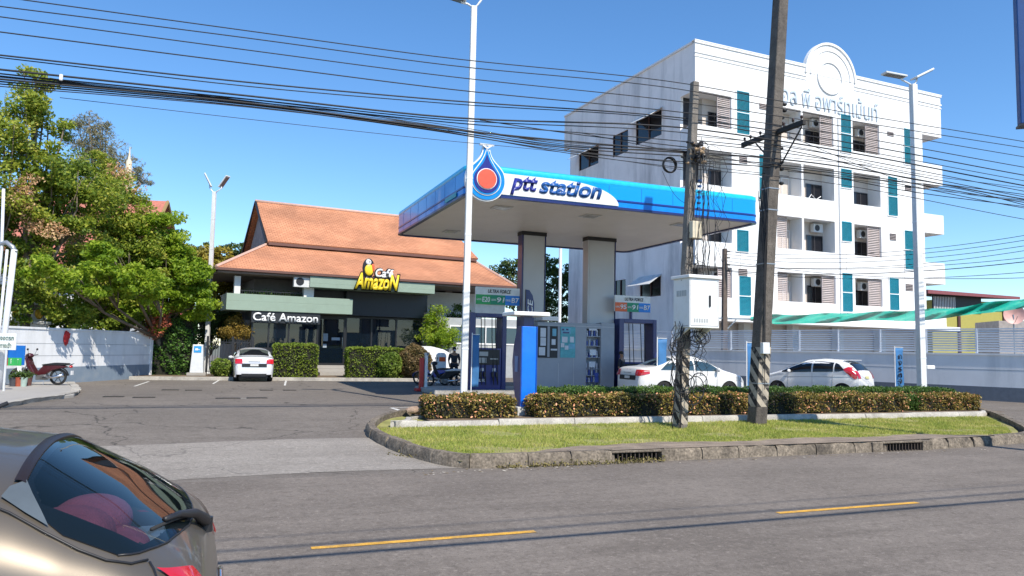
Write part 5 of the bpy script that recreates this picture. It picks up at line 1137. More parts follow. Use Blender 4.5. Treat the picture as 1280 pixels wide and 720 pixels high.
two('green_hedge', 'clipped dark green hedge behind the flowering one', 670, 1198, 17.65, 18.5, z_f(900, 484, 18.0), 1300, .055, L_box, 'green hedges on the island', .03)
P = np.stack([rng.uniform(hu(1133, 17), hu(1155, 17), 1300), rng.uniform(16.9, 17.5, 1300), rng.uniform(0.02, .5, 1300)], 1)
o = leafmesh('low_shrub', P, .06, L_box); o.rotation_euler = (0, 0, rad(W.deg)); tag(o, 'dark green shrub in the gap between the flowering hedges', 'shrub')
# ------------------------------------------------------------ cars
carwhite = pm('car_white', (.74, .74, .73), .28, coat=.8, var=.01); carsilv = pm('car_pearl', (.72, .73, .75), .25, .15, coat=.9, var=.01)
cglass = glass('car_glass', (.01, .012, .015), 0, .03, .6); cglass2 = glass('car_glass_light', (.03, .06, .08), 0, .03, .9)
lampred = pm('lamp_red', (.50, .01, .015), .12, coat=1.); lampclear = pm('lamp_clear', (.5, .5, .5), .1, coat=1.)
class CarShape:
    def __init__(s, L, zt, zb, w, p, zl=.2, wheels=(), R=.33): s.L = L; s.zt_ = zt; s.zb_ = zb; s.w_ = w; s.p = p; s.zl = zl; s.wheels = wheels; s.R = R
    def _sm(s, T, x):
        a = np.array(T); return float(np.mean([np.interp(x+d, a[:, 0], a[:, 1]) for d in (-.025, -.012, 0, .012, .025)])) if .03 < x < s.L-.03 else float(np.interp(x, a[:, 0], a[:, 1]))
    def zt(s, x): return s._sm(s.zt_, x)
    def zb(s, x): return min(s._sm(s.zb_, x), s.zt(x)-.01)
    def w(s, x): return s._sm(s.w_, x)
    def low(s, x):
        z = s.zl+(.12 if x < .08 or x > s.L-.1 else 0)
        for c in s.wheels:
            if abs(x-c) < s.R+.05: z = max(z, s.R-.03+math.sqrt((s.R+.05)**2-(x-c)**2))
        return min(z, s.zb(x)-.03)
    def ztop(s, x, y):
        q = min(1, abs(y)/s.w(x)); return s.zb(x)+(s.zt(x)-s.zb(x))*(1-q**s.p)**(1/s.p)
    def yside(s, x, z):
        zb, zt = s.zb(x), s.zt(x)
        if z <= zb: k = (z-s.zl)/(zb-s.zl+1e-6); return s.w(x)*(.955+.06*math.sin(max(0, min(1, k))*math.pi*.75)*1.0-.015*max(0, k))
        q = min(1, (z-zb)/(zt-zb)); return s.w(x)*(1-q**s.p)**(1/s.p)
    def xrear(s, y, z, hi=.9):
        if z <= s.ztop(0, y): return 0.
        a, b = 0., hi
        for _ in range(24):
            m = (a+b)/2
            if s.ztop(m, y) < z: a = m
            else: b = m
        return b
    def section(s, x, nl=7, nu=16):
        zb, zt, w, lo = s.zb(x), s.zt(x), s.w(x), s.low(x); P = []
        for i in range(nl): z = lo+(zb-lo)*i/nl; P.append((s.yside(x, z), z))
        for i in range(nu+1):
            th = math.pi/2*i/nu; P.append((w*max(0, math.cos(th))**(2/s.p), zb+(zt-zb)*math.sin(th)**(2/s.p)))
        P[-1] = (0., P[-1][1]); return P
def carbody(cs, hole=None, dx=.045, fine_to=0., dxf=.02):
    xs = [0]; 
    while xs[-1] < cs.L-.001: xs.append(min(cs.L, xs[-1]+(dxf if xs[-1] < fine_to or xs[-1] < .12 else dx)))
    mm = MB(); rows = []
    for x in xs:
        P = cs.section(x, nu=24 if fine_to else 16); full = [(-x, y, z) for y, z in P]+[(-x, -y, z) for y, z in reversed(P[:-1])]; rows.append(full)
    n = len(rows[0]); V = [v for r in rows for v in r]; Fc = []
    for i in range(len(xs)-1):
        for j in range(n-1):
            a = (i*n+j, i*n+j+1, (i+1)*n+j+1, (i+1)*n+j)
            if hole:
                c = np.mean([V[k] for k in a], 0)
                if hole(-c[0], c[1], c[2]): continue
            Fc.append(a)
    Fc.append(tuple(range(n))); Fc.append(tuple((len(xs)-1)*n+k for k in reversed(range(n))))
    mm.add(V, Fc); return mm
# local frame of a car: x backwards is negative: rear bumper at x=0, nose at x=-L  (so the heading is local -x)
def spatch(cs, X, lo, hi, side, off=.008, ns=5):
    """patch on the flank: x stations with lower and upper z"""
    mm = MB(); return mm.grid(lambda i, t: (lambda x, z: (-x, side*(cs.yside(x, z)+off), z))(X[int(i)], lo[int(i)]+(hi[int(i)]-lo[int(i)])*t), range(len(X)), np.linspace(0, 1, ns))
def dens(T, n=14):
    a = np.array(T); x = np.linspace(a[0, 0], a[-1, 0], n); return x, [np.interp(v, a[:, 0], a[:, 1]) for v in x], [np.interp(v, a[:, 0], a[:, 2]) for v in x]
def tpatch(cs, x0, x1, ym, off=.008, taper=0., n=12):
    mm = MB(); return mm.grid(lambda x, s: (lambda y: (-(x-off*(.8 if x < cs.L/2 else -.8)), y, cs.ztop(x, y)+off))(s*(ym(x) if callable(ym) else ym)), np.linspace(x0, x1, n), np.linspace(-1, 1, 15))
def rpatch(cs, y0, y1, z0, z1, off=.01, n=8):
    mm = MB(); return mm.grid(lambda y, z: (-(cs.xrear(y, z)-off), y, z), np.linspace(y0, y1, n), np.linspace(z0, z1, n))
def wheel(t, x, y, R, side, dark_=False):
    wb_ = MB().lathe([(R*.66, -.10), (R*.93, -.105), (R, -.07), (R, .07), (R*.93, .105), (R*.66, .10)], (-x, y, R), 32, 'y').build('wheel', rubber, t, smooth=True)
    m = MB(); m.lathe([(R*.67, -.09), (R*.62, -.06), (R*.62, .06), (R*.67, .09)], (-x, y, R), 32, 'y')
    s = side
    for k in range(5):
        a = 2*math.pi*k/5+.3; d = Vector((math.cos(a), 0, math.sin(a))); m.beam(Vector((-x, y+s*.06, R))+d*.03, Vector((-x, y+s*.05, R))+d*R*.64, .05, .02)
    m.cyl((-x, y+s*.04, R), R*.17, .03*s, 12, 'y'); m.build('rim', pm('alloy', (.42, .43, .44), .3, .7), wb_, smooth=True)
    MB().cyl((-x, y-.02*s, R), R*.6, .02*s, 20, 'y').build('brake_disc', dark, wb_)
def carcommon(t, cs, paint, wy, under=True):
    for x in cs.wheels:
        for s in (-1, 1): wheel(t, x, s*(wy-.12), cs.R, s)
    MB().box(-cs.L+.15, -.12, -wy+.25, wy-.25, cs.zl-.03, cs.zb(cs.L/2)-.25).build('chassis', black, t)
    arch = MB()
    for x in cs.wheels:
        for s in (-1, 1):
            n = 14
            arch.add([(-(x+(cs.R+.05)*math.cos(math.pi*i/n)), s*yv, cs.R-.03+(cs.R+.05)*math.sin(math.pi*i/n)) for i in range(n+1) for yv in (wy-.30, wy-.03)], [(2*i, 2*i+1, 2*i+3, 2*i+2) for i in range(n)])
    arch.build('wheel_arch', black, t)
def mirror(t, x, y, z, mat):
    for s in (-1, 1): MB().ell((-x, s*(y+.09), z), .06, .11, .075, 12, 8).build('mirror', mat, t, smooth='all')

def saloon(label, loc, deg, paint, grp=None, gl_=None, rear_detail=True):
    t = thing('saloon_car', label, 'car', loc, deg, grp); gl_ = gl_ or cglass
    cs = CarShape(4.42, [(0, .62), (.02, .92), (.06, 1.03), (.14, 1.09), (.5, 1.12), (.72, 1.14), (1.0, 1.27), (1.4, 1.43), (1.9, 1.495), (2.4, 1.48), (2.75, 1.38), (3.35, 1.06), (3.6, .99), (4.1, .87), (4.32, .72), (4.42, .5)],
                  [(0, .58), (.04, .82), (.12, .95), (.6, .98), (1.5, .97), (3.3, .92), (4.1, .76), (4.42, .44)],
                  [(0, .66), (.04, .74), (.15, .80), (.45, .845), (1.0, .85), (3.3, .85), (4.0, .80), (4.25, .70), (4.42, .52)], 2.7, .20, (.92, 3.55), .315)
    carbody(cs).build('body', paint, t, smooth='all'); carcommon(t, cs, paint, .84)
    for s in (-1, 1):
        for T in ([(.78, 1.00, 1.02), (1.0, 1.0, 1.16), (1.28, 1.0, 1.31), (1.36, 1.0, 1.34)], [(1.42, 1.0, 1.35), (1.7, 1.0, 1.40), (2.08, .99, 1.41)], [(2.16, .99, 1.41), (2.5, .98, 1.37), (2.8, .98, 1.25), (3.1, .99, 1.04)]):
            spatch(cs, *dens(T), s).build('side_window', gl_, t, smooth='all')
        m = MB()
        for x in (1.39, 2.12, 3.02): m.tube([(-x, s*(cs.yside(x, z)+.003), z) for z in np.linspace(.3, .95, 8)], .005, 5)
        m.build('door_seam', black, t)
        for x in (1.6, 2.35): MB().tube([(-x+.0, s*(cs.yside(x, .84)+.02), .86), (-x-.16, s*(cs.yside(x, .84)+.02), .86)], .014, 6).build('door_handle', paint, t)
        rpatch(cs, s*.50, s*.79, .79, 1.0, .018).build('tail_light', lampred, t, smooth='all')
        spatch(cs, *dens([(.05, .80, 1.0), (.36, .87, .985)]), s, .012).build('tail_light', lampred, t, smooth='all')
        spatch(cs, *dens([(3.85, .66, .80), (4.2, .60, .72)]), s, .012).build('headlight', lampclear, t, smooth='all')
    tpatch(cs, .76, 1.38, lambda x: .60+.05*(1.4-x)).build('rear_window', gl_, t, smooth='all')
    tpatch(cs, 2.72, 3.3, lambda x: .60+.08*(x-2.7)).build('windscreen', gl_, t, smooth='all')
    rpatch(cs, -.52, .52, .645, .80, .014).build('tailgate_patch', black, t, smooth='all')  # flat black patch between the tail lights
    rpatch(cs, -.17, .17, .69, .78, .026).build('number_plate', pm('plate', (.6, .6, .58), .5), t)
    MB().box(.0, .015, -.52, .52, .24, .36).build('bumper_grille', black, t)
    MB().box(-.04, .012, -.25, .25, .885, .90).build('chrome_strip', chrome, t)
    mirror(t, 3.0, .86, 1.02, paint); return t
hatch_shape = CarShape(3.99, [(0, .55), (.03, .85), (.07, .98), (.16, 1.12), (.34, 1.33), (.52, 1.44), (.8, 1.50), (1.5, 1.53), (2.1, 1.47), (2.5, 1.33), (3.2, 1.02), (3.6, .90), (3.88, .72), (3.99, .48)],
                  [(0, .52), (.05, .80), (.15, .95), (.6, 1.0), (2.0, .95), (3.1, .90), (3.7, .76), (3.99, .42)],
                  [(0, .64), (.05, .74), (.2, .80), (.5, .84), (1.2, .848), (2.9, .848), (3.6, .79), (3.85, .68), (3.99, .5)], 2.9, .2, (.62, 3.15), .31)
def hatchback(label, loc, deg, paint):
    t = thing('hatchback_car', label, 'car', loc, deg); cs = hatch_shape
    carbody(cs).build('body', paint, t, smooth='all'); carcommon(t, cs, paint, .84)
    for s in (-1, 1):
        for T in ([(.55, 1.1, 1.14), (.75, 1.06, 1.33), (.9, 1.05, 1.38)], [(.95, 1.04, 1.385), (1.4, 1.02, 1.42), (1.72, 1.01, 1.42)], [(1.78, 1.01, 1.42), (2.1, .99, 1.37), (2.5, .98, 1.21), (2.95, .98, 1.02)]):
            spatch(cs, *dens(T), s).build('side_window', cglass, t, smooth='all')
        spatch(cs, *dens([(.10, .82, .98), (.16, .78, 1.14), (.26, .84, 1.22), (.42, .98, 1.24), (.56, 1.1, 1.16)]), s, .014).build('tail_light', lampred, t, smooth='all')
        rpatch(cs, s*.60, s*.76, .82, 1.10, .02).build('tail_light', lampred, t, smooth='all')
        m = MB()
        for x in (.98, 1.75, 2.7): m.tube([(-x, s*(cs.yside(x, z)+.003), z) for z in np.linspace(.32, .98, 8)], .005, 5)
        m.tube([(-x, s*(cs.yside(x, .82+.03*(2.0-x))+.004), .82+.03*(2.0-x)) for x in np.linspace(.3, 2.9, 20)], .006, 5)
        m.build('door_seam', pm('seam_grey', (.2, .2, .2), .6), t)
        for x in (1.2, 2.0): MB().tube([(-x, s*(cs.yside(x, .9)+.02), .93), (-x-.16, s*(cs.yside(x, .9)+.02), .92)], .014, 6).build('door_handle', paint, t)
        rpatch(cs, s*.55, s*.62, .35, .45, .02).build('reflector', black, t)
    tpatch(cs, .16, .46, lambda x: .58).build('rear_window', cglass, t, smooth='all')
    tpatch(cs, 2.15, 3.1, lambda x: .60).build('windscreen', cglass, t, smooth='all')
    rpatch(cs, -.17, .17, .80, .90, .02).build('number_plate', pm('plate_yellow', (.55, .52, .25), .5), t)
    MB().box(-.66, -.40, -.55, .55, 1.475, 1.50).build('spoiler', paint, t, bevel=.01)
    MB().box(.0, .015, -.5, .5, .24, .4).build('bumper_grille', black, t)
    mirror(t, 2.62, .85, 1.02, paint); return t
g = gp(317, 477.5, 0); hd = math.degrees(math.atan2(-g[0], g[1]))
# rear bumper at the origin, nose along local -x: heading away from us
saloon('white saloon parked tail out at the cafe hedge', (g[0], g[1], 0), -90+21.0, carsilv, 'white saloon cars')
q = W.wp(13.62, 23.3)
saloon('white saloon at the right dispenser, behind the pole with the cables', (q[0], q[1], 0), W.deg+180, carwhite, 'white saloon cars', cglass2).scale = (1.04, 1.04, 1.03)
q = at(1084, 430, 28.3)
hatchback('white hatchback with tall red tail lights before the pale wall', (q[0]+.0, q[1], 0), 180-(90+43)+0, carwhite) if False else hatchback('white hatchback with tall red tail lights before the pale wall', (q[0], q[1], 0), -(45), carwhite)

# the near car: rear at the origin of its frame, nose along the road to the left
suvp = bpy.data.materials.new('bronze_metallic'); suvp.use_nodes = True; b = suvp.node_tree.nodes['Principled BSDF']; b.inputs['Base Color'].default_value = (.15, .128, .10, 1); b.inputs['Metallic'].default_value = .55; b.inputs['Roughness'].default_value = .42; b.inputs['Coat Weight'].default_value = .45; b.inputs['Coat Roughness'].default_value = .06
fl = suvp.node_tree.nodes.new('ShaderNodeTexNoise'); fl.inputs['Scale'].default_value = 900; tcn = suvp.node_tree.nodes.new('ShaderNodeTexCoord'); suvp.node_tree.links.new(tcn.outputs['Object'], fl.inputs['Vector']); bpn = suvp.node_tree.nodes.new('ShaderNodeBump'); bpn.inputs['Strength'].default_value = .12; bpn.inputs['Distance'].default_value = .001; suvp.node_tree.links.new(fl.outputs['Fac'], bpn.inputs['Height']); suvp.node_tree.links.new(bpn.outputs[0], b.inputs['Normal'])
sv = CarShape(4.30, [(0, .66), (.015, .93), (.05, 1.08), (.10, 1.150), (.14, 1.19), (.35, 1.335), (.62, 1.485), (.70, 1.51), (1.1, 1.57), (1.7, 1.60), (2.3, 1.56), (2.65, 1.41), (3.3, 1.06), (3.9, .95), (4.15, .82), (4.3, .5)],
              [(0, .62), (.02, .86), (.08, 1.0), (.3, 1.07), (.7, 1.09), (2.0, 1.0), (3.3, .93), (4.0, .80), (4.3, .44)],
              [(0, .52), (.03, .64), (.10, .74), (.22, .82), (.5, .865), (1.2, .885), (3.1, .885), (3.8, .84), (4.1, .74), (4.3, .55)], 2.7, .24, (.78, 3.38), .34)
st = wthing('hatchback_suv', 'bronze grey crossover in the near left corner, rear wiper over dark glass', 'car', .08, 3.50, -.3)
def g_lo(y): y = abs(y); return float(np.interp(y, [0, .20, .38, .54, .62, .70, .75, .77], [.125, .135, .162, .195, .225, .268, .315, .38]))
def g_hi(y): y = abs(y); return float(np.interp(y, [0, .56, .60, .66, .72, .75, .77], [.66, .64, .62, .59, .555, .50, .45]))
hole = lambda x, y, z: z > 1.0 and abs(y) < .715 and g_lo(y)+.03 < x < g_hi(y)-.02
carbody(sv, hole, .05, .95, .014).build('body', suvp, st, smooth='all'); carcommon(st, sv, suvp, .87)
rg = glass('rear_glass', (.006, .012, .014), .42, .015, .75)
def gp_(y, s, off): x = g_lo(y)+(g_hi(y)-g_lo(y))*s; return (-x, y, sv.ztop(x, y)+off)
ysg = np.linspace(-.755, .755, 61)
m = MB(); m.grid(lambda y, s: gp_(y, s, .006), ysg, np.linspace(0, 1, 24)); m.build('rear_window', rg, st, smooth='all')
m = MB(); m.grid(lambda y, s: gp_(y, s*.07, .0035), ysg, [0, .5, 1]); m.grid(lambda y, s: gp_(y, 1-s*.06, .0035), ysg, [0, .5, 1])
for sg_ in (-1, 1): m.grid(lambda y, s: gp_(sg_*y, s, .0035), np.linspace(.66, .755, 4), np.linspace(0, 1, 16))
m.build('window_border', black, st, smooth='all')
m = MB(); m.tube([gp_(y, 0, .004) for y in ysg], .004, 6); m.build('window_seal', black, st, smooth='all')
# roof spoiler lip: dark strip over the top of the glass, pale fins at its ends
m = MB(); m.grid(lambda y, s: (lambda x: (-x, y, sv.ztop(x, y)+.010+.004*math.sin(s*math.pi)))(g_hi(min(abs(y), .56))-.012+s*.034), np.linspace(-.59, .59, 31), np.linspace(0, 1, 6))
m.grid(lambda y, s: (lambda x: (-x, y, sv.ztop(x, y)+.012*s))(g_hi(min(abs(y), .56))-.012), np.linspace(-.59, .59, 31), [0, 1]); m.build('spoiler', pm('spoiler_black', (.022, .014, .011), .42, spec=.3), st, smooth='all')
fin = pm('silver_fin', (.09, .11, .125), .45, .0, spec=.3)
for s in (-1, 1):
    m = MB(); T = [(.63, .572), (.665, .63), (.675, .685), (.60, .725), (.53, .747), (.56, .70), (.60, .635)]
    pts = [(-x, s*y, sv.ztop(x, min(y, .86))+.011) for x, y in T]; cx = np.mean(pts, 0); m.add([tuple(cx+[0, 0, .004])]+pts, [(0, i+1, (i+1) % len(T)+1) for i in range(len(T))]); m.build('spoiler_fin', fin, st, smooth='all')
    m = MB(); m.tube([(-x, s*y, sv.ztop(x, y)+.007) for x, y in [(.82, .72), (.72, .71), (.64, .735), (.54, .765), (.44, .783), (.36, .785), (.29, .765), (.245, .72)]], .004, 6); m.build('window_seal', black, st, smooth='all')
    # lamps wrap the corner
    lp = MB(); yt = [.60, .62, .64, .66, .68, .70, .72, .735]; xt = [.118, .13, .142, .155, .17, .186, .205, .225]
    lp.grid(lambda y, q: (lambda z: (-(sv.xrear(y, z, .6)-.008), s*(y+.004), z+.006))(.93+(sv.ztop(float(np.interp(y, yt, xt)), y)-.93)*q), yt, np.linspace(0, 1, 14))
    lp = lp.build('tail_light', lampred, st, smooth='all')
    spatch(sv, *dens([(.16, .93, 1.07), (.30, .97, 1.06), (.44, 1.01, 1.04)]), s, .010).build('tail_light', lampred, st, smooth='all')
    m = MB(); m.grid(lambda y, z: (-(sv.xrear(y, z, .6)-.018), s*y, z), np.linspace(.58, .66, 6), np.linspace(.96, 1.03, 4)); m.build('reversing_lens', lampclear, lp, smooth='all')
    for T in ([(.80, 1.10, 1.12), (1.0, 1.06, 1.33), (1.4, 1.05, 1.40), (1.72, 1.04, 1.42)], [(1.8, 1.04, 1.42), (2.2, 1.02, 1.38), (2.6, 1.0, 1.20), (2.95, 1.0, 1.04)]):
        spatch(sv, *dens(T), s).build('side_window', cglass, st, smooth='all')
    m = MB()
    for x in (1.05, 1.76, 2.7): m.tube([(-x, s*(sv.yside(x, z)+.003), z) for z in np.linspace(.34, 1.0, 8)], .004, 5)
    m.build('door_seam', black, st)
tpatch(sv, 2.45, 3.2, lambda x: .62).build('windscreen', cglass, st, smooth='all')
MB().tube([(-(.44-.012*i)-.0, .775-.0*i, 0) for i in range(1)]+[(-.36, .80, 1.06)], .004, 4) if False else None
m = MB(); m.tube([(-x, y, sv.ztop(x, y)+.003) for x, y in [(.24, .72), (.22, .75), (.205, .78)]]+[(-.2, sv.yside(.2, z)+.003, z) for z in (1.02, .95, .85)], .004, 5)
m.tube([(-x, -y, sv.ztop(x, y)+.003) for x, y in [(.24, .72), (.225, .74), (.21, .77)]], .004, 5)
m.tube([(-(sv.xrear(y, .78)-.004), y, .78) for y in np.linspace(-.6, .6, 20)], .004, 5); m.build('hatch_seam', black, st)
# wiper
wp_ = MB(); ps = lambda x, y, o: Vector((-x, y, sv.ztop(x, y)+o))
wp_.tube([ps(.075, .04, .03), ps(.08, -.02, .045), ps(.115, -.12, .05), ps(.17, -.28, .04), ps(.215, -.42, .03)], [.026, .026, .019, .013, .010], 8); wo = wp_.build('rear_wiper', black, st, smooth='all')
MB().tube([ps(.14, -.10, .016), ps(.19, -.32, .016), ps(.25, -.54, .014)], .007, 6).build('wiper_blade', rubber, wo, smooth='all')
MB().cyl(ps(.075, .03, -.01), .03, .06, 14).build('wiper_pivot', black, wo, smooth=True)
rpatch(sv, -.24, .24, .58, .65, .02).build('number_plate', pm('plate', (.6, .6, .58), .5), st)
MB().box(-.12, .045, -.5, .5, .36, .52).build('bumper', black, st, bevel=.03)
MB().tube([(-(sv.xrear(y, .86)-.012), y, .86) for y in np.linspace(-.35, .35, 12)], .012, 6).build('chrome_strip', chrome, st, smooth='all')
MB().tube([(-1.12, 0, 1.50), (-1.08, 0, 1.53), (-.82, .0, 1.655)], [.02, .012, .008], 8).build('antenna', black, st, smooth='all')
mirror(st, 2.75, .90, 1.05, suvp)
# inside: load cover, seat backs, pale lining
MB().box(-1.02, -.12, -.66, .66, .90, .915).build('load_cover', pm('charcoal_fabric', (.03, .032, .035), .95), st)
MB().box(-1.3, -1.1, -.62, .62, .6, 1.30).build('seat', pm('seat_fabric', (.05, .05, .055), .9), st, bevel=.05)
pnk = pm('pink_plush', (.62, .16, .26), .95, var=.2, vs=9, bump=.5, bs=120)
m = MB(); m.ell((-.50, -.02, 1.19), .15, .17, .10, 22, 14); m.ell((-.54, -.30, 1.19), .16, .19, .11, 22, 14); m.ell((-.40, -.18, 1.10), .13, .26, .08, 22, 14)
o = m.build('plush_cushion', pnk, frame=None, smooth='all'); 
M_ = Matrix.Translation(Vector(W.wp(.08, 3.50, -.3))) @ Matrix.Rotation(rad(W.deg), 4, 'Z'); loc_ = o.location.copy(); o.matrix_world = M_ @ Matrix.Translation(loc_)
tag(o, 'pink plush cushion lying inside the near car behind its rear glass', 'cushion')
m = MB(); m.box(-.36, -.24, .12, .34, .918, 1.08); o = m.build('tissue_box', pm('box_pale_blue', (.35, .45, .6), .7), frame=None, bevel=.02); loc_ = o.location.copy(); o.matrix_world = M_ @ Matrix.Translation(loc_); tag(o, 'pale tissue box under the rear glass of the near car', 'box')

# ------------------------------------------------------------ motorbikes
def motorbike(label, x, y, z, deg, shell, grp='parked motorbikes', box=None, seat_=None):
    t = thing('motorbike', label, 'motorbike', (x, y, z), deg, grp); r = .285
    for nm, cx in (('wheel', 0.), ('wheel', 1.24)):
        w_ = MB().torus((cx, 0, r), r-.035, .036, 'y', 30, 8).build(nm, rubber, t, smooth='all')
        m = MB(); m.torus((cx, 0, r), r-.075, .012, 'y', 30, 6)
        for k in range(6): a = k*math.pi/3; m.beam((cx, 0, r), (cx+(r-.08)*math.cos(a), 0, r+(r-.08)*math.sin(a)), .02, .02)
        m.cyl((cx, -.05, r), .05, .1, 12, 'y'); m.build('rim', pm('rim_dark', (.1, .1, .1), .4, .5), w_, smooth=True)
    MB().prism([(-.35, .62), (-.05, .72), (.45, .70), (.62, .50), (.80, .36), (.62, .30), (.40, .36), (.18, .50), (-.05, .56)], -.10, .10).build('body_shell', shell, t, bevel=.035, seg=3)
    MB().prism([(.78, .34), (.98, .62), (1.06, .92), (.98, .98), (.88, .70), (.68, .38)], -.17, .17).build('leg_shield', shell, t, bevel=.03, seg=3)
    MB().prism([(-.42, .70), (-.30, .76), (.10, .77), (.42, .72), (.52, .70), (.50, .66), (.1, .68), (-.3, .68)], -.12, .12).build('seat', seat_ or black, t, bevel=.03, seg=3)
    MB().tube([(.92, -.09, .8), (1.24, -.09, r)], .022, 8).tube([(.92, .09, .8), (1.24, .09, r)], .022, 8).build('fork', steel, t, smooth='all')
    m = MB(); n = 10
    m.add([(1.24+(r+.03)*math.cos(a), s_*.06, r+(r+.03)*math.sin(a)) for a in np.linspace(.2, 2.6, n) for s_ in (-1, 1)], [(2*i, 2*i+1, 2*i+3, 2*i+2) for i in range(n-1)]); f_ = m.build('front_fender', shell, t, smooth='all'); f_.modifiers.new('t', 'SOLIDIFY').thickness = .008
    m = MB(); m.add([((r+.04)*math.cos(a), s_*.07, r+(r+.04)*math.sin(a)) for a in np.linspace(1.2, 3.0, n) for s_ in (-1, 1)], [(2*i, 2*i+1, 2*i+3, 2*i+2) for i in range(n-1)]); f_ = m.build('rear_fender', black, t, smooth='all'); f_.modifiers.new('t', 'SOLIDIFY').thickness = .008
    hb = MB().tube([(.88, -.33, 1.03), (.94, -.14, 1.0), (.96, 0, .98), (.94, .14, 1.0), (.88, .33, 1.03)], .014, 8).build('handlebar', black, t, smooth='all')
    MB().ell((.98, 0, .99), .13, .13, .09, 14, 8).build('head_cowl', shell, hb, smooth='all'); MB().ell((1.09, 0, .98), .04, .09, .05, 12, 6).build('headlight', lampclear, hb, smooth='all')
    for s_ in (-1, 1):
        mr_2 = MB().tube([(.92, s_*.2, 1.02), (.9, s_*.27, 1.18)], .006, 6).ell((.9, s_*.3, 1.21), .02, .06, .04, 12, 8); mr_2.build('mirror', black, hb, smooth='all')
    MB().tube([(.45, .13, .25), (.1, .15, .28), (-.25, .16, .36)], [.03, .045, .05], 12).build('exhaust', chrome, t, smooth='all')
    MB().box(.35, .7, -.1, .1, .18, .36).cyl((.45, -.12, .27), .09, .24, 14, 'y').build('engine', pm('engine', (.25, .25, .25), .4, .7), t, bevel=.02)
    MB().box(-.02, .4, .09, .13, .26, .31).box(-.02, .4, -.13, -.09, .26, .31).build('swing_arm', steel, t)
    MB().ell((-.40, 0, .64), .05, .09, .05).build('tail_light', lampred, t, smooth='all')
    MB().box(-.46, -.44, -.08, .08, .36, .50).build('number_plate', white, t)
    MB().tube([(.4, .05, .25), (.38, .2, 0)], .012, 6).build('side_stand', steel, t)
    MB().tube([(-.4, -.1, .72), (-.5, 0, .76), (-.4, .1, .72)], .012, 6).build('grab_rail', steel, t)
    return t
g = gp(72, 481.5, .1); motorbike('dark red scooter parked against the white wall', g[0], g[1], .1, 185, pm('maroon', (.06, .006, .01), .3, coat=.5))
g = gp(544, 482, .12)
q = at(560, 440, 33.5); motorbike('blue fronted scooter beside the barrier post', q[0]-.1, q[1], .0, 165, pm('scooter_blue', (.02, .05, .35), .3, coat=.5))
q = at(572, 440, 32.2); motorbike('black motorbike with a white covered seat behind the lamp post', q[0], q[1], .0, 195, black, seat_=white)
q = at(563, 452, 33.0)

# raised pavement at the left edge with signs and pots
ek = [gp(-40, 520, -.03), gp(40, 503, 0), gp(92, 497, 0), gp(99, 489, 0), gp(90, 481, 0)]
m = MB(); pl = [tuple(p[:2]) for p in ek]+[tuple(gp(-60, 478, 0)[:2])]
m.prism(pl, -.1, .10, 'xy'); struct(m.build('pavement', pave, bevel=.03))
m = MB(); pth = resample(smoothpath([p[:2] for p in ek], 2), .05); struct(kerb_blocks(pth[::-1] if False else pth, -.18, lambda u, v: .12, lambda u, v: -.08, block=1.0).build('kerb', kerbw, smooth=True))
def flatsign(name, label, px0, py0, px1, py1, dep, mat, legs=((.5,),), deg=0, cat='sign', base=.1):
    a = at(px0, py1, dep); b_ = at(px1, py0, dep); cx = (a[0]+b_[0])/2; t = thing(name, label, cat, (cx, dep, base), deg); h = (b_[0]-a[0])/2
    MB().box(-h, h, -.02, .02, a[2]-base, b_[2]-base).build('board', mat, t, bevel=.006); return t, h, a[2]-base, b_[2]-base
t, h, z0, z1 = flatsign('notice_sign', 'small white notice board with two lines of green writing on a thin post', -14, 417, 21, 437, 22.5, pm('sign_pale', (.75, .78, .76), .5))
text('lettering', 'ห้ามจอดรถ', pm('dark_green_ink', (.02, .10, .06), .5), t, -h+.1, h-.06, z0+.29, z1-.05, -.03, .004, .01); text('lettering', 'ขวางทางเข้า', pm('dark_green_ink', (.02, .10, .06), .5), t, -h+.1, h-.12, z0+.06, z0+.22, -.03, .004, .01)
MB().box(h*.32-.02, h*.32+.03, -.015, .015, -.1, z0).build('post', galv, t)
t, h, z0, z1 = flatsign('price_board', 'blue board with a red and green strip behind the small white notice', 3, 432, 31, 456, 25.0, pm('board_blue', (.0, .12, .45), .45), deg=8)
MB().prism([(-h, z1), (h*.3, z1), (-h, z1+.5)], -.02, .02).build('crest', pm('crest_pale', (.45, .62, .72), .5), t)
for i, (c_, mt_) in enumerate((('7', pm('strip_red', (.6, .1, .06), .5)), ('E', pm('strip_green', (.03, .35, .08), .5)), ('T', pm('strip_green', (.03, .35, .08), .5)))):
    x = -h+i*(2*h)*.3; MB().box(x, x+h*.58, -.034, -.021, z0-.02, z0+.24).build('strip', mt_, t); text('lettering', c_, wh, t, x+.08, x+h*.3, z0+.05, z0+.2, -.04, .004, .02)
MB().box(h*.45, h*.8, -.03, .03, 0, z0).box(-h, -h*.8, -.03, .03, 0, z0).build('post', white, t)
for i, (px, py, col) in enumerate(((16, 482, (.06, .06, .07)), (23, 482, (.35, .08, .04)), (29, 482, (.35, .45, .4)), (35, 481, (.12, .05, .04)))):
    q = gp(px, py+1, .1); t = thing('plant_pot', ['black pot', 'rust red pot', 'pale green pot', 'brown pot'][i]+' in the row at the foot of the blue board', 'pot', (q[0], q[1], .1), 0, 'pots under the blue board')
    MB().lathe([(.001, 0), (.09, 0), (.12, .26), (.13, .3), (.11, .3), (.10, .24), (.001, .24)], n=14).build('pot', pm('pot%d' % i, col, .6), t, smooth=True); leafmesh('leaves', np.array([0, 0, .36])+rng.normal(size=(140, 3))*.07, .09, L_deep, t)
q = gp(8, 478, .1); Fq = Fr(q[0], q[1], 0); hedge('round_bush', 'dark bush behind the small white notice', Fq, -1.5, .6, -.4, .5, .1, .85, 500, .1, L_deep, core_g, round_=True, cat='bush')
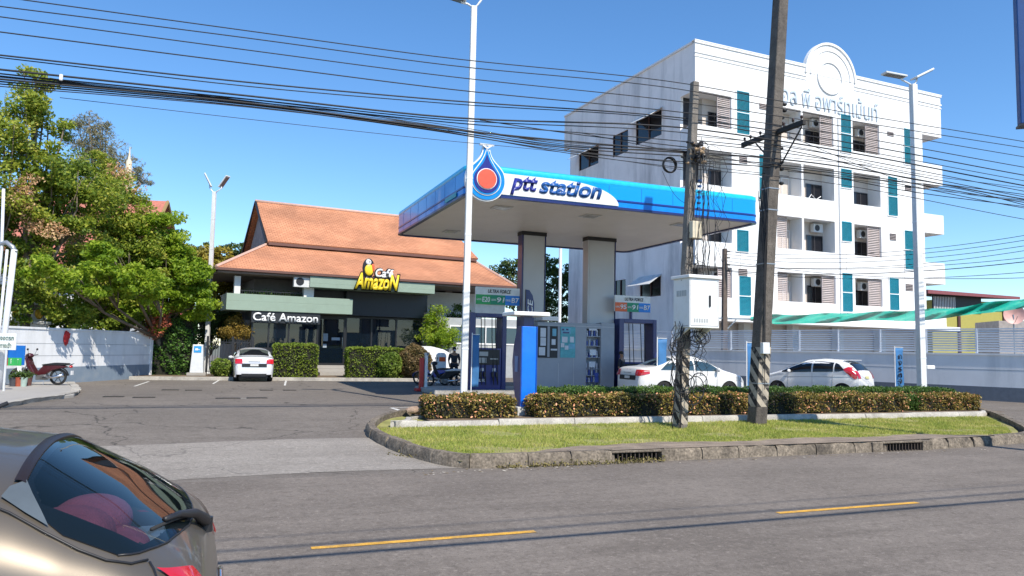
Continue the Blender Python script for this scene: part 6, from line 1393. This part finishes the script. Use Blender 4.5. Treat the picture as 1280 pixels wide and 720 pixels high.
# steel legs of a pylon sign
t = thing('sign_pylon', 'white steel pipe frame of a tall sign at the left edge', 'pylon', (at(6, 430, 23)[0], 23, .0), 0); x0 = at(6, 430, 23)[0]
P_ = lambda px, py: (at(px, py, 23)[0]-x0, 0, at(px, py, 23)[2])
m = MB(); m.tube([(P_(5, 415)[0]-.02, 0, 0), P_(6, 415), P_(18, 312)], .085, 12); m.build('leg', galv, t, smooth='all')
m = MB(); m.tube([(P_(-2, 415)[0]-.1, .15, 0), P_(-1, 415), P_(9, 312)], .04, 8); m.build('leg', galv, t, smooth='all')
m = MB(); m.tube([P_(-8, 415), P_(2, 312), P_(4.5, 236)], .045, 8); m.build('leg', galv, t, smooth='all')
MB().tube([P_(-14, 313), P_(-2, 306), P_(8, 303), P_(16, 309), P_(19, 316)], .075, 8).build('top_ring', steel, t, smooth='all'); MB().tube([P_(-8, 350), P_(12, 346)], .02, 6).build('cross_tie', steel, t)

# ------------------------------------------------------------ people
def person(label, x, y, z, deg, shirt, trousers, pose='stand', H=1.68):
    t = thing('person', label, 'person', (x, y, z), deg, None); k = H/1.7
    def skin(nm, V, E, Rr, mat):
        me = bpy.data.meshes.new(nm); me.from_pydata([tuple(c*k for c in v) for v in V], E, []); me.materials.append(mat); o = bpy.data.objects.new(nm, me); COL.objects.link(o); o.parent = t
        sk = o.modifiers.new('skin', 'SKIN'); 
        if not me.skin_vertices: me.skin_vertices.new()
        for i, r_ in enumerate(Rr): me.skin_vertices[0].data[i].radius = (r_[0]*k, r_[1]*k) if isinstance(r_, tuple) else (r_*k, r_*k)
        me.skin_vertices[0].data[0].use_root = True; sk.use_smooth_shade = True; s2 = o.modifiers.new('sub', 'SUBSURF'); s2.levels = 1; s2.render_levels = 2; return o
    sk_ = pm('skin', (.32, .17, .10), .5)
    V = [(0, 0, .95), (0, 0, 1.15), (0, 0, 1.38), (0, -.01, 1.48), (0, -.02, 1.56), (0, -.02, 1.64),
         (-.1, 0, .90), (-.12, -.02, .5), (-.12, .02, .09), (-.12, -.12, .04), (.1, 0, .90), (.12, -.05, .5), (.13, .0, .09), (.13, -.14, .04),
         (-.19, 0, 1.38), (-.25, .02, 1.10), (-.22, -.12, .88), (-.21, -.16, .80), (.19, 0, 1.38), (.25, .0, 1.10), (.2, -.16, .92), (.18, -.22, .86)]
    E_ = [(0, 1), (1, 2), (2, 3), (3, 4), (4, 5), (0, 6), (6, 7), (7, 8), (8, 9), (0, 10), (10, 11), (11, 12), (12, 13), (2, 14), (14, 15), (15, 16), (16, 17), (2, 18), (18, 19), (19, 20), (20, 21)]
    Rr = [(.14, .10), (.12, .09), (.14, .09), .055, (.075, .09), (.07, .085), .08, .055, .04, .035, .08, .055, .04, .035, .05, .04, .03, .03, .05, .04, .03, .03]
    skin('body', V, E_, Rr, sk_)
    si = [0, 1, 2, 14, 15, 18, 19]; mp_ = {a: i for i, a in enumerate(si)}
    skin('shirt', [V[i] for i in si], [(mp_[a], mp_[b]) for a, b in E_ if a in mp_ and b in mp_], [(.165, .125), (.15, .115), (.165, .115), .07, .058, .07, .058], shirt)
    si = [0, 6, 7, 8, 10, 11, 12]; mp_ = {a: i for i, a in enumerate(si)}
    skin('trousers', [V[i] for i in si], [(mp_[a], mp_[b]) for a, b in E_ if a in mp_ and b in mp_], [(.16, .115), .10, .075, .065, .10, .075, .065], trousers)
    MB().ell((0, .015*k, 1.655*k), .088*k, .10*k, .088*k, 16, 10).build('hair', pm('hair', (.01, .008, .007), .6), t, smooth='all')
    MB().ell((0, -.105*k, 1.575*k), .05*k, .02*k, .035*k, 12, 8).build('face_mask', pm('mask_pale', (.45, .5, .55), .7), t, smooth='all')
    for s in (-1, 1): MB().ell((s*.032*k, -.105*k, 1.625*k), .012, .008, .007).build('eye', black, t, smooth='all'); MB().ell((s*.09*k, 0, 1.60*k), .012, .02, .03).build('ear', sk_, t, smooth='all')
    for s in (-1, 1): MB().ell((s*.125*k, -.06*k, .045*k), .05, .12, .045, 12, 8).build('shoe', black, t, smooth='all')
    return t
cdark = pm('dark_shirt', (.02, .022, .03), .8); cnav = pm('dark_trousers', (.015, .017, .025), .8)
q = at(568, 440, 34.2); person('person in dark clothes and a pale mask standing behind the motorbikes', q[0], q[1], 0, 10, cdark, cnav)
u, _ = W.hit(777, 440, 25.3); q = W.wp(u, 25.3); person('attendant in dark clothes standing beside the right dispenser', q[0], q[1], 0, 60, cdark, cnav, H=1.62)
# ------------------------------------------------------------ lamp posts
def lamp_post(label, x, y, z, deg, H, r, heads, flange=True, lean=0., base_h=0.):
    t = thing('lamp_post', label, 'lamp post', (x, y, z), deg, 'twin headed lamp posts')
    R0 = r*.9
    m = MB().hexa([(-r, -r, 0), (r, -r, 0), (r, r, 0), (-r, r, 0)], [(-R0+lean, -R0, H), (R0+lean, -R0, H), (R0+lean, R0, H), (-R0+lean, R0, H)]); m.build('pole', pm('pole_white', (.70, .71, .70), .5, var=.06, stain=(.4, .38, .34), ss=3, sa=.5, streak=True), t, bevel=.015)
    m = MB(); z_ = 1.6
    while z_ < H-.5: k = z_/H; rr = r+(R0-r)*k+.004; m.box(-rr+lean*k, rr+lean*k, -rr, rr, z_, z_+.035); z_ += 1.55
    m.each('band', galv, t)
    if flange:
        MB().box(-r*2.6, r*2.6, -r*2.6, r*2.6, -.02, .03).build('base_plate', galv, t)
        for a in range(4):
            d = Vector((math.cos(a*math.pi/2), math.sin(a*math.pi/2), 0)); n_ = Vector((-d.y, d.x, 0))*.012
            p = [d*r*.9+Vector((0, 0, .03)), d*r*2.5+Vector((0, 0, .03)), d*r*.95+Vector((0, 0, .55))]; m = MB().add([q+n_ for q in p]+[q-n_ for q in p], [(0, 1, 2), (5, 4, 3), (0, 3, 4, 1), (1, 4, 5, 2), (2, 5, 3, 0)]); m.build('gusset', galv, t)
    for hd_ in heads:
        (ax, az_, tilt, ln, wd, yaw) = hd_
        arm = MB().tube([(lean, 0, H-.05), (lean+ax*.5, 0, H+.05), (lean+ax, 0, H+az_*.6), (lean+ax, 0, H+az_)], .03, 8).build('arm', galv, t, smooth='all')
        M_ = Matrix.Translation((lean+ax, 0, H+az_)) @ Matrix.Rotation(rad(yaw), 4, 'Z') @ Matrix.Rotation(rad(tilt), 4, 'Y') @ Matrix.Translation((ln*.35*(1 if ax > 0 else -1), 0, .03))
        h_ = MB().mbox(M_, ln, wd, .07).build('lamp_head', pm('lamp_grey', (.62, .64, .64), .4), t, bevel=.02)
        MB().mbox(M_ @ Matrix.Translation((0, 0, -.042)), ln*.8, wd*.8, .012).build('lens', pm('led_lens', (.12, .13, .14), .2), h_)
    return t
g = gp(257, 467.5, .12)
hl = at(269, 240, g[1])[2]-.12
lamp_post('white lamp post beside the cafe planting bed, its two heads spread in a V', g[0], g[1], .13, 0, hl, .095, [(-.25, .35, 62, .75, .3, 20), (.35, .3, -50, .75, .3, -20)], lean=at(268, 240, g[1])[0]-g[0])
bx_ = at(580, 470, 20.3); tx_ = at(592.5, 8, 20.3)
lamp_post('tall white lamp post in front of the canopy emblem', bx_[0], 20.3, 0, 12, tx_[2], .088, [(-.35, .12, 12, .8, .32, 0), (.2, .35, -40, .6, .3, 0)], lean=(tx_[0]-bx_[0]))
bx_ = at(1152.5, 480, 25.5); tx_ = at(1141, 106, 25.5)
lamp_post('white lamp post on the right with one flat and one raised head', bx_[0], 25.5, 0, 12, tx_[2], .112, [(-.45, .22, 4, .85, .3, 0), (.15, .25, -28, .8, .35, 0)], lean=(tx_[0]-bx_[0]))
lp_ = bpy.data.objects[[o.name for o in bpy.data.objects if o.get('label', '').startswith('white lamp post on the right')][0]]; MB().box(.14, .45, -.1, .1, 1.25, 1.38).build('floodlight', white, lp_, bevel=.02)

# ------------------------------------------------------------ concrete utility poles
conc = pm('pole_concrete', (.20, .18, .155), .9, var=.2, vs=4, bump=.6, bs=22, stain=(.06, .05, .045), ss=1.6, sa=.9, streak=True, fine=.25)
concd = pm('dark_pole_concrete', (.115, .10, .085), .9, var=.3, vs=4, bump=.7, bs=22, stain=(.03, .026, .024), ss=1.3, sa=.95, streak=True, fine=.3)
def stripe_mat():
    m = bpy.data.materials.new('reflective_stripes'); m.use_nodes = True; N = m.node_tree.nodes; L = m.node_tree.links; b = N['Principled BSDF']; b.inputs['Roughness'].default_value = .7
    tc = N.new('ShaderNodeTexCoord'); sx = N.new('ShaderNodeSeparateXYZ'); L.new(tc.outputs['Object'], sx.inputs[0])
    s = N.new('ShaderNodeMath'); s.operation = 'SUBTRACT'; L.new(sx.outputs['X'], s.inputs[0]); L.new(sx.outputs['Y'], s.inputs[1])
    a = N.new('ShaderNodeMath'); a.operation = 'MULTIPLY_ADD'; a.inputs[1].default_value = 1.15; L.new(s.outputs[0], a.inputs[0]); L.new(sx.outputs['Z'], a.inputs[2])
    f = N.new('ShaderNodeMath'); f.operation = 'FRACT'; d = N.new('ShaderNodeMath'); d.operation = 'DIVIDE'; d.inputs[1].default_value = .42; L.new(a.outputs[0], d.inputs[0]); L.new(d.outputs[0], f.inputs[0])
    g = N.new('ShaderNodeMath'); g.operation = 'GREATER_THAN'; g.inputs[1].default_value = .5; L.new(f.outputs[0], g.inputs[0])
    no = N.new('ShaderNodeTexNoise'); no.inputs['Scale'].default_value = 9; no.inputs['Detail'].default_value = 8; L.new(tc.outputs['Object'], no.inputs['Vector'])
    mr = N.new('ShaderNodeMapRange'); mr.inputs['From Min'].default_value = .52; mr.inputs['From Max'].default_value = .6; L.new(no.outputs['Fac'], mr.inputs['Value'])
    mx = N.new('ShaderNodeMix'); mx.data_type = 'RGBA'; mx.inputs['A'].default_value = (.018, .016, .015, 1); mx.inputs['B'].default_value = (.42, .36, .28, 1); L.new(g.outputs[0], mx.inputs['Factor'])
    m2 = N.new('ShaderNodeMix'); m2.data_type = 'RGBA'; m2.inputs['B'].default_value = (.26, .23, .19, 1); L.new(mx.outputs['Result'], m2.inputs['A']); mm = N.new('ShaderNodeMath'); mm.operation = 'MULTIPLY'; mm.inputs[1].default_value = .6; L.new(mr.outputs[0], mm.inputs[0]); L.new(mm.outputs[0], m2.inputs['Factor']); L.new(m2.outputs['Result'], b.inputs['Base Color']); return m
strm = stripe_mat()
def upole(label, u, v, H, r0, r1, lean, stripe, conc=conc):
    t = wthing('utility_pole', label, 'utility pole', u, v, -.13, group='concrete utility poles')
    k = lambda z: (r0+(r1-r0)*z/H, lean*z/H)
    def seg(z0, z1, e=0.):
        (a, la), (b, lb) = k(z0), k(z1); a += e; b += e; return [(-a+la, -a, z0), (a+la, -a, z0), (a+la, a, z0), (-a+la, a, z0)], [(-b+lb, -b, z1), (b+lb, -b, z1), (b+lb, b, z1), (-b+lb, b, z1)]
    MB().hexa(*seg(-.2, H)).build('shaft', conc, t, bevel=.025)
    MB().hexa(*seg(*stripe, .004)).build('striped_band', strm, t, bevel=.02)
    return t, k
p1u, p1v = wl(950, 530, -.13); lean1 = .98
t1, k1 = upole('tall dark leaning utility pole with a crossarm and striped foot', p1u, p1v+.12, 12.5, .178, .148, lean1, (.42, 1.95), concd)
z_of = lambda px, py, v=p1v: W.hit(px, py, v)[1]+.13
zc = z_of(972, 166); l_ = k1(zc)[1]
MB().beam((l_, -1.15, zc), (l_, 1.25, zc), .1, .13).build('crossarm', pm('dark_timber', (.03, .028, .026), .85, bump=.5, bs=20), t1, bevel=.01)
MB().tube([(l_+.1, -.95, zc-.05), (k1(zc-.9)[1]+.2, -.05, zc-.95)], .022, 6).tube([(l_+.1, .8, zc-.05), (k1(zc-.8)[1]+.2, .1, zc-.8)], .022, 6).build('brace', black, t1)
for y in (-1.05, -.75, -.4, .5, .9, 1.15): MB().lathe([(.012, 0), (.012, .05), (.035, .06), (.03, .09), (.04, .1), (.03, .13), (.012, .14)], (l_, y, zc+.06), 10).build('insulator', pm('insulator_brown', (.05, .025, .02), .25), t1, smooth='all')
random.seed(3)
m = MB(); m.box(k1(7.5)[1]+.19, k1(7.5)[1]+.23, -.05, .05, z_of(975, 205), z_of(975, 128)); m.build('spool_rack', black, t1)
for py in (130, 138, 146, 154, 185, 194, 203, 212, 221, 230):
    z = z_of(985, py); m = MB(); m.ell((k1(z)[1]+.28, random.uniform(-.1, .1), z), .07, .06, .05, 10, 6); m.build('cable_clamp', black, t1, smooth='all')
for py in (520-40, 330, 262, 235):
    z = z_of(955, py); (a, la) = k1(z); m = MB().hexa([(-a-.008+la, -a-.008, z), (a+.008+la, -a-.008, z), (a+.008+la, a+.008, z), (-a-.008+la, a+.008, z)], [(-a-.008+la, -a-.008, z+.03), (a+.008+la, -a-.008, z+.03), (a+.008+la, a+.008, z+.03), (-a-.008+la, a+.008, z+.03)]); m.build('steel_band', steel, t1)
m = MB()
for i in range(14):
    z = z_of(955, 250-i*2); a = random.uniform(-.2, .2); m.tube([(k1(z)[1]-.24, a, z), (k1(z)[1]-.3, -.1+a, z-.5), (k1(z-1)[1]-.26, -.2, z-1-random.random()*2), (k1(z-2)[1]-.25, -.24, max(.5, z-3-random.random()*2))], .007, 5)
m.build('drop_cable', cable, t1)
# meter box on the leaning pole
zb_ = z_of(945, 445); (a, la) = k1(zb_); MB().box(la-.16, la+.05, -a-.12, -a-.003, z_of(945, 442), z_of(945, 428)).build('junction_box', galv, t1, bevel=.01)

p2u, p2v = wl(853, 534, -.13); H2 = W.hit(872, 101, p2v)[1]+.13; lean2 = .42
t2, k2 = upole('shorter utility pole carrying a white cabinet and a tangle of cables', p2u, p2v+.1, H2, .128, .085, lean2, (.05, 1.75))
z2 = lambda px, py: W.hit(px, py, p2v)[1]+.13
def px2(px, py, y=0): return W.hit(px, py, p2v+.1+y)[0]-p2u
# cabinet
c0, c1 = px2(862, 380, -.55), px2(899, 380, -.55); zt_, zb_ = W.hit(880, 344, p2v-.45)[1]+.13, W.hit(880, 410, p2v-.45)[1]+.13
kb_ = MB().box(c0, c1, -.55, .12, zb_, zt_-.08).build('cabinet', pm('cabinet_white', (.76, .77, .76), .45, var=.03, stain=(.5, .48, .42), ss=3, sa=.4), t2, bevel=.015)
MB().box(c0-.05, c1+.05, -.60, .17, zt_-.077, zt_).build('cabinet_roof', white, kb_, bevel=.015)
MB().box((c0+c1)/2+.12, (c0+c1)/2+.17, -.575, -.553, (zb_+zt_)/2-.12, (zb_+zt_)/2+.15).build('handle', black, kb_, bevel=.008)
m = MB()
for i in range(6): m.box(c0+.12+i*.07, c0+.16+i*.07, -.558, -.551, zb_+.13, zb_+.22)
m.build('vent', pm('vent_grey', (.4, .42, .42), .6), kb_); m = MB()
for i in range(6): m.box(c0-.008, c0-.001, -.42+i*.07, -.38+i*.07, zt_-.5, zt_-.36)
m.build('vent', pm('vent_grey', (.4, .42, .42), .6), kb_)
MB().box(c0-.004, c0+.0, -.5, .1, zb_+.04, zb_+.05).box(c0+.03, c1-.03, -.556, -.551, zb_+.05, zb_+.058).box(c0+.03, c0+.038, -.556, -.551, zb_+.05, zt_-.12).box(c1-.038, c1-.03, -.556, -.551, zb_+.05, zt_-.12).build('door_seam', pm('seam_grey', (.2, .2, .2), .6), kb_)
MB().prism([(-.5, zb_-.003), (.15, zb_-.003), (.15, zb_-.32)], c0+.03, c0+.08, 'yz').prism([(-.5, zb_-.003), (.15, zb_-.003), (.15, zb_-.32)], c1-.2, c1-.15, 'yz').build('bracket', galv, t2)
b0_, b1_ = px2(865, 290, -.25), px2(877, 290, -.25); MB().box(b0_, b1_, -.28, -.13, z2(870, 299), z2(870, 278)).build('meter_box', pm('box_beige', (.62, .55, .40), .6), t2, bevel=.01)
m = MB()
for i in range(6): z = z2(866, 262-i*7); m.box(k2(z)[1]-.02+.14, k2(z)[1]+.05+.14, -.2, -.13, z, z+.05)
m.each('terminal', pm('terminal_blue', (.03, .12, .35), .5), t2)
# tangles: hanging loops, each bunch one part
random.seed(11)
def loops(n, cx, cz, rx, rz, th, parent, name='cable_loop'):
    for i in range(n):
        R = random.uniform(.12, .32); c = (cx+random.gauss(0, rx), random.uniform(-.45, -.1), cz+random.gauss(0, rz)); pts = []; ph = random.random()*6; e = random.uniform(.6, 1.3); tl = random.uniform(-.3, .3)
        for j in range(26): a = ph+j/25*2*math.pi*random.uniform(.98, 1.02)*1.15; pts.append((c[0]+R*math.cos(a), c[1]+tl*R*math.sin(a)+.02*j/25, c[2]+R*e*math.sin(a)))
        MB().tube(pts, th, 5).build(name, cable, parent, smooth='all')
def strands(n, x0, x1, za, zb2, th, parent, y=(-.4, -.15), wob=.08):
    m = MB()
    for i in range(n):
        x = random.uniform(x0, x1); y_ = random.uniform(*y); z0 = za+random.gauss(0, .12); z1 = zb2+random.gauss(0, .25); k = 9; dx = random.gauss(0, .12)
        m.tube([(x+dx*j/k+random.gauss(0, wob)*(.3 if j in (0, k) else 1), y_+random.gauss(0, .03), z0+(z1-z0)*j/k) for j in range(k+1)], th*random.uniform(.7, 1.5), 5)
    m.build('cable_bundle', cable, parent, smooth='all')
cbm = zb_
strands(8, -.32, -.10, cbm-.02, .9, .0075, t2, wob=.04); strands(4, -.15, -.09, cbm-.1, .1, .014, t2, y=(-.26, -.18), wob=.02); strands(8, .1, .55, cbm, 1.2, .006, t2, wob=.07); strands(8, .0, .4, z2(870, 330), z2(870, 345), .006, t2)
strands(14, px2(866, 240)-.1, px2(866, 240)+.22, z2(866, 190), zt_+.02, .007, t2, wob=.03)
strands(6, px2(880, 240), px2(900, 240), z2(866, 200), zt_+.05, .005, t2, wob=.09)
loops(4, -.28, z2(830, 440), .12, .22, .009, t2); loops(6, .12, z2(868, 490), .2, .22, .012, t2); loops(4, .3, z2(880, 420), .1, .1, .010, t2); loops(5, .1, z2(868, 430), .1, .15, .009, t2); loops(4, px2(872, 215), z2(872, 212), .16, .3, .006, t2)
m = MB()
for i in range(60):
    z = random.uniform(z2(868, 205), z2(868, 178)); x = k2(z)[1]+random.gauss(.06, .11); m.ell((x, random.gauss(-.12, .08), z), .03+random.random()*.05, .04, .03+random.random()*.03, 7, 5, jit=.4, mi=random.randint(0, 1))
m.build('splice_clutter', [black, pm('dry_nest', (.36, .25, .15), .9)], t2)
# far wooden pole behind the wall
q = at(905, 430, 40.2); t3 = thing('utility_pole', 'thin far pole with small brackets behind the cabinet pole', 'utility pole', (q[0], q[1], 0), 10, 'concrete utility poles'); H3 = at(906, 311, 40.2)[2]
MB().hexa([(-.14, -.14, 0), (.14, -.14, 0), (.14, .14, 0), (-.14, .14, 0)], [(-.04, -.1, H3), (.16, -.1, H3), (.16, .1, H3), (-.04, .1, H3)]).build('shaft', pm('old_pole', (.13, .10, .08), .9, var=.2, bump=.4), t3)
za = at(905, 398, 40.2)[2]; MB().beam((-.5, 0, za), (1.5, 0, za), .08, .08).beam((.05, 0, za-.7), (.7, 0, za-.05), .05, .05).build('crossarm', steel, t3)
for i, py in enumerate((314, 322, 331, 339)): z = at(905, py, 40.2)[2]; MB().box(.1, .35, -.04, .04, z-.03, z+.03).build('bracket', black, t3)

# ------------------------------------------------------------ overhead lines
def line(pts_px, v, r, label=None, grp='overhead lines along the road', name='overhead_line', ext=(6, 6)):
    """the wire hangs in the vertical plane of the pole line, v metres from the camera's side of the road"""
    P = sorted(W.hit(px, py, v) for px, py in pts_px); us = np.array([p[0] for p in P]); zs = np.array([p[1] for p in P])
    uu = np.linspace(us[0], us[-1], 46)
    # smooth piecewise cubic through the measured points
    d = np.gradient(zs, us); i = np.clip(np.searchsorted(us, uu)-1, 0, len(us)-2); h = us[i+1]-us[i]; s = (uu-us[i])/h
    zz = (2*s**3-3*s**2+1)*zs[i]+(s**3-2*s**2+s)*h*d[i]+(-2*s**3+3*s**2)*zs[i+1]+(s**3-s**2)*h*d[i+1]
    pts = [(a, v, b) for a, b in zip(uu, zz)]; pts = [(uu[0]-ext[0], v, zz[0]-d[0]*ext[0]+.02*ext[0])]+pts+[(uu[-1]+ext[1], v, zz[-1]+d[-1]*ext[1]*.5)]
    m = MB(); m.tube([Vector(W.wp(*p)) for p in pts], r*1.25, 5); o = m.build(name, cable, smooth='all'); tag(o, label, 'cable', grp); return o
vp = p1v-.12
ordn = ['topmost', 'second highest', 'third highest', 'fourth highest']
L0 = [([(30, 0), (320, 40), (540, 70), (865, 106), (985, 128), (1280, 177)], .009), ([(0, 8), (320, 49), (540, 79), (865, 114), (985, 137), (1280, 185)], .009),
      ([(0, 21), (320, 64), (540, 93), (865, 129), (985, 147), (1280, 196)], .009), ([(0, 40), (320, 81), (540, 109), (865, 142), (985, 158), (1280, 209)], .010),
      ([(0, 69), (320, 104), (540, 124), (865, 149), (985, 166), (1280, 219)], .013), ([(0, 72), (320, 109), (540, 128), (865, 152), (985, 172), (1280, 226)], .009),
      ([(0, 87), (320, 121), (540, 145), (865, 161), (985, 178), (1280, 232)], .016), ([(0, 92), (320, 125), (540, 148), (865, 167), (985, 184), (1280, 239)], .010),
      ([(0, 96), (320, 128), (540, 151), (865, 178), (985, 192), (1280, 246)], .010), ([(0, 99), (320, 130), (540, 159), (865, 190), (985, 200), (1280, 249)], .016),
      ([(0, 102), (320, 132), (540, 161), (700, 184), (865, 196), (985, 207), (1280, 253)], .012), ([(0, 105), (320, 134), (540, 163), (700, 188), (865, 203), (985, 210), (1280, 260)], .010),
      ([(0, 108), (320, 135), (540, 162), (700, 190), (865, 211), (985, 222), (1280, 274)], .008)]
pos = ['topmost long wire', 'second long wire from the top', 'third long wire from the top', 'fourth long wire from the top', 'fifth wire, with a thin one close under it', 'thin wire close under the fifth', 'thick wire at the top of the lower bunch', 'second wire of the lower bunch', 'third wire of the lower bunch', 'thick wire in the middle of the lower bunch', 'sagging wire under the thick middle one', 'second wire from the bottom of the bunch', 'lowest wire of the sagging bunch']
for i, (P_, r) in enumerate(L0): line(P_, vp+(-.35 if i < 4 else .0)+(.04*(i % 3)), r, pos[i]+', passing both poles')
def jit(P_, s, seed): random.seed(seed); return [(x, y+random.uniform(-s, s)) for x, y in P_]
for i in range(6): line(jit([(0, 94), (160, 110), (320, 128), (440, 143), (540, 156), (700, 180), (868, 190)], 2.8, i), vp+.08, .006, None, 'thin phone wires in the lower bunch', 'phone_wire', (6, 0)); bpy.data.objects
for o_ in [o_ for o_ in bpy.data.objects if o_.name.startswith('phone_wire')]: o_['label'] = 'thin phone wire woven into the lower bunch left of the cabinet pole'
line([(75, 122), (320, 150), (540, 174), (700, 190), (865, 214)], vp+.1, .005, 'single thin wire below the lower bunch on the left', name='phone_wire', ext=(0, 0))
for i, P_ in enumerate([[(868, 170), (985, 182), (1130, 214), (1280, 235)], [(868, 175), (985, 188), (1130, 222), (1280, 243)], [(868, 190), (985, 212), (1130, 233), (1280, 250)], [(868, 200), (1000, 214), (1130, 238), (1280, 258)], [(985, 170), (1130, 226), (1210, 243), (1280, 251)], [(600, 150), (700, 165), (868, 185)], [(560, 163), (700, 186), (868, 206)], [(985, 214), (1100, 225), (1200, 236), (1280, 256)], [(720, 165), (868, 192), (985, 197)]]):
    o_ = line(P_, vp+.1+.03*i, .007+.003*(i % 2), None, 'thin phone wires in the lower bunch', 'phone_wire', (0, 3)); o_['label'] = ['thin phone wire right of the leaning pole, crossing the apartments', 'thin slack phone wire between bunch and cabinet pole'][1 if P_[0][0] < 800 else 0]
# cable coil hanging on the lines
u, z = W.hit(838, 206, vp+.2); m = MB(); 
for i in range(5): m.torus((random.uniform(-.01, .01), .02*i, random.uniform(-.01, .01)), .185+random.uniform(-.012, .012), .012, 'y', 36, 6)
o = m.build('cable_coil', cable, frame=Fr(*W.wp(u, vp+.2)[:2], W.deg), smooth='all'); o.location.z = z; tag(o, 'round black coil of spare cable hung on the lines', 'cable coil')
m = MB(); q0_, q1_ = W.hit(828, 214, vp+.2), W.hit(858, 254, vp+.2); m.tube([Vector(W.wp(q0_[0]+(q1_[0]-q0_[0])*s, vp+.2, q0_[1]+(q1_[1]-q0_[1])*s-.35*s*(1-s)*2)) for s in np.linspace(0, 1, 12)], .006, 5); tag(m.build('phone_wire', cable, smooth='all'), 'slack wire falling from the coil to the cabinet pole', 'cable')
# small white wrap on the bundle
u, z = W.hit(77, 98, vp); m = MB().box(-.03, .03, -.03, .03, -.06, .06); o = m.build('cable_tag', white, frame=Fr(*W.wp(u, vp-.05)[:2], W.deg), bevel=.02); o.location.z = z; tag(o, 'small white tag on the cable bunch at the left', 'tag')
# far lines rising to the right past the apartments
def far(p0, d0, p1, d1, r, lab, sag=.25, d2=None):
    a = Vector(at(*p0, d0)); b = Vector(at(*p1, d1)); b2 = b+(b-a)*.15; m = MB(); m.tube([a.lerp(b2, s)-Vector((0, 0, sag*4*s*(1-s))) for s in np.linspace(0, 1, 26)], r, 5); tag(m.build('far_wire', cable, smooth='all'), lab, 'cable', 'far wires rising to the right')
for i, (y0, y1) in enumerate(((314, 286), (318, 292), (322, 299), (330, 305), (331, 316), (338, 321), (339, 334), (326, 341))):
    far((908, y0), 40, (1280, y1), 30, .012 if i != 5 else .018, ['highest', 'second', 'third', 'fourth', 'fifth', 'thicker sixth', 'seventh', 'lowest'][i]+' of the far wires rising from the thin pole to the right', .6 if i < 4 else .45)
# lines over the near side of the road
for i, (v, z, r) in enumerate(((.9, 7.6, .012), (1.1, 7.3, .012), (1.3, 6.6, .02), (1.5, 6.4, .03), (.7, 8.3, .010))):
    m = MB(); m.tube([Vector(W.wp(a, v+.0, z+.0009*(a-5)**2)) for a in np.linspace(-30, 45, 40)], r, 5); tag(m.build('near_line', cable, smooth='all'), 'line over the near side of the road, casting its shadow on the asphalt', 'cable', 'lines over the near side of the road')
# blue hanging sign at the top right edge
a = at(1270, 151, 15); t = thing('hanging_sign', 'edge of a dark blue sign high at the right of the picture', 'sign', (a[0]+1.14, 15, 0), -18)
z0 = at(1272, 151, 15)[2]; h = .93; MB().box(-h, h, -.12, .12, z0, z0+3.2).build('panel', pm('sign_deepblue', (.0, .05, .20), .5), t, bevel=.02)
MB().box(-h-.02, h+.02, -.14, .14, z0-.05, z0-.002).build('frame', black, t); MB().tube([(.3, .3, -.2), (.3, .3, z0+3)], .14, 12).tube([(.3, .3, z0+2), (.3, 0, z0+2)], .06, 8).build('post', steel, t)
